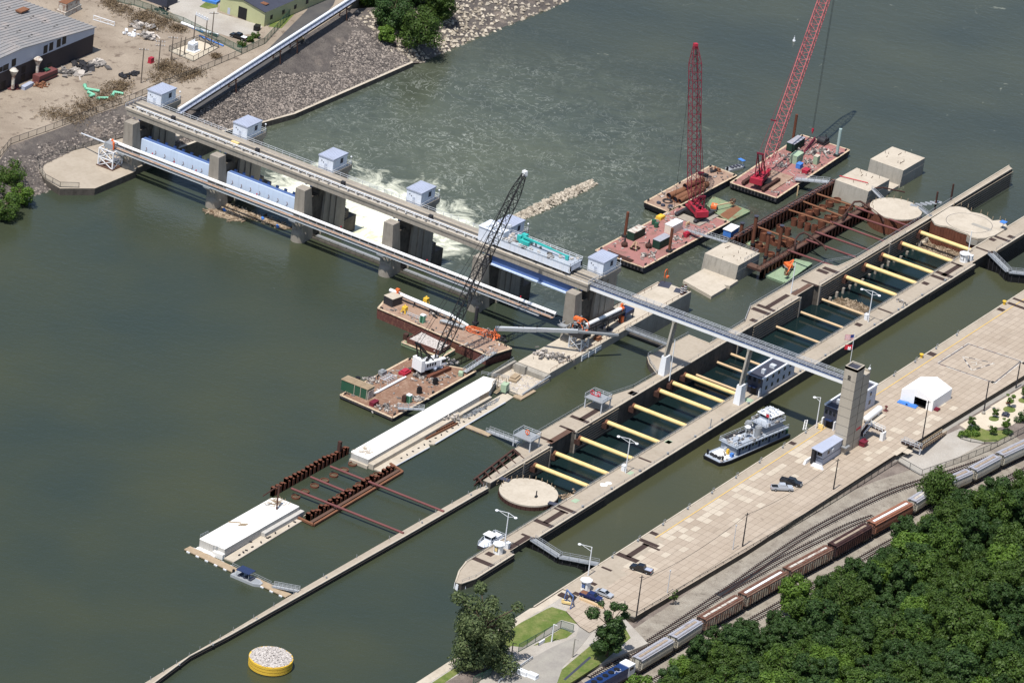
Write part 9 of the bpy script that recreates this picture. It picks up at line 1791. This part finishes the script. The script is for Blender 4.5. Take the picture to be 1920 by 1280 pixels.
# ---------------------------------------------------------------- trees: leaf clumps through an uneven crown on a branching trunk
def tree_mesh(seed,h,r,nl,ls,low=.28,lobes=14,squash=1.0,spread=.78,lob=1.0):
    g=random.Random(seed); trunk=MB(); crown=MB(); trunk.cyl((0,0,-.6),(g.uniform(-.2,.2),g.uniform(-.2,.2),h*.55),r*.075,8,r*.04); L=[]
    for k in range(lobes):
        t=(k+.5)/lobes; z=h*(low+(1-low)*(.1+.86*t)); env=math.sin(math.pi*min(1,.22+.78*(1-t)**.8*1.0))**.7 if t>.25 else .75+t
        env=min(1,env); a=k*2.4+g.uniform(-.5,.5); d=r*env*g.uniform(.3,spread); c=Vector((d*math.cos(a),d*math.sin(a),z-r*.15)); rad=r*lob*g.uniform(.28,.54)*(1.05-.35*t); L.append((c,rad))
        b=Vector((0,0,h*(.22+.4*t))); trunk.cyl(b,c,r*.03,5,r*.012)
    W=[x[1]**2 for x in L]; tot=sum(W)
    for k in range(nl):
        q=g.uniform(0,tot); i=0
        while q>W[i] and i<len(W)-1: q-=W[i]; i+=1
        c,rad=L[i]; v=Vector((g.gauss(0,1),g.gauss(0,1),g.gauss(0,1))).normalized(); rr=rad*g.uniform(.72,1.12)*(1+.18*math.sin(v.x*7+seed)*math.sin(v.y*6+v.z*5)); p=c+Vector((v.x*rr,v.y*rr,v.z*rr*.8*squash))
        n=(v+Vector((g.uniform(-.7,.7),g.uniform(-.7,.7),g.uniform(-.2,.9)))).normalized(); u=n.orthogonal().normalized(); w_=n.cross(u); an=g.uniform(0,6.28); s=ls*g.uniform(.6,1.35); e1=(u*math.cos(an)+w_*math.sin(an))*s; e2=(w_*math.cos(an)-u*math.sin(an))*s*.7
        crown.add([p-e1,p+e2*.8,p+e1,p-e2],[(0,1,2,3)])
    return trunk,crown
def make_tree(name,label,cat,loc,seed,h,r,nl,ls,mat,group=None,**kw):
    T=thing(name,label,cat,(0,0,0),group); t,c=tree_mesh(seed,h,r,nl,ls,**kw); part(T,'trunk',t,'bark'); part(T,'crown',c,mat); T.location=loc; return T
# hillside carrying the wood
cB=offset_path(sC,-7.5)
hs=MB(); rows=[]; gg=random.Random(3); DIR=Vector((-.30,-.95,0)).normalized(); SL=.17
cols=cB[::6]
for j in range(26):
    s=j*8.0; rows.append([Vector((p.x,p.y,0))+DIR*s+Vector((0,0,-1.5+s*SL*min(1,.35+s/60)+ (gg.uniform(-.7,.7) if j else 0))) for p in cols])
n=len(cols); hs.add([v for r_ in rows for v in r_],[(j*n+i,j*n+i+1,(j+1)*n+i+1,(j+1)*n+i) for j in range(25) for i in range(n-1)],0,True); struct('wooded_hillside',hs,'hill_soil')
def hill_z(p):
    best=min(range(len(cols)),key=lambda i:(Vector((p.x-cols[i].x,p.y-cols[i].y,0))-DIR*max(0,(Vector((p.x-cols[i].x,p.y-cols[i].y,0))).dot(DIR))).length); s=max(0,(Vector((p.x-cols[best].x,p.y-cols[best].y,0))).dot(DIR)); return -1.5+s*SL*min(1,.35+s/60)
edge=[(-60,1190),(0,1150),(90,1090),(160,1060),(240,1050),(250,990),(300,945),(400,900),(440,850),(480,805),(600,800),(650,850),(720,800),(790,790),(800,700),(860,655),(950,645),(960,590),(1040,570),(1110,575),(1180,600),(1250,575),(1245,510),(1270,470),(1310,430),(1370,400),(1370,330),(1400,285),(1470,250),(1540,225),(1640,265),(1660,300),(1700,260),(1750,205),(1830,185),(2000,150),(2000,1400),(-60,1400)]
edge=[px_ for px_ in [(1160+x/2.526,820+y/2.526) for x,y in edge]]
protos=[]
kinds=[('leaf_mid',11,4.6),('leaf_dark',12.5,4.3),('leaf_bright',10,4.2),('leaf_mid',13,4.9),('leaf_dark',10,4.4)]
lab=['leafy mid green tree in the wood on the near hillside','dark green tree in the wood on the near hillside','bright yellow green tree in the wood on the near hillside','tall mid green tree in the wood on the near hillside','low dark green tree in the wood on the near hillside']
for k,(m_,h,r) in enumerate(kinds): protos.append([None,k,m_,h,r])
pts=[]; gg=random.Random(8); tries=0
cand=[]
while tries<60000 and len(pts)<290:
    tries+=1; p=cols[gg.randrange(len(cols))]; q=Vector((p.x,p.y,0))+DIR*gg.uniform(1.5,195)+Vector((gg.uniform(-13,13),gg.uniform(-6,6),0)); z=hill_z(q); k=gg.choices(range(5),(4,4.5,1.7,3.4,3))[0]; h,r=kinds[k][1],kinds[k][2]; sc_=gg.choice((gg.uniform(.55,.8),gg.uniform(.8,1.05),gg.uniform(.95,1.22))); q.z=z
    c=to_px((q.x,q.y,z+h*sc_*.55)); tp=to_px((q.x,q.y,z+h*sc_*1.0)); lf=to_px((q.x,q.y,z+h*sc_*.6)); rad=r*sc_*5.6
    if c[0]>1990 or c[1]>1350: continue
    if not (inside(c,edge) and inside((c[0],c[1]-rad*.78),edge) and inside((c[0]-rad*.6,c[1]),edge)): continue
    if any((q-o).length<(3.0+.55*(r*sc_)) for o,_ in pts): continue
    pts.append((q,k))
    if protos[k][0] is None: protos[k][0]=T=make_tree('hillside_tree',lab[k],'tree',q,100+k,h,r,7600,.28,kinds[k][0],'trees of the near hillside wood',lobes=20); T.scale=(sc_,)*3; T.rotation_euler=(0,0,gg.uniform(0,6.28))
    else: dup(protos[k][0],q,gg.uniform(0,6.28),None,None,(sc_*gg.uniform(.9,1.12),sc_*gg.uniform(.9,1.12),sc_*gg.uniform(.9,1.1)))
# the tall tree reaching over the train, and the two trees by the lane
p=at('B8',1500,330,-1.3); make_tree('hillside_tree','tall spreading dark tree leaning over the train beside the orange wagon','tree',p,300,11.5,5.6,9000,.28,'leaf_mid',lobes=26)
p=at('D8',720,660,-.25); make_tree('broad_tree','big grey green broad tree standing on the bank by the water','tree',p,201,20.5,9.2,19000,.32,'leaf_grey',lobes=30,low=.08,spread=1.0,lob=.74)
p=at('B7',1190,1080,-.25); make_tree('broad_tree','dark irregular tree beside the access lane and blue pickup','tree',p,202,16,5.2,9000,.3,'leaf_dark',lobes=20,low=.12,spread=1.0,lob=.78)
p=at('B8',258,790,-1.5); make_tree('sapling','thin sapling growing through the long fence by the railway','tree',p,203,4.5,1.2,260,.2,'leaf_mid',lobes=6)
for k,(x,y,h,r,m_,l) in enumerate(((850,400,4.4,1.5,'leaf_bright','loose pale sapling on the larger lawn island'),(600,570,2.8,1.0,'leaf_mid','small sapling on the nearest lawn island'),(770,810,4.6,1.6,'leaf_bright','bushy pale sapling at the right of the garden bed'),(190,740,3.6,1.4,'leaf_mid','grey green sapling at the top left of the garden bed'),(1080,260,4.2,1.4,'leaf_mid','sapling on the island at the right picture edge'),(560,870,2.8,1.2,'leaf_mid','low bushy sapling amid the garden bed'))): make_tree('sapling',l,'tree',at('D7',x,y,-1.55),210+k,h,r,700,.2,m_,lobes=8,low=.3)
def shrub(label,p,seed,h,r,nl,mat,name='shrub',group=None,ls=.22): return make_tree(name,label,'shrub',p,seed,h,r,nl,ls,mat,group,low=.05,lobes=9)
for k,(x,y,h,r,m_,l) in enumerate(((60,890,1.6,1.8,'leaf_bright','yellowish shrub at the left end of the garden bed'),(250,870,1.4,2.0,'leaf_bright','spreading shrub in the middle of the garden bed'),(230,780,1.5,1.7,'leaf_dark','dark shrub behind the garden bed'),(820,850,1.4,1.6,'leaf_dark','dark low shrub at the right end of the garden bed'),(1070,640,3.4,2.2,'leaf_dark','dark round shrub by the garden fence at the right edge'))): shrub(l,at('D7',x,y,-1.55),230+k,h,r,900,m_)
# bushes on the left shore and the clump behind the training wall
for k,(x,y,h,r,m_,l) in enumerate(((15,345,6.5,5.2,'leaf_mid','leafy bush on the left shore, highest of the clump'),(36,378,5.5,4.6,'leaf_bright','bright leafy bush on the left shore beside the rocks'),(8,405,5.5,5.4,'leaf_mid','leafy bush at the water edge on the left shore'),(-30,370,6.5,6.0,'leaf_mid','leafy bush cut by the left picture edge'))): shrub(l,at('F',x,y,-.5),240+k,h,r,3200,m_,'shore_bush',None,.28)
for k,(x,y,h,r,m_,l) in enumerate(((735,40,11,7.0,'leaf_dark','dark tree at the left of the clump behind the training wall'),(785,66,12,7.6,'leaf_mid','leafy tree at the front of the clump by the water'),(722,62,5,2.8,'leaf_bright','bright yellow green young tree at the front of the clump'),(700,0,12,7.2,'leaf_mid','leafy tree at the top left of the shore clump'),(770,5,13,7.6,'leaf_dark','dark tall tree in the middle of the shore clump'),(818,22,12,6.6,'leaf_mid','leafy tree at the right of the shore clump'),(840,-25,11,6,'leaf_dark','dark tree at the top right of the shore clump'),(720,-45,11,5,'leaf_dark','dark tree half out of the picture above the shore clump'),(800,-45,11,5,'leaf_mid','mid green tree half out of the picture above the shore clump'))): make_tree('shore_tree',l,'tree',at('F',x,y+14,-1.0),250+k,h,r,7500,.34,m_,lobes=18,low=.12)
for k,(x,y) in enumerate(((1130,330),(1170,300),(1060,370))): shrub(['green shrub beside the black pickup, middle of three','green shrub beside the black pickup, rightmost of three','green shrub beside the black pickup, leftmost of three'][k],at('E8',x,y,3),270+k,2.0,1.6,700,'leaf_mid')
